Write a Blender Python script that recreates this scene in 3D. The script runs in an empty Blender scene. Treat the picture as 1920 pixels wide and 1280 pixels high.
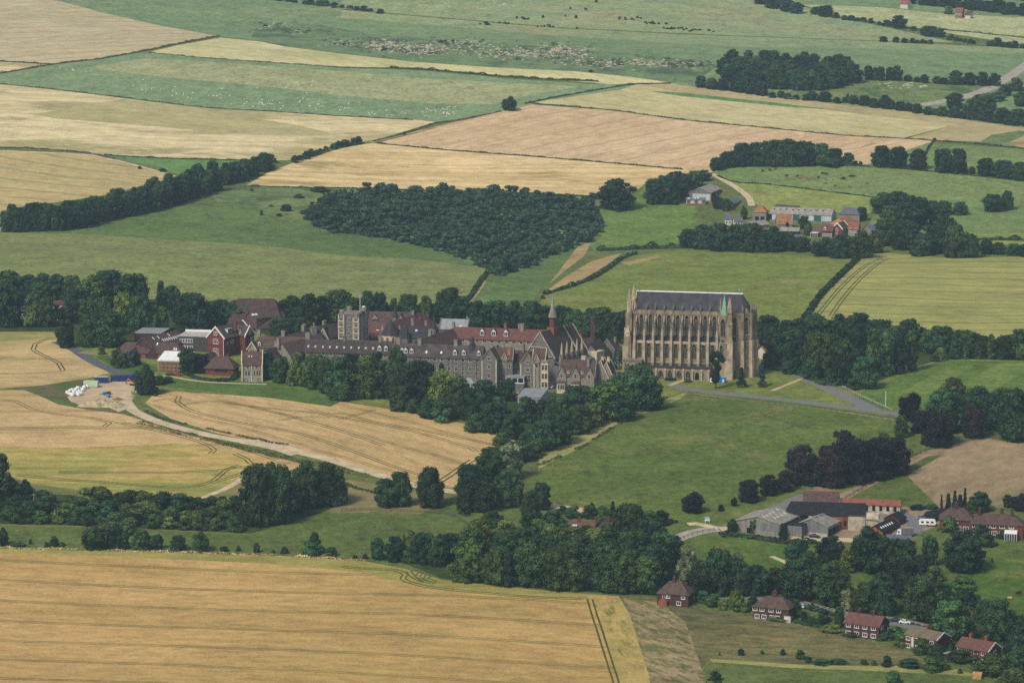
import bpy, math, random
import numpy as np
from mathutils import Vector, Matrix
from mathutils.geometry import delaunay_2d_cdt
random.seed(7)
R = math.radians
scene = bpy.context.scene
COL = scene.collection
# ---------------------------------------------------------------- camera and terrain
CZ, PITCH, FPX = 254.0, R(8.5), 6423.0
CP, SP = math.cos(PITCH), math.sin(PITCH)

_py = np.array([-2000, 0, 800, 1150, 1300, 1400, 1480, 1540, 1580, 1700, 1850, 2000, 2200, 2500, 2900, 3300, 4200, 9000, 14000.])
_pz = np.array([-34, -34, -34, -33, -27, -17, -7, -2, 0, 0, 2, 7, 16, 44, 86, 112, 122, 60, 40.])
_ty = np.arange(-500, 13000, 10.)
_tz = np.interp(_ty, _py, _pz)
_k = np.exp(-0.5 * (np.arange(-15, 16) / 5.) ** 2); _k /= _k.sum()
_tz = np.convolve(np.pad(_tz, 15, mode='edge'), _k, mode='valid')
BUMPS = [(-260, 1880, 220, 120, 11), (40, 2080, 120, 140, -12), (-60, 2150, 120, 60, 6), (330, 2200, 200, 200, -5), (-420, 2500, 260, 200, 10), (150, 1900, 90, 110, 5), (420, 1900, 160, 120, 6), (430, 2350, 180, 90, 7),
         (520, 2900, 320, 260, -22), (120, 2750, 260, 110, 13), (-150, 2950, 160, 120, -8), (-100, 1330, 260, 70, 2.5), (260, 1420, 120, 70, 2.), (-300, 1480, 140, 60, 2.5)]

def zt(x, y):
    z = np.interp(y, _ty, _tz)
    for cx, cy, sx, sy, h in BUMPS:
        z = z + h * np.exp(-0.5 * (((x - cx) / sx) ** 2 + ((y - cy) / sy) ** 2))
    z = z + 1.3 * np.sin(x / 71. + 1.3) * np.sin(y / 93.) + 0.6 * np.sin(x / 37. - y / 53.)
    return z

def ray(px, py):
    a = (np.asarray(px, float) - 960.) / FPX
    b = (640. - np.asarray(py, float)) / FPX
    return a, CP + b * SP, -SP + b * CP

_S = np.concatenate([np.arange(250, 3600, 12.), np.arange(3600, 11000, 60.)])

def hit(px, py, h=0.0):
    """the points of the ground (or h metres over it) that lie along the view through these places of the picture"""
    px = np.atleast_1d(np.asarray(px, float)); py = np.atleast_1d(np.asarray(py, float))
    out = np.zeros((len(px), 3))
    for i0 in range(0, len(px), 2000):
        dx, dy, dz = ray(px[i0:i0 + 2000], py[i0:i0 + 2000])
        dx, dz = dx / dy, dz / dy
        s = _S[None, :]
        g = CZ + s * dz[:, None] - zt(s * dx[:, None], s + 0 * dx[:, None]) - h
        neg = g < 0
        k = np.where(neg.any(1), neg.argmax(1), len(_S) - 1)
        k = np.maximum(k, 1)
        lo, hi = _S[k - 1].copy(), _S[k].copy()
        for _ in range(28):
            m = 0.5 * (lo + hi)
            gm = CZ + m * dz - zt(m * dx, m) - h
            lo = np.where(gm > 0, m, lo); hi = np.where(gm > 0, hi, m)
        y = 0.5 * (lo + hi); x = y * dx
        out[i0:i0 + 2000, 0] = x; out[i0:i0 + 2000, 1] = y; out[i0:i0 + 2000, 2] = zt(x, y)
    return out

def at(px, py, h=0.0):
    p = hit([px], [py], h)[0]
    return Vector(p)

def mpp(y):                      # metres per picture pixel at ground distance y
    return y / CP / FPX * 1.0

def lin(c):
    c = np.asarray(c, float) / 255.
    return np.where(c <= 0.04045, c / 12.92, ((c + 0.055) / 1.055) ** 2.4)

def alb(c, k=1.0):
    v = lin(c) * np.asarray(k)
    return (float(v[0]), float(v[1]), float(v[2]), 1.0)

# ---------------------------------------------------------------- object helpers
def tag(o, label=None, cat=None, group=None, kind=None):
    if label: o['label'] = label
    if cat: o['category'] = cat
    if group: o['group'] = group
    if kind: o['kind'] = kind
    return o

def empty(name, loc, rz=0.0, label=None, cat=None, group=None):
    o = bpy.data.objects.new(name, None)
    o.location = loc; o.rotation_euler = (0, 0, rz); o.empty_display_size = 0.5
    COL.objects.link(o)
    return tag(o, label, cat, group)

def link(name, me, parent=None, loc=(0, 0, 0), rz=0.0):
    o = bpy.data.objects.new(name, me)
    COL.objects.link(o)
    if parent is not None: o.parent = parent
    o.location = loc; o.rotation_euler = (0, 0, rz)
    if name == 'window' and me.name in _PANE: link('pane', _PANE[me.name], o)
    return o

class MB:
    """collects faces of one mesh"""
    def __init__(s):
        s.v = []; s.f = []; s.m = []; s.mats = []
    def mi(s, mat):
        if mat not in s.mats: s.mats.append(mat)
        return s.mats.index(mat)
    def poly(s, pts, mat):
        b = len(s.v); s.v += [tuple(p) for p in pts]
        s.f.append(tuple(range(b, b + len(pts)))); s.m.append(s.mi(mat))
    def solid(s, verts, faces, mat):
        b = len(s.v); s.v += [tuple(p) for p in verts]; k = s.mi(mat)
        for f in faces:
            s.f.append(tuple(b + i for i in f)); s.m.append(k)
    def box(s, x0, x1, y0, y1, z0, z1, mat):
        v = [(x0, y0, z0), (x1, y0, z0), (x1, y1, z0), (x0, y1, z0), (x0, y0, z1), (x1, y0, z1), (x1, y1, z1), (x0, y1, z1)]
        s.solid(v, [(0, 3, 2, 1), (4, 5, 6, 7), (0, 1, 5, 4), (1, 2, 6, 5), (2, 3, 7, 6), (3, 0, 4, 7)], mat)
    def prism(s, prof, axis, a0, a1, mat):
        """prof: list of (u,z); axis 'x': profile in y,z swept along x; axis 'y': profile in x,z swept along y"""
        n = len(prof)
        if axis == 'x':
            v = [(a0, u, z) for u, z in prof] + [(a1, u, z) for u, z in prof]
        else:
            v = [(u, a0, z) for u, z in prof] + [(u, a1, z) for u, z in prof]
        f = [tuple(range(n)), tuple(range(2 * n - 1, n - 1, -1))] + [(i, i + n, (i + 1) % n + n, (i + 1) % n) for i in range(n)]
        s.solid(v, f, mat)
    def lathe(s, prof, n, mat, cx=0, cy=0, rot=0.0, cap=True):
        """prof: (radius, z) from the bottom up"""
        b = []
        for r, z in prof:
            b += [(cx + r * math.cos(rot + 2 * math.pi * i / n), cy + r * math.sin(rot + 2 * math.pi * i / n), z) for i in range(n)]
        f = []
        for k in range(len(prof) - 1):
            f += [(k * n + i, k * n + (i + 1) % n, (k + 1) * n + (i + 1) % n, (k + 1) * n + i) for i in range(n)]
        if cap:
            f.append(tuple(range(n - 1, -1, -1))); k = len(prof) - 1
            f.append(tuple(k * n + i for i in range(n)))
        s.solid(b, f, mat)
    def bar(s, p, q, w, mat, h=None):
        p, q = Vector(p), Vector(q); d = (q - p).normalized()
        up = Vector((0, 0, 1)) if abs(d.z) < 0.95 else Vector((1, 0, 0))
        a = d.cross(up).normalized() * w / 2; c = a.cross(d).normalized() * (h or w) / 2
        v = [p + a + c, p - a + c, p - a - c, p + a - c, q + a + c, q - a + c, q - a - c, q + a - c]
        s.solid(v, [(0, 1, 2, 3), (7, 6, 5, 4), (0, 4, 5, 1), (1, 5, 6, 2), (2, 6, 7, 3), (3, 7, 4, 0)], mat)
    def mesh(s, name, smooth=False):
        me = bpy.data.meshes.new(name)
        me.from_pydata(s.v, [], s.f)
        for m in s.mats: me.materials.append(m)
        me.polygons.foreach_set('material_index', s.m)
        if smooth: me.polygons.foreach_set('use_smooth', [True] * len(s.f))
        me.update()
        return me
    def build(s, name, parent=None, loc=(0, 0, 0), rz=0.0, smooth=False):
        return link(name, s.mesh(name, smooth), parent, loc, rz)

ONES = ['zeroth', 'first', 'second', 'third', 'fourth', 'fifth', 'sixth', 'seventh', 'eighth', 'ninth', 'tenth', 'eleventh', 'twelfth', 'thirteenth',
        'fourteenth', 'fifteenth', 'sixteenth', 'seventeenth', 'eighteenth', 'nineteenth']
TENS = {2: 'twenty', 3: 'thirty', 4: 'forty', 5: 'fifty', 6: 'sixty', 7: 'seventy', 8: 'eighty', 9: 'ninety'}
TENTH = {2: 'twentieth', 3: 'thirtieth', 4: 'fortieth', 5: 'fiftieth', 6: 'sixtieth', 7: 'seventieth', 8: 'eightieth', 9: 'ninetieth'}
def nth(n):
    if n < 20: return ONES[n]
    t, u = divmod(n, 10)
    return TENTH[t] if u == 0 else TENS[t] + '-' + ONES[u]

# ---------------------------------------------------------------- materials
def newmat(name, rough=0.9, spec=0.2):
    m = bpy.data.materials.new(name); m.use_nodes = True
    nt = m.node_tree; b = nt.nodes['Principled BSDF']
    b.inputs['Roughness'].default_value = rough
    b.inputs['Specular IOR Level'].default_value = spec
    return m, nt, b
def N(nt, t, **kw):
    n = nt.nodes.new(t)
    for k, v in kw.items(): setattr(n, k, v)
    return n
def setin(n, **kw):
    for k, v in kw.items(): n.inputs[k].default_value = v
def math_(nt, op, a, b=None, c=None, clamp=False):
    n = N(nt, 'ShaderNodeMath', operation=op, use_clamp=clamp)
    for i, v in enumerate((a, b, c)):
        if v is None: continue
        if isinstance(v, (int, float)): n.inputs[i].default_value = v
        else: nt.links.new(v, n.inputs[i])
    return n.outputs[0]
def mix(nt, fac, a, b):
    n = N(nt, 'ShaderNodeMix', data_type='RGBA')
    for i, v in ((0, fac), (6, a), (7, b)):
        if isinstance(v, (int, float)): n.inputs[i].default_value = v
        elif isinstance(v, tuple): n.inputs[i].default_value = v
        else: nt.links.new(v, n.inputs[i])
    return n.outputs[2]
def noise(nt, vec, scale, detail=3.0, rough=0.55):
    n = N(nt, 'ShaderNodeTexNoise'); setin(n, Scale=scale, Detail=detail, Roughness=rough)
    if vec is not None: nt.links.new(vec, n.inputs['Vector'])
    return n.outputs['Fac']
def ramp(nt, v, a, b):
    n = N(nt, 'ShaderNodeMapRange', interpolation_type='SMOOTHSTEP'); setin(n, **{'From Min': a, 'From Max': b})
    nt.links.new(v, n.inputs['Value'])
    return n.outputs[0]
def coords(nt, kind='Object'):
    return N(nt, 'ShaderNodeTexCoord').outputs[kind]
def mapped(nt, vec, scale=(1, 1, 1), rz=0.0, loc=(0, 0, 0)):
    n = N(nt, 'ShaderNodeMapping', vector_type='POINT'); setin(n, Scale=scale, Rotation=(0, 0, rz), Location=loc)
    nt.links.new(vec, n.inputs['Vector'])
    return n.outputs[0]

KF = 1.0     # picture colour -> reflectance of fields
_FM = {}
def field_mat(name, c, c2, ang=0.0, streak=0.5, tram=None, phase=0.0, tcol=None, twid=0.35, patch=None, pscale=0.02, pth=(0.5, 0.62), fine=0.35, big=0.012, c3=None, streakw=0.3, grain=None, kf=None):
    """crop or grass: two colours mixed by broad and streaked noise (streaks along ang), tractor lines every `tram` metres, patches of a further colour"""
    m, nt, b = newmat(name, 0.95, 0.05)
    green = c[1] > c[0] * 0.99
    KF = np.array([0.74, 0.74, 0.6]) * ((kf or 0.72) / 0.72) if green else 1.0
    grain = grain or (1.25 if green else 0.85)
    st = (1.2 if green else 0.5, 1, 1)
    co = coords(nt)
    rot = mapped(nt, co, rz=-R(ang))
    # broad variation, stretched a little along the rows
    v1 = noise(nt, mapped(nt, rot, (0.45, 1, 1)), big, 3)
    v2 = noise(nt, mapped(nt, rot, (0.14 if green else 0.035, 1, 1)), streakw, 3, 0.6)
    v3 = noise(nt, co, 0.55, 2, 0.7)
    f = math_(nt, 'ADD', ramp(nt, v1, 0.3, 0.7), math_(nt, 'MULTIPLY', math_(nt, 'SUBTRACT', v2, 0.5), streak * 4))
    f = math_(nt, 'ADD', f, math_(nt, 'MULTIPLY', math_(nt, 'SUBTRACT', v3, 0.5), fine * 2.5), clamp=True)
    col = mix(nt, f, alb(c, KF), alb(c2, KF))
    if patch is not None:
        pv = noise(nt, mapped(nt, rot, (1.0 if green else 0.4, 1, 1)), pscale, 5, 0.65)
        col = mix(nt, ramp(nt, pv, *pth), col, alb(patch, KF))
    if c3 is not None:                     # weed / lodged specks
        pv = noise(nt, mapped(nt, rot, (1.0 if green else 0.3, 1, 1)), 0.16, 3, 0.7)
        col = mix(nt, math_(nt, 'MULTIPLY', ramp(nt, pv, 0.58, 0.72), 0.7), col, alb(c3, KF))
    if tram:
        sx = N(nt, 'ShaderNodeSeparateXYZ')
        wob = math_(nt, 'MULTIPLY', math_(nt, 'SUBTRACT', noise(nt, mapped(nt, rot, (1, 0.2, 1)), 0.012, 1), 0.5), 5.0)
        nt.links.new(rot, sx.inputs[0])
        v = math_(nt, 'ADD', math_(nt, 'ADD', sx.outputs[1], phase), wob)
        d = math_(nt, 'PINGPONG', v, tram / 2)
        l = math_(nt, 'ABSOLUTE', math_(nt, 'SUBTRACT', d, 0.9))
        l = math_(nt, 'SUBTRACT', 1.0, ramp(nt, l, twid * 0.6, twid * 1.5))
        l = math_(nt, 'MULTIPLY', l, math_(nt, 'ADD', 0.35, math_(nt, 'MULTIPLY', noise(nt, co, 0.05, 2), 0.9)), clamp=True)
        col = mix(nt, l, col, alb(tcol, KF))
    # the grain of stalks and tufts
    n1, n2, n3 = noise(nt, co, 0.9, 2, 0.7), noise(nt, mapped(nt, rot, st), 0.22, 3, 0.65), noise(nt, mapped(nt, rot, st), 0.05, 2)
    val = math_(nt, 'ADD', 1.0, math_(nt, 'MULTIPLY', math_(nt, 'SUBTRACT', n1, 0.5), 1.0 * grain))
    val = math_(nt, 'ADD', val, math_(nt, 'MULTIPLY', math_(nt, 'SUBTRACT', n2, 0.5), 1.15 * grain))
    val = math_(nt, 'ADD', val, math_(nt, 'MULTIPLY', math_(nt, 'SUBTRACT', n3, 0.5), 0.6 * grain))
    hs = N(nt, 'ShaderNodeHueSaturation'); nt.links.new(col, hs.inputs['Color']); nt.links.new(val, hs.inputs['Value']); col = hs.outputs[0]
    nt.links.new(col, b.inputs['Base Color'])
    bp = N(nt, 'ShaderNodeBump'); setin(bp, Strength=0.35, Distance=0.5)
    nt.links.new(v3, bp.inputs['Height']); nt.links.new(bp.outputs[0], b.inputs['Normal'])
    return m

def plain(name, c, var=0.15, scale=0.8, rough=0.85, spec=0.2, c2=None, metal=0.0, k=1.0, stretch=(1, 1, 1), detail=3):
    m, nt, b = newmat(name, rough, spec)
    co = mapped(nt, coords(nt), stretch)
    v = noise(nt, co, scale, detail, 0.65)
    a = np.array(lin(c)) * k
    d = np.array(lin(c2)) * k if c2 is not None else a * (1 - 2.2 * var)
    h = a * (1 + 1.2 * var) if c2 is None else a
    col = mix(nt, ramp(nt, v, 0.3, 0.7), (*map(float, h), 1.0), (*map(float, np.maximum(d, 0.002)), 1.0))
    nt.links.new(col, b.inputs['Base Color'])
    b.inputs['Metallic'].default_value = metal
    return m
# ---------------------------------------------------------------- the ground, cut into fields, roads and pastures
def dirang(p, q):
    a, b = at(*p), at(*q)
    return math.degrees(math.atan2(b.y - a.y, b.x - a.x))
def proj(P):
    P = np.atleast_2d(P)
    x, y, z = P[:, 0], P[:, 1], P[:, 2] - CZ
    f = y * CP - z * SP; u = y * SP + z * CP
    return np.stack([960 + FPX * x / f, 640 - FPX * u / f], 1)
def smooth_line(pts, step=14.0):
    """a Catmull-Rom curve through the points"""
    P = [np.array(p, float) for p in pts]
    P = [2 * P[0] - P[1]] + P + [2 * P[-1] - P[-2]]
    out = []
    for i in range(1, len(P) - 2):
        n = max(1, int(np.linalg.norm(P[i + 1] - P[i]) / step))
        for k in range(n):
            t = k / n
            out.append(0.5 * (2 * P[i] + (P[i + 1] - P[i - 1]) * t + (2 * P[i - 1] - 5 * P[i] + 4 * P[i + 1] - P[i + 2]) * t * t + (3 * P[i] - P[i - 1] - 3 * P[i + 1] + P[i + 2]) * t ** 3))
    out.append(P[-2])
    return np.array(out)

PATCH = []          # painted in order: later ones lie in earlier ones
def field(name, mat, pts, label=None, cat=None, smooth=False):
    P = np.array(pts, float)
    if smooth: P = smooth_line(list(pts) + [pts[0]])[:-1]
    PATCH.append(dict(name=name, mat=mat, poly=P, label=label, cat=cat))
def ribbon(pts, width, mat, name=None, label=None, cat=None, offs=(0.0,), step=14.0):
    """a road or wheel track of the given width in metres along a line of the picture"""
    P = smooth_line(pts, step); W = hit(P[:, 0], P[:, 1])[:, :2]
    T = np.gradient(W, axis=0); T /= np.maximum(np.linalg.norm(T, axis=1, keepdims=True), 1e-6)
    Nn = np.stack([-T[:, 1], T[:, 0]], 1)
    for o in offs:
        for half in (0,):
            L = W + Nn * (o + width / 2); Q = W + Nn * (o - width / 2)
            ring = np.concatenate([L, Q[::-1]])
            px = proj(np.column_stack([ring, zt(ring[:, 0], ring[:, 1])]))
            PATCH.append(dict(name=name, mat=mat, poly=px, label=label, cat=cat))
def tracks(mat, *lines):
    for l in lines: ribbon(l, 0.75, mat, offs=(-0.95, 0.95), step=10.0)

# ---- colours of the fields as they look
GRASS_D = field_mat('grass_dark', (86, 108, 62), (108, 124, 72), 10, 0.25, c3=(122, 128, 80))
BASE = field_mat('downland', (104, 118, 66), (120, 128, 74), 0, 0.2, c3=(105, 120, 85))
WHEAT_FG = field_mat('wheat_front', (186, 152, 96), (170, 142, 84), dirang((0, 1196), (640, 1218)), 0.45, tram=25.0, phase=4.0, tcol=(122, 108, 62), twid=0.5, c3=(158, 142, 82), fine=0.3)
WHEAT_GREENISH = field_mat('wheat_green_edge', (166, 152, 84), (140, 134, 72), 0, 0.5, c3=(108, 112, 60))
WHEAT_L = field_mat('wheat_left', (192, 162, 114), (174, 148, 98), dirang((0, 830), (300, 825)), 0.5, tram=30, phase=9, tcol=(128, 112, 68), twid=0.45, c3=(158, 146, 84))
WHEAT_LG = field_mat('wheat_left_green', (168, 152, 84), (138, 138, 72), dirang((0, 880), (300, 878)), 0.9, c3=(112, 120, 64), patch=(180, 152, 92), pscale=0.03)
WHEAT_M = field_mat('wheat_middle', (196, 166, 118), (178, 150, 100), dirang((420, 770), (820, 880)), 0.45, tram=30, phase=3, tcol=(132, 114, 70), twid=0.4, c3=(160, 142, 84))
WHEAT_S = field_mat('wheat_small', (188, 162, 112), (172, 150, 100), dirang((0, 690), (100, 688)), 0.6, patch=(140, 140, 78), pscale=0.022, pth=(0.52, 0.64))
TRAM = field_mat('wheel_track', (98, 94, 54), (120, 106, 66), 0, 0.2)
TRAM_D = field_mat('wheel_track_green', (84, 92, 50), (100, 102, 58), 0, 0.2)
W_FAR1 = field_mat('wheat_far_pink', (192, 174, 136), (182, 168, 124), dirang((0, 95), (300, 78)), 0.35, tram=30, tcol=(158, 148, 108), twid=0.8)
W_FAR2 = field_mat('wheat_far_pale', (204, 192, 142), (188, 182, 126), dirang((480, 85), (900, 135)), 0.4, patch=(176, 172, 118), pscale=0.012)
W_FAR3 = field_mat('wheat_far_patchy', (214, 196, 150), (196, 178, 128), dirang((0, 250), (400, 268)), 1.2, patch=(168, 156, 108), pscale=0.02, pth=(0.48, 0.6), c3=(226, 210, 168), streakw=0.12)
W_OLIVE = field_mat('wheat_far_olive', (176, 164, 114), (164, 156, 106), dirang((200, 210), (500, 235)), 0.5, patch=(190, 174, 124), pscale=0.01, pth=(0.55, 0.65), c3=(150, 148, 104))
W_LEFT = field_mat('wheat_slope', (190, 168, 116), (176, 158, 106), dirang((20, 345), (190, 362)), 0.45, tram=24, phase=5, tcol=(148, 142, 96), twid=0.9)
W_CEN = field_mat('barley_centre', (216, 190, 138), (196, 168, 114), dirang((600, 330), (900, 338)), 1.3, patch=(160, 144, 96), pscale=0.03, pth=(0.54, 0.68), c3=(226, 204, 156), streakw=0.12)
W_PINK = field_mat('wheat_pink', (204, 176, 136), (196, 166, 124), dirang((900, 262), (1010, 240)), 0.35, tram=24, phase=2, tcol=(182, 158, 120), twid=0.8, patch=(178, 158, 114), pscale=0.012, pth=(0.6, 0.7))
W_PALE = field_mat('wheat_pale_right', (196, 182, 134), (178, 168, 116), dirang((1200, 190), (1600, 240)), 0.6, patch=(160, 160, 104), pscale=0.014, pth=(0.56, 0.66))
W_ROUGH = field_mat('rough_dry_field', (178, 160, 116), (156, 148, 100), 0, 0.4, patch=(140, 142, 96), pscale=0.02)
SHEEP_G = field_mat('sheep_pasture', (120, 142, 110), (128, 147, 113), dirang((100, 155), (700, 205)), 0.25, kf=0.92)
SHEEP_P = field_mat('pale_mown_pasture', (164, 163, 126), (152, 156, 120), dirang((300, 112), (900, 152)), 0.5, kf=0.92)
GREEN_BR = field_mat('bright_green_strip', (92, 128, 80), (102, 134, 82), 0, 0.3, kf=0.92)
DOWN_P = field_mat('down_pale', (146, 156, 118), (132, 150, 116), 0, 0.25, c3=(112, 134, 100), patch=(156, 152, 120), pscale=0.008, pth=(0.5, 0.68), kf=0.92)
DOWN_D = field_mat('down_dark', (114, 136, 102), (124, 142, 104), 0, 0.25, c3=(96, 118, 88), patch=(136, 142, 108), pscale=0.008, pth=(0.52, 0.7), kf=0.92)
CHALK = field_mat('chalk_scarp', (104, 126, 94), (116, 134, 98), 0, 0.2, patch=(84, 102, 80), pscale=0.02, c3=None, kf=0.92)  # dark turf; its darker green also carries the steep slope's shading
F_PALE = field_mat('far_pale_field', (174, 176, 138), (162, 168, 130), 5, 0.4, kf=0.92)
MEADOW = field_mat('cow_meadow', (124, 146, 94), (136, 152, 98), 5, 0.2, c3=(114, 138, 88))
MEADOW_Y = field_mat('farm_meadow', (142, 158, 88), (156, 162, 96), 5, 0.3, c3=(128, 150, 80))
MEADOW_B = field_mat('bright_meadow', (112, 138, 72), (126, 144, 80), 5, 0.25, c3=(104, 134, 62))
DOME = field_mat('hill_pasture', (134, 144, 92), (144, 150, 98), 8, 0.2, c3=(126, 138, 78), patch=(152, 150, 100), pscale=0.01, pth=(0.55, 0.7))
SLOPE_D = field_mat('slope_pasture', (102, 124, 74), (112, 132, 80), 8, 0.2)  # darkened so that the valley's relief shading sits in the grass colour
SCRUBG = field_mat('scrub_grass', (116, 138, 90), (134, 146, 100), 8, 0.3, c3=(100, 122, 80), patch=(92, 116, 74), pscale=0.04)
CHAPG = field_mat('chapel_hill_pasture', (126, 140, 70), (138, 146, 80), 8, 0.2, c3=(116, 132, 64), patch=(146, 146, 92), pscale=0.015, pth=(0.56, 0.7))
OLIVE = field_mat('green_barley', (160, 154, 88), (144, 144, 82), dirang((1600, 540), (1900, 548)), 0.9, tram=24, tcol=(116, 124, 62), twid=0.7, patch=(166, 156, 88), pscale=0.02, pth=(0.55, 0.7))
TAN = field_mat('bare_chalky_bank', (182, 152, 104), (166, 140, 92), 0, 0.3, patch=(140, 132, 84), pscale=0.05)
LAWN = field_mat('lawn', (88, 114, 58), (98, 122, 64), 5, 0.25)
LAWN_Y = field_mat('rough_grass_bank', (120, 134, 68), (136, 142, 78), 5, 0.25, c3=(98, 116, 58))
PASTURE = field_mat('big_pasture', (94, 114, 56), (110, 124, 64), 8, 0.25, c3=(74, 98, 48), patch=(126, 128, 76), pscale=0.035, pth=(0.52, 0.68), big=0.02)
PAST_EDGE = field_mat('dry_grass_edge', (150, 146, 88), (128, 134, 74), 8, 0.3, c3=(164, 148, 96))
PITCH_G = field_mat('playing_field', (106, 130, 66), (100, 124, 62), 0, 0.2)
PITCH_L = field_mat('playing_field_mown', (124, 144, 78), (118, 138, 74), 0, 0.2)
BARE = field_mat('bare_field', (150, 128, 98), (138, 120, 90), dirang((1700, 920), (1850, 850)), 0.4, c3=(128, 118, 84), patch=(104, 116, 68), pscale=0.03, pth=(0.56, 0.7))
BAREG = field_mat('sprouting_field', (88, 110, 56), (106, 116, 64), dirang((1620, 935), (1760, 868)), 1.3, streakw=0.12, c3=(140, 124, 86))
DULLG = field_mat('dull_pasture', (98, 114, 64), (108, 120, 70), 3, 0.25, c3=(84, 100, 56))
BRIGHTG = field_mat('paddock', (86, 112, 50), (100, 120, 58), 5, 0.25, c3=(74, 100, 44), patch=(112, 122, 66), pscale=0.04)
BANK = field_mat('weedy_bank', (112, 98, 70), (94, 92, 58), 0, 0.2, c3=(134, 112, 82), patch=(74, 94, 48), pscale=0.06)
VERGE = field_mat('verge', (128, 118, 76), (104, 108, 60), 0, 0.2, c3=(84, 98, 48))
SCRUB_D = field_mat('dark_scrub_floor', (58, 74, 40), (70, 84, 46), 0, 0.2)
DRYSCRUB = field_mat('dry_scrub', (116, 108, 68), (94, 94, 58), -12, 0.3, c3=(134, 120, 78), grain=1.4, patch=(140, 120, 80), pscale=0.03, pth=(0.56, 0.68))
DRYTAN = field_mat('dry_tan_strip', (146, 128, 92), (128, 114, 80), -60, 0.4, c3=(100, 102, 60), patch=(104, 104, 62), pscale=0.3, pth=(0.48, 0.58), grain=1.4)
HEADLAND = field_mat('wheat_headland', (180, 156, 92), (166, 146, 84), dirang((1140, 1130), (1200, 1270)), 0.6, c3=(112, 112, 60), patch=(124, 120, 64), pscale=0.12, pth=(0.56, 0.64))
HEDGEF = field_mat('hedge_floor', (96, 100, 68), (112, 108, 76), 0, 0.2)
ASPH = plain('asphalt', (118, 116, 114), 0.06, 0.3, 0.9, 0.1)
ASPH_D = plain('asphalt_dark', (92, 96, 100), 0.06, 0.3, 0.9, 0.1)
CONC = plain('concrete_road', (176, 168, 152), 0.08, 0.2, 0.9, 0.1, c2=(150, 142, 128))
GRAVEL = plain('gravel', (196, 176, 142), 0.1, 0.12, 0.95, 0.1, c2=(176, 152, 120))
CHALKT = plain('chalk_track', (204, 186, 154), 0.1, 0.2, 0.95, 0.05, c2=(174, 156, 124))
YARD = plain('farm_yard', (152, 134, 108), 0.1, 0.15, 0.95, 0.05, c2=(124, 108, 86))
CHALK_P = plain('chalk_rubble', (176, 167, 143), 0.1, 0.3, 0.95, 0.05, c2=(160, 150, 126))

# ---- far downs
field('down_grass', DOWN_D, [(-700, -140), (114, -60), (640, -60), (640, 20), (842, 37), (1043, 54), (1280, 66), (1650, 79), (1920, 91), (2620, 120), (2620, 330), (1885, 236), (1280, 160), (1195, 157), (410, 68), (-700, 60)],
      'green chalk hillside below the crest with scattered scree')
field('down_grass', DOWN_P, [(640, -60), (1500, -60), (1500, 10), (1560, 30), (1700, 60), (1790, 80), (1650, 77), (1280, 63), (1043, 51), (842, 34), (640, 17)], 'pale grassy down beyond the crest')
field('far_field', GREEN_BR if 0 else DOWN_D, [(1490, -80), (2620, -120), (2620, 45), (1920, 32), (1760, 24), (1640, 12), (1500, 7)], 'green far field in front of the top wood', 'field')
field('far_field', F_PALE, [(1500, 8), (1640, 13), (1760, 25), (1920, 33), (2620, 60), (2620, 130), (1920, 84), (1800, 66), (1700, 50), (1570, 30)], 'pale ripening field below the far wood', 'field')
field('down_grass', DOWN_P, [(640, 19), (842, 36), (1043, 53), (1280, 65), (1650, 78), (1920, 91), (1920, 100), (1650, 92), (1400, 88), (1280, 82), (1043, 66), (842, 50), (640, 34)], 'paler grassy crest of the scarp')
field('scarp', CHALK, [(490, 45), (600, 47), (700, 66), (900, 78), (1130, 96), (1300, 112), (1345, 125), (1300, 156), (1258, 154), (1177, 143), (1077, 133), (942, 127), (774, 115), (640, 100), (537, 87), (470, 70)], 'dark scarp slope dotted with chalk')
field('wheat_field', W_FAR1, [(-700, -90), (0, -15), (60, -6), (114, 3), (188, 23), (302, 49), (410, 68), (336, 82), (265, 97), (185, 111), (107, 120), (80, 119), (0, 114), (-700, 60)], 'large pinkish wheat field at the top of the hill', 'field', )
field('stubble_field', W_FAR3, [(-700, 62), (0, 116), (80, 120), (100, 122), (0, 137), (-700, 240)], 'small pale stubble corner by the hedge junction', 'field')
field('wheat_field', W_FAR2, [(279, 98), (330, 86), (413, 71), (487, 78), (537, 88), (640, 101), (774, 116), (942, 128), (1077, 134), (1177, 144), (1258, 155), (1195, 156), (1144, 159), (1110, 155), (942, 143), (808, 131), (731, 127), (640, 125), (571, 121), (437, 112), (370, 107)], 'long pale wheat strip under the scarp', 'field')
field('sheep_pasture', SHEEP_G, [(-700, 250), (0, 139), (107, 121), (185, 112), (265, 98), (370, 108), (437, 113), (571, 122), (640, 128), (731, 130), (808, 134), (942, 147), (1110, 158), (1190, 160), (1150, 170), (1030, 188), (950, 206), (880, 220), (815, 229), (774, 224), (640, 217), (504, 208), (386, 201), (242, 184), (101, 167), (0, 158)], 'blue-green pasture full of white sheep', 'field')
field('mown_strip', SHEEP_P, [(158, 128), (275, 109), (400, 117), (640, 134), (808, 148), (1000, 158), (1087, 163), (1000, 178), (919, 196), (808, 194), (640, 179), (480, 160), (319, 146)], 'paler mown block inside the sheep pasture', 'field')
field('wheat_field', W_FAR3, [(-700, 252), (0, 158), (101, 167), (242, 184), (386, 201), (504, 208), (640, 217), (774, 224), (815, 229), (770, 243), (700, 264), (640, 268), (590, 285), (544, 300), (504, 301), (302, 296), (191, 290), (154, 285), (0, 277), (-700, 262)], 'patchy golden wheat field below the sheep', 'field')
field('wheat_field', W_OLIVE, [(67, 214), (232, 185), (386, 202), (504, 209), (560, 215), (480, 222), (560, 235), (640, 255), (500, 254), (420, 250), (269, 235), (101, 222)], 'olive unripe block within the golden wheat', 'field')
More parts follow.
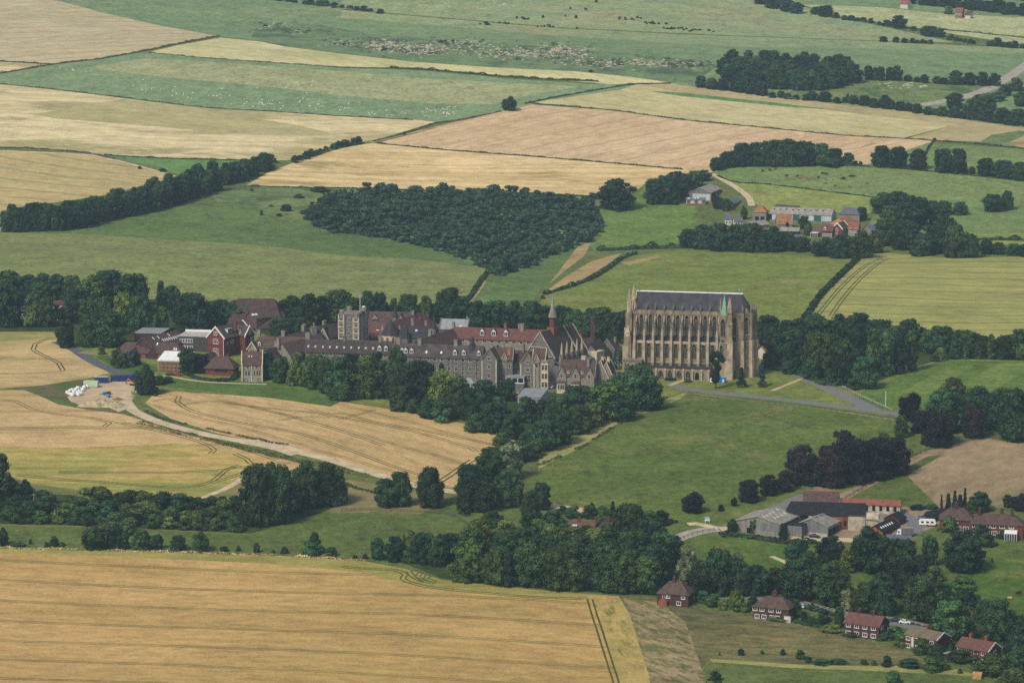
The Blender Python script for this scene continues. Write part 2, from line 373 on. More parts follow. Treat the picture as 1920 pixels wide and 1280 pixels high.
field('green_strip', GREEN_BR, [(195, 291), (302, 297), (504, 302), (540, 302), (440, 309), (402, 320), (340, 330), (300, 312), (240, 302)], 'narrow bright green strip below the golden wheat', 'field')
field('wheat_field', W_LEFT, [(-700, 262), (0, 281), (150, 289), (200, 298), (290, 322), (325, 332), (300, 340), (240, 355), (190, 367), (100, 380), (40, 388), (10, 398), (0, 440), (-700, 480)], 'sloping striped wheat field above the tree belt', 'field')
field('barley_field', W_CEN, [(462, 347), (505, 322), (548, 306), (640, 278), (700, 268), (842, 282), (976, 292), (1144, 306), (1280, 318), (1335, 322), (1320, 330), (1215, 340), (1180, 368), (1110, 368), (976, 363), (808, 358), (640, 352), (520, 350)], 'golden barley field above the scrub wood', 'field')
field('wheat_field', W_PINK, [(707, 268), (760, 255), (860, 229), (940, 207), (993, 196), (1144, 207), (1280, 225), (1414, 238), (1582, 254), (1693, 260), (1747, 264), (1735, 300), (1640, 313), (1500, 312), (1335, 323), (1280, 318), (1144, 306), (976, 292), (842, 282)], 'pinkish wheat field with slanting tractor lines', 'field')
field('wheat_field', W_PALE, [(996, 193), (1164, 168), (1195, 158), (1280, 161), (1414, 177), (1582, 197), (1717, 211), (1885, 236), (1790, 234), (1693, 259), (1582, 253), (1414, 237), (1280, 224), (1144, 206)], 'pale yellow wheat field below the round wood', 'field')
field('wheat_field', W_ROUGH, [(1195, 160), (1258, 156), (1280, 160), (1414, 177), (1582, 197), (1717, 211), (1885, 236), (1920, 240), (2620, 290), (2620, 330), (1920, 246), (1784, 232), (1616, 214), (1481, 198), (1280, 174)], 'brownish wheat margin under the hedge', 'field')
field('green_strip', GREEN_BR, [(1215, 171), (1280, 174), (1481, 196), (1560, 206), (1481, 201), (1280, 181)], 'thin dark green strip through the pale wheat', 'field')
field('rough_field', W_ROUGH, [(1700, 260), (1790, 234), (1885, 239), (1920, 244), (1860, 253), (1838, 266), (1747, 263)], 'rough dry field at the edge of the wheat', 'field')
field('rough_field', SCRUBG, [(1838, 266), (1870, 252), (1920, 246), (2620, 320), (2620, 340), (1920, 277), (1880, 274)], 'weedy triangle beside the dry field', 'field')
field('bare_patch', TAN, [(1885, 270), (1920, 255), (2620, 330), (2620, 345), (1920, 277)], 'bare tan patch', 'field')
field('meadow', SCRUBG, [(1420, 176), (1530, 168), (1610, 150), (1700, 152), (1870, 160), (1860, 170), (1760, 192), (1720, 198), (1640, 195)], 'rough meadow beside the round wood', 'field')
field('meadow', MEADOW, [(1740, 268), (1880, 277), (1920, 280), (2620, 340), (2620, 480), (1920, 440), (1780, 450), (1620, 440), (1640, 400), (1646, 372), (1441, 345), (1381, 342), (1337, 324), (1381, 308), (1616, 312)], 'cow meadow beside the hill farm', 'field')
field('meadow', MEADOW_Y, [(1345, 325), (1381, 343), (1441, 346), (1646, 371), (1632, 400), (1440, 396), (1400, 372), (1376, 346)], 'yellowish paddock above the long shed', 'field')
field('meadow', MEADOW_Y, [(1810, 440), (1920, 436), (2620, 440), (2620, 465), (1920, 460), (1830, 456)], 'strip of pale meadow behind the dark trees', 'field')
# ---- middle distance
field('hill_pasture', SLOPE_D, [(-700, 470), (0, 434), (130, 432), (310, 388), (400, 352), (470, 380), (560, 410), (620, 440), (700, 445), (830, 470), (905, 498), (905, 510), (780, 490), (640, 484), (504, 464), (302, 451), (134, 441), (0, 437), (-700, 490)], 'darker pasture below the tree belt', 'field')
field('scrub_meadow', SCRUBG, [(395, 358), (470, 347), (520, 350), (640, 352), (808, 358), (976, 363), (1110, 369), (1180, 369), (1130, 400), (1130, 470), (930, 520), (830, 470), (700, 445), (620, 440), (560, 412), (470, 385), (405, 378)], 'scrubby grass slope around the wood', 'field')
field('hill_pasture', DOME, [(-700, 490), (0, 436), (134, 438), (302, 448), (504, 461), (640, 479), (780, 486), (905, 502), (914, 515), (880, 558), (860, 620), (0, 660), (-700, 640)], 'broad domed olive pasture behind the school', 'field')
field('hill_pasture', MEADOW_B, [(1116, 474), (1125, 400), (1190, 368), (1215, 345), (1300, 380), (1310, 410), (1275, 440), (1265, 466)], 'bright green paddock left of the hill farm', 'field')
field('hill_pasture', SLOPE_D, [(914, 515), (960, 505), (1060, 470), (1090, 460), (1040, 512), (1000, 560), (980, 620), (860, 620), (880, 558)], 'dark green pasture below the scrub wood', 'field')
field('hill_pasture', CHAPG, [(1020, 555), (1110, 524), (1190, 478), (1280, 469), (1600, 484), (1612, 487), (1560, 530), (1505, 600), (1420, 630), (980, 630)], 'olive pasture rising behind the chapel', 'field')
field('barley_field', OLIVE, [(1608, 488), (1650, 473), (1790, 485), (1920, 480), (2620, 470), (2620, 700), (1920, 640), (1780, 628), (1640, 618), (1500, 610), (1540, 552)], 'green barley field right of the chapel', 'field')
field('bare_bank', TAN, [(1085, 460), (1108, 455), (1095, 480), (1050, 515), (1030, 532), (1058, 495)], 'bare chalky bank along the fence line')
field('bare_bank', TAN, [(1022, 548), (1058, 520), (1108, 490), (1165, 474), (1152, 488), (1092, 524), (1040, 549)], 'rusty bare strip beside the hedge')
field('bare_bank', TAN, [(880, 560), (905, 525), (912, 527), (896, 552), (884, 566)], 'short worn chalk strip')
field('bare_bank', TAN, [(1165, 493), (1235, 478), (1238, 482), (1180, 497)], 'faint worn strip in the chapel pasture')
# ---- school grounds
field('school_grounds', LAWN_Y, [(-700, 640), (0, 610), (400, 600), (900, 590), (1440, 600), (1800, 640), (2620, 700), (2620, 760), (1900, 690), (1760, 676), (1640, 770), (1460, 760), (1300, 738), (1240, 760), (1130, 800), (985, 870), (940, 812), (750, 768), (640, 750), (300, 730), (110, 640), (0, 625), (-700, 640)], 'grass and gardens around the school')
field('wooded_floor', SCRUB_D, [(-700, 600), (0, 575), (300, 560), (640, 575), (1000, 590), (1200, 600), (1200, 640), (900, 660), (560, 650), (420, 600), (300, 640), (110, 650), (0, 622), (-700, 640)], 'dark ground beneath the school trees')
field('wooded_floor', SCRUB_D, [(480, 700), (560, 718), (640, 735), (760, 755), (860, 785), (945, 810), (985, 838), (1010, 850), (1120, 792), (1240, 745), (1230, 720), (1140, 700), (900, 720), (620, 690)], 'dark ground under the lower trees')
field('wooded_floor', SCRUB_D, [(1425, 630), (1920, 655), (2620, 700), (2620, 715), (1920, 676), (1770, 672), (1700, 692), (1640, 718), (1560, 725), (1480, 700), (1428, 690)], 'dark ground under the right wood')
field('lawn', LAWN, [(285, 722), (330, 706), (480, 716), (560, 720), (640, 737), (620, 762), (560, 756), (450, 740), (330, 727)], 'green lawn below the flint house', 'lawn')
field('lawn', LAWN, [(180, 668), (230, 662), (270, 680), (300, 690), (275, 712), (225, 697)], 'grass island beside the drive', 'lawn')
field('playing_field', PITCH_G, [(1600, 742), (1700, 701), (1760, 676), (1920, 677), (2620, 720), (2620, 800), (1920, 740), (1800, 730), (1720, 775), (1640, 770)], 'mown playing field with light stripes', 'playing field')
field('mown_stripe', PITCH_L, [(1690, 735), (1770, 690), (1800, 685), (1830, 682), (1740, 740)], 'lighter mown stripe', 'lawn')
field('mown_stripe', PITCH_L, [(1800, 720), (1870, 682), (1920, 680), (2620, 735), (2620, 745), (1920, 700), (1850, 735)], 'lighter mown stripe', 'lawn')
field('wheat_field', WHEAT_S, [(-700, 640), (0, 622), (100, 622), (110, 640), (150, 668), (205, 699), (150, 712), (80, 722), (0, 728), (-700, 745)], 'small wheat field beside the school drive', 'field')
field('rough_bank', BANK, [(20, 728), (80, 722), (150, 711), (185, 715), (170, 745), (240, 768), (240, 790), (150, 770), (100, 755), (50, 738)], 'weedy rough bank around the builders yard')
field('rough_bank', VERGE, [(150, 712), (205, 699), (255, 712), (240, 716), (190, 716)], 'grass verge between drive and yard')
field('lawn', LAWN, [(62, 738), (105, 750), (140, 756), (165, 762), (120, 766), (80, 752)], 'weedy green slope below the bags', 'lawn')
field('wheat_field', WHEAT_L, [(-700, 740), (0, 731), (45, 731), (70, 740), (110, 758), (160, 767), (230, 776), (280, 792), (450, 842), (570, 870), (565, 874), (540, 882), (470, 884), (450, 905), (420, 920), (360, 935), (200, 926), (60, 908), (0, 888), (-700, 880)], 'ripe wheat field left of the chalk track', 'field')
field('wheat_field', WHEAT_LG, [(-700, 840), (0, 836), (180, 842), (330, 830), (455, 850), (520, 868), (540, 880), (470, 884), (450, 905), (420, 920), (360, 935), (200, 926), (60, 908), (0, 888), (-700, 880)], 'greener lower part of the left wheat field', 'field')
field('verge', VERGE, [(-700, 880), (0, 886), (60, 906), (200, 925), (360, 934), (410, 922), (450, 900), (560, 890), (700, 905), (860, 935), (900, 965), (600, 960), (470, 1000), (0, 985), (-700, 985)], 'rough verge below the wheat')
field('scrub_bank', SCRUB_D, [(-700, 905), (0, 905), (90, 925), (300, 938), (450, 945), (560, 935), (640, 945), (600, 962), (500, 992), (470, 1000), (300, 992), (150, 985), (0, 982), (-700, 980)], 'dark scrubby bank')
field('wheat_field', WHEAT_M, [(272, 756), (285, 742), (330, 733), (400, 738), (500, 745), (620, 762), (640, 752), (750, 770), (860, 792), (940, 814), (985, 836), (985, 841), (900, 862), (872, 888), (850, 915), (800, 908), (735, 894), (690, 882), (610, 856), (540, 838), (480, 828), (400, 810), (320, 784)], 'wheat field between the chalk track and the school trees', 'field')
field('big_pasture', PASTURE, [(985, 885), (990, 862), (1130, 792), (1260, 742), (1290, 732), (1450, 747), (1640, 777), (1710, 787), (1720, 812), (1640, 880), (1500, 915), (1400, 960), (1340, 992), (1200, 985), (1100, 962), (1010, 945)], 'big green pasture below the chapel', 'field')
field('dry_edge', PAST_EDGE, [(985, 872), (1060, 832), (1130, 795), (1240, 750), (1290, 734), (1275, 748), (1150, 798), (1075, 846), (1040, 862), (1000, 885)], 'dry straw-coloured edge of the big pasture')
field('bare_field', BARE, [(1590, 940), (1640, 905), (1720, 852), (1850, 822), (1920, 832), (2620, 860), (2620, 980), (1920, 950), (1840, 955), (1690, 952)], 'bare brown field above the red-roofed farm', 'field')
field('sprouting_strip', BAREG, [(1588, 935), (1650, 902), (1740, 855), (1770, 852), (1700, 890), (1740, 930), (1760, 950), (1690, 950)], 'green streaked side of the bare field', 'field')
field('track', YARD, [(1510, 900), (1575, 925), (1640, 898), (1730, 846), (1850, 818), (1850, 824), (1735, 852), (1645, 905), (1590, 935), (1540, 930)], 'earth track below the copper beeches', 'track')
# ---- foreground
field('rough_grass', DULLG, [(600, 1050), (680, 1020), (850, 930), (960, 850), (1010, 855), (1010, 950), (1060, 960), (1000, 1010), (830, 1088)], 'rough grass around the clump below the wheat')
field('dull_pasture', DULLG, [(-700, 985), (0, 984), (150, 988), (300, 994), (470, 1002), (560, 975), (640, 962), (850, 968), (905, 975), (905, 1010), (700, 1030), (600, 1047), (350, 1036), (0, 1026), (-700, 1022)], 'dull green pasture strip above the front wheat', 'field')
field('village_green', DULLG, [(690, 1045), (900, 985), (1040, 945), (1250, 985), (1345, 990), (1500, 1000), (1920, 960), (2620, 960), (2620, 1320), (1920, 1290), (1700, 1225), (1250, 1130), (1170, 1118), (830, 1088)], 'rough grass under the cottages and trees')
field('wooded_floor', SCRUB_D, [(700, 1046), (830, 1025), (1000, 1000), (1240, 1010), (1290, 1060), (1500, 1080), (1700, 1090), (1850, 1130), (1920, 1190), (1900, 1270), (1840, 1260), (1700, 1170), (1500, 1130), (1350, 1120), (1170, 1114), (1000, 1102), (830, 1085), (765, 1058)], 'dark ground under the front trees')
field('paddock', BRIGHTG, [(1262, 1018), (1310, 1000), (1420, 1002), (1560, 1012), (1560, 1042), (1530, 1080), (1400, 1066), (1310, 1040)], 'bright green paddock below the farm', 'field')
field('paddock', BRIGHTG, [(1560, 1085), (1640, 1075), (1760, 1078), (1840, 1042), (1920, 1050), (2620, 1070), (2620, 1180), (1920, 1160), (1850, 1130), (1700, 1110), (1560, 1100)], 'bright green horse paddock', 'field')
field('farm_yard', YARD, [(1400, 985), (1440, 968), (1500, 945), (1580, 940), (1690, 950), (1770, 955), (1760, 985), (1690, 1010), (1620, 1005), (1560, 1012), (1470, 1004), (1410, 1000)], 'stony farm yard between the sheds', 'yard')
field('wheat_field', WHEAT_FG, [(-700, 1022), (0, 1025), (200, 1030), (520, 1041), (680, 1051), (760, 1066), (830, 1087), (1000, 1105), (1160, 1117), (1180, 1150), (1215, 1260), (1245, 1400), (1400, 2600), (-900, 2600)], 'vast golden wheat field with tractor lines in front', 'field')
field('green_edge', WHEAT_GREENISH, [(-700, 1022), (0, 1026), (200, 1031), (520, 1042), (680, 1052), (760, 1067), (830, 1088), (1000, 1106), (1110, 1114), (1108, 1124), (980, 1118), (830, 1104), (760, 1092), (660, 1070), (500, 1056), (200, 1042), (0, 1036), (-700, 1032)], 'greener edge of the front wheat field', 'field')
field('headland', HEADLAND, [(1100, 1116), (1160, 1118), (1180, 1150), (1215, 1260), (1245, 1400), (1400, 2600), (1270, 2600), (1165, 1300), (1145, 1230), (1120, 1150)], 'lighter headland of the front wheat field', 'field')
field('dry_scrub', DRYSCRUB, [(1165, 1118), (1260, 1126), (1330, 1146), (1480, 1162), (1560, 1187), (1700, 1217), (1745, 1245), (1500, 1248), (1330, 1234), (1310, 1260), (1345, 1300), (1500, 2600), (1400, 2600), (1245, 1400), (1215, 1260), (1180, 1150)], 'dry weedy field beside the front wheat', 'field')
field('dry_strip', DRYTAN, [(1168, 1120), (1235, 1128), (1285, 1165), (1308, 1230), (1330, 1300), (1500, 2600), (1400, 2600), (1245, 1400), (1215, 1260), (1180, 1150)], 'tan dead-grass strip along the front wheat', 'field')
field('dull_pasture', DULLG, [(1330, 1237), (1500, 1247), (1680, 1252), (1850, 1272), (2620, 1320), (2620, 2600), (1500, 2600), (1345, 1300), (1315, 1260)], 'green pasture at the foot of the view', 'field')
field('dry_edge', PAST_EDGE, [(1330, 1234), (1500, 1245), (1600, 1248), (1760, 1246), (1850, 1268), (1750, 1262), (1600, 1255), (1480, 1251), (1335, 1240)], 'dry grass line along the lower hedge')
field('school_courtyard', plain('courtyard', (112, 110, 104), 0.1, 0.2, 0.9, c2=(92, 90, 84)), [(480, 640), (560, 618), (640, 605), (800, 598), (900, 606), (1100, 640), (1160, 655), (1160, 690), (1120, 735), (1040, 735), (900, 732), (760, 712), (600, 708), (500, 690)], 'grey courtyards between the school ranges', 'courtyard')
# ---- roads and tracks
YARDLABEL = 'gravel builders yard with piles and containers'
field('gravel_yard', GRAVEL, [(126, 744), (150, 730), (172, 720), (190, 716), (250, 712), (262, 720), (252, 742), (238, 766), (222, 772), (205, 764), (160, 763), (132, 752)], YARDLABEL, 'yard')
ribbon([(244, 735), (236, 752), (248, 768), (285, 786), (340, 803), (400, 817), (480, 831), (540, 843), (620, 862), (690, 884), (745, 900), (800, 914), (860, 922)], 5.5, CHALKT, 'chalk_track', 'pale chalk haul track from the yard across the wheat', 'track')
ribbon([(460, 826), (500, 833), (530, 840), (560, 850)], 9, CHALKT, 'chalk_track', 'wider passing place on the chalk track', 'track')
ribbon([(360, 940), (400, 925), (430, 912), (458, 895)], 3.0, CHALKT, 'chalk_track', 'short chalk farm track curving by the wheat corner', 'track')
ribbon([(1030, 945), (1045, 949), (1080, 954), (1110, 960)], 6.0, CHALKT, 'chalk_track', 'end of the chalk track by the brambles', 'track')
ribbon([(105, 640), (140, 655), (165, 672), (200, 690), (235, 700), (262, 703)], 6.0, ASPH_D, 'road', 'dark tarmac school drive', 'road')
ribbon([(150, 660), (185, 663), (215, 664)], 5.0, YARD, 'path', 'pinkish side path off the drive', 'path')
ribbon([(270, 702), (320, 706), (370, 714), (430, 718), (500, 720)], 2.2, GRAVEL, 'path', 'gravel path in front of the flint house', 'path')
ribbon([(1262, 722), (1290, 729), (1340, 735), (1400, 742), (1480, 750), (1560, 760), (1640, 770), (1705, 779), (1760, 790)], 6.0, ASPH, 'road', 'grey road passing below the chapel', 'road')
ribbon([(1480, 694), (1520, 713), (1560, 731), (1600, 750), (1640, 769)], 7.5, ASPH, 'road', 'grey road coming down from the right wood', 'road')
ribbon([(1448, 732), (1475, 721), (1502, 710)], 2.2, GRAVEL, 'path', 'footpath across the grass bank', 'path')
ribbon([(1255, 722), (1275, 715), (1292, 709)], 2.5, GRAVEL, 'path', 'path to the cloister door', 'path')
ribbon([(1253, 1018), (1275, 1006), (1300, 998), (1330, 992), (1350, 990)], 7.0, CONC, 'road', 'concrete farm road at the junction', 'road')
ribbon([(1345, 990), (1375, 987), (1410, 975), (1450, 955), (1480, 942), (1510, 928)], 6.5, ASPH, 'road', 'lane past the farm sheds', 'road')
ribbon([(1350, 991), (1380, 990), (1420, 994), (1470, 1004), (1530, 1010), (1600, 1012)], 5.0, CHALKT, 'track', 'pale track in front of the sheds', 'track')
ribbon([(1345, 990), (1325, 985), (1305, 981), (1290, 982)], 4.0, CHALKT, 'track', 'pale gateway spur at the junction', 'track')
ribbon([(1446, 1042), (1470, 1052), (1495, 1064), (1522, 1073)], 2.5, CHALKT, 'path', 'worn path through the paddock', 'path')
ribbon([(1335, 326), (1358, 338), (1377, 349), (1395, 362), (1405, 372), (1410, 386)], 4.5, CHALKT, 'track', 'pale farm track running down to the hill farm', 'track')
ribbon([(1600, 975), (1660, 962), (1700, 968), (1720, 985), (1700, 1005)], 7, ASPH, 'road', 'tarmac drive behind the brick stables', 'road')
ribbon([(1727, 197), (1780, 188), (1840, 172), (1880, 152), (1905, 135), (1960, 95)], 9, CONC, 'road', 'pale far road curving up the valley', 'road')
ribbon([(1830, 190), (1870, 175), (1920, 148), (1980, 110)], 9, ASPH, 'road', 'grey far road beside the pale one', 'road')
ribbon([(-60, 281), (0, 283), (150, 289), (200, 297), (262, 312), (332, 332)], 3.5, CHALKT, 'track', 'white field track along the sloping wheat', 'track')
ribbon([(694, 267), (760, 252), (860, 228), (930, 210), (965, 204), (1000, 194)], 3.0, TAN, 'track', 'bare farm track beside the lone tree', 'track')
ribbon([(1300, 738), (1380, 748), (1520, 764), (1640, 781), (1700, 790)], 1.6, PAST_EDGE, 'verge', 'pale verge along the chapel road')
ribbon([(1500, 1128), (1560, 1148), (1640, 1163), (1720, 1176), (1800, 1195), (1880, 1235)], 5.0, ASPH, 'road', 'village lane behind the cottages', 'road')
ribbon([(1250, 1108), (1350, 1118), (1430, 1122), (1500, 1130)], 4.0, ASPH, 'road', 'shaded lane behind the hipped cottage', 'road')
ribbon([(1260, 1040), (1252, 1018)], 6.0, CONC, 'road', 'end of the concrete road entering the trees', 'road')
# tractor wheel marks along the edges of the crops
tracks(TRAM_D, [(1106, 1122), (1114, 1150), (1124, 1180), (1135, 1215), (1146, 1250), (1160, 1300), (1200, 1500)])
tracks(TRAM_D, [(640, 1062), (700, 1066), (740, 1068), (760, 1076), (755, 1084), (775, 1093), (830, 1103), (980, 1117), (1090, 1122)],
       [(766, 1070), (772, 1078), (790, 1088), (818, 1092)], [(790, 1072), (782, 1080), (800, 1090)], [(806, 1074), (798, 1084), (815, 1090)])
tracks(TRAM_D, [(0, 700), (40, 700), (85, 698), (118, 694), (110, 680), (85, 668), (62, 655), (66, 645), (95, 632)])
tracks(TRAM, [(0, 750), (30, 752), (55, 765), (100, 775), (170, 783), (205, 793), (195, 800), (140, 800), (0, 802)],
       [(200, 788), (260, 800), (330, 815), (380, 830), (402, 843), (395, 850)], [(230, 792), (320, 806), (400, 825), (470, 846), (520, 862)])
tracks(TRAM_D, [(30, 890), (110, 898), (200, 904), (300, 912), (360, 912), (400, 900), (420, 884), (440, 876), (500, 876)],
       [(110, 884), (250, 886), (400, 882), (450, 872)], [(440, 850), (462, 860), (470, 868), (500, 872)], [(395, 905), (440, 892), (468, 882)])
tracks(TRAM, [(285, 752), (320, 748), (336, 756), (360, 770), (440, 790), (560, 812), (660, 845), (740, 875), (800, 893)],
       [(336, 742), (332, 752), (345, 762)], [(345, 758), (400, 752), (470, 762), (560, 785), (640, 808), (720, 835)],
       [(420, 755), (500, 765), (600, 774), (650, 776), (700, 790), (800, 808), (900, 828), (940, 836)],
       [(525, 788), (560, 782), (620, 782)], [(640, 785), (690, 772), (702, 768)], [(600, 775), (760, 805), (880, 838), (893, 846)])
ribbon([(826, 902), (850, 886), (872, 870), (886, 862)], 0.9, TRAM_D, offs=(-1.2, 1.2))
tracks(TRAM_D, [(1528, 598), (1548, 572), (1580, 535), (1620, 500), (1660, 480)], [(1558, 592), (1580, 560), (1615, 520), (1650, 492), (1670, 484)])
tracks(TRAM, [(1560, 282), (1610, 278), (1640, 268)])

# ---- cut the ground along all those outlines
def build_ground():
    xs = np.arange(-700, 2621, 40.)
    ys = np.concatenate([np.arange(-215, 1420, 14.), np.arange(1440, 2601, 60.)])
    gx, gy = np.meshgrid(xs, ys)
    rs = np.random.RandomState(3)
    gx = gx + rs.uniform(-8, 8, gx.shape) * ((gx > -700) & (gx < 2600)); gy = gy + rs.uniform(-2, 2, gy.shape) * ((gy > -215) & (gy < 2560))
    V = [tuple(p) for p in np.column_stack([gx.ravel(), gy.ravel()])]
    V += [(-760, -222), (2680, -222), (2680, 2640), (-760, 2640)]
    E = []
    polys = []
    for P in PATCH:
        pts = P['poly']; ring = []
        for i in range(len(pts)):
            a, b = pts[i], pts[(i + 1) % len(pts)]
            n = max(1, int(max(abs(b[0] - a[0]) / 30., abs(b[1] - a[1]) / 12.)))
            for k in range(n): ring.append(a + (b - a) * k / n)
        ring = np.array(ring)
        ring[:, 0] = np.clip(ring[:, 0], -699, 2619); ring[:, 1] = np.clip(ring[:, 1], -214, 2599)
        polys.append(ring)
        b = len(V); V += [tuple(p) for p in ring]
        E += [(b + i, b + (i + 1) % len(ring)) for i in range(len(ring))]
    res = delaunay_2d_cdt([Vector((float(x), float(y))) for x, y in V], E, [], 0, 1e-4, False)
    pv = np.array([(v.x, v.y) for v in res[0]]); tris = np.array(res[2])
    W = hit(pv[:, 0], pv[:, 1])
    cen = pv[tris].mean(1)
    owner = np.full(len(tris), -1); obj = np.full(len(tris), -1)
    for k, ring in enumerate(polys):
        lo, hi = ring.min(0), ring.max(0)
        idx = np.where((cen[:, 0] > lo[0]) & (cen[:, 0] < hi[0]) & (cen[:, 1] > lo[1]) & (cen[:, 1] < hi[1]))[0]
        if not len(idx): continue
        x, y = cen[idx, 0], cen[idx, 1]
        inside = np.zeros(len(idx), bool)
        A, B = ring, np.roll(ring, -1, 0)
        for (x0, y0), (x1, y1) in zip(A, B):
            if y0 == y1: continue
            c = ((y0 > y) != (y1 > y)) & (x < (x1 - x0) * (y - y0) / (y1 - y0) + x0)
            inside ^= c
        idx = idx[inside]
        owner[idx] = k
        if PATCH[k]['name']: obj[idx] = k
    for k in sorted(set(obj.tolist())):
        sel = np.where(obj == k)[0]
        used, inv = np.unique(tris[sel].ravel(), return_inverse=True)
        name = PATCH[k]['name'] if k >= 0 else 'ground'
        me = bpy.data.meshes.new(name)
        f = inv.reshape(-1, 3)
        a = W[tris[sel]]
        nz = np.cross(a[:, 1] - a[:, 0], a[:, 2] - a[:, 0])[:, 2]
        f[nz < 0] = f[nz < 0][:, ::-1]
        me.from_pydata(W[used].tolist(), [], f.tolist())
        own = owner[sel]; mats = []
        mi = np.zeros(len(sel), int)
        for o in sorted(set(own.tolist())):
            m = PATCH[o]['mat'] if o >= 0 else BASE
            if m not in mats: mats.append(m)
            mi[own == o] = mats.index(m)
        for m in mats: me.materials.append(m)
        me.polygons.foreach_set('material_index', mi)
        me.polygons.foreach_set('use_smooth', np.ones(len(sel), bool))
        me.update()
        o = link(name, me)
        P = PATCH[k] if k >= 0 else dict(label='wide green countryside around the fields', cat='ground')
        lab = P.get('label') or 'ground'
        if len(lab.split()) < 4: lab = lab + ' in the landscape'
        tag(o, lab, P.get('cat') or 'ground', kind='structure')
build_ground()
# ---------------------------------------------------------------- trees
def leaf_mat(name, c, hv=0.10, vv=0.35, dapple=0.65):
    m, nt, b = newmat(name, 0.75, 0.15)
    oi = N(nt, 'ShaderNodeObjectInfo')
    geo = N(nt, 'ShaderNodeNewGeometry')
    a = np.array(lin(c))
    warm = a * np.array([1.45, 1.15, 0.8]); cool = a * np.array([0.75, 0.9, 1.25])
    col = mix(nt, oi.outputs['Random'], (*map(float, cool), 1.0), (*map(float, warm), 1.0))
    rnd2 = math_(nt, 'FRACT', math_(nt, 'MULTIPLY', oi.outputs['Random'], 37.7))
    val = math_(nt, 'ADD', 1 - vv, math_(nt, 'MULTIPLY', rnd2, 2 * vv))
    v = noise(nt, geo.outputs['Position'], 0.45, 3, 0.7)            # spray to spray
    v2 = noise(nt, geo.outputs['Position'], 1.6, 2, 0.6)
    k = math_(nt, 'ADD', 1 - dapple, math_(nt, 'MULTIPLY', ramp(nt, v, 0.32, 0.7), 1.5 * dapple))
    k = math_(nt, 'ADD', k, math_(nt, 'MULTIPLY', ramp(nt, v2, 0.5, 0.75), dapple * 0.9))
    v3 = noise(nt, geo.outputs['Position'], 0.085, 2, 0.6)            # crown to crown
    k = math_(nt, 'MULTIPLY', k, math_(nt, 'ADD', 0.62, math_(nt, 'MULTIPLY', ramp(nt, v3, 0.3, 0.7), 0.75)))
    hs = N(nt, 'ShaderNodeHueSaturation')
    nt.links.new(math_(nt, 'MULTIPLY', val, k), hs.inputs['Value']); nt.links.new(col, hs.inputs['Color'])
    nt.links.new(hs.outputs[0], b.inputs['Base Color'])
    return m
LEAF = leaf_mat('leaf_green', (55, 83, 44))
LEAF_D = leaf_mat('leaf_dark', (44, 69, 40))
LEAF_L = leaf_mat('leaf_light', (80, 100, 50))
LEAF_P = leaf_mat('leaf_copper', (36, 31, 36), dapple=0.4)
LEAF_B = leaf_mat('leaf_blue', (62, 82, 76), vv=0.15)
LEAF_W = leaf_mat('leaf_willow', (98, 112, 80), vv=0.2)
LEAF_C = leaf_mat('leaf_conifer', (34, 54, 38))
LEAF_S = leaf_mat('leaf_scrub', (48, 74, 42), vv=0.45)
BARK = plain('bark', (86, 76, 64), 0.2, 2.0, 0.95, 0.05, k=0.7)

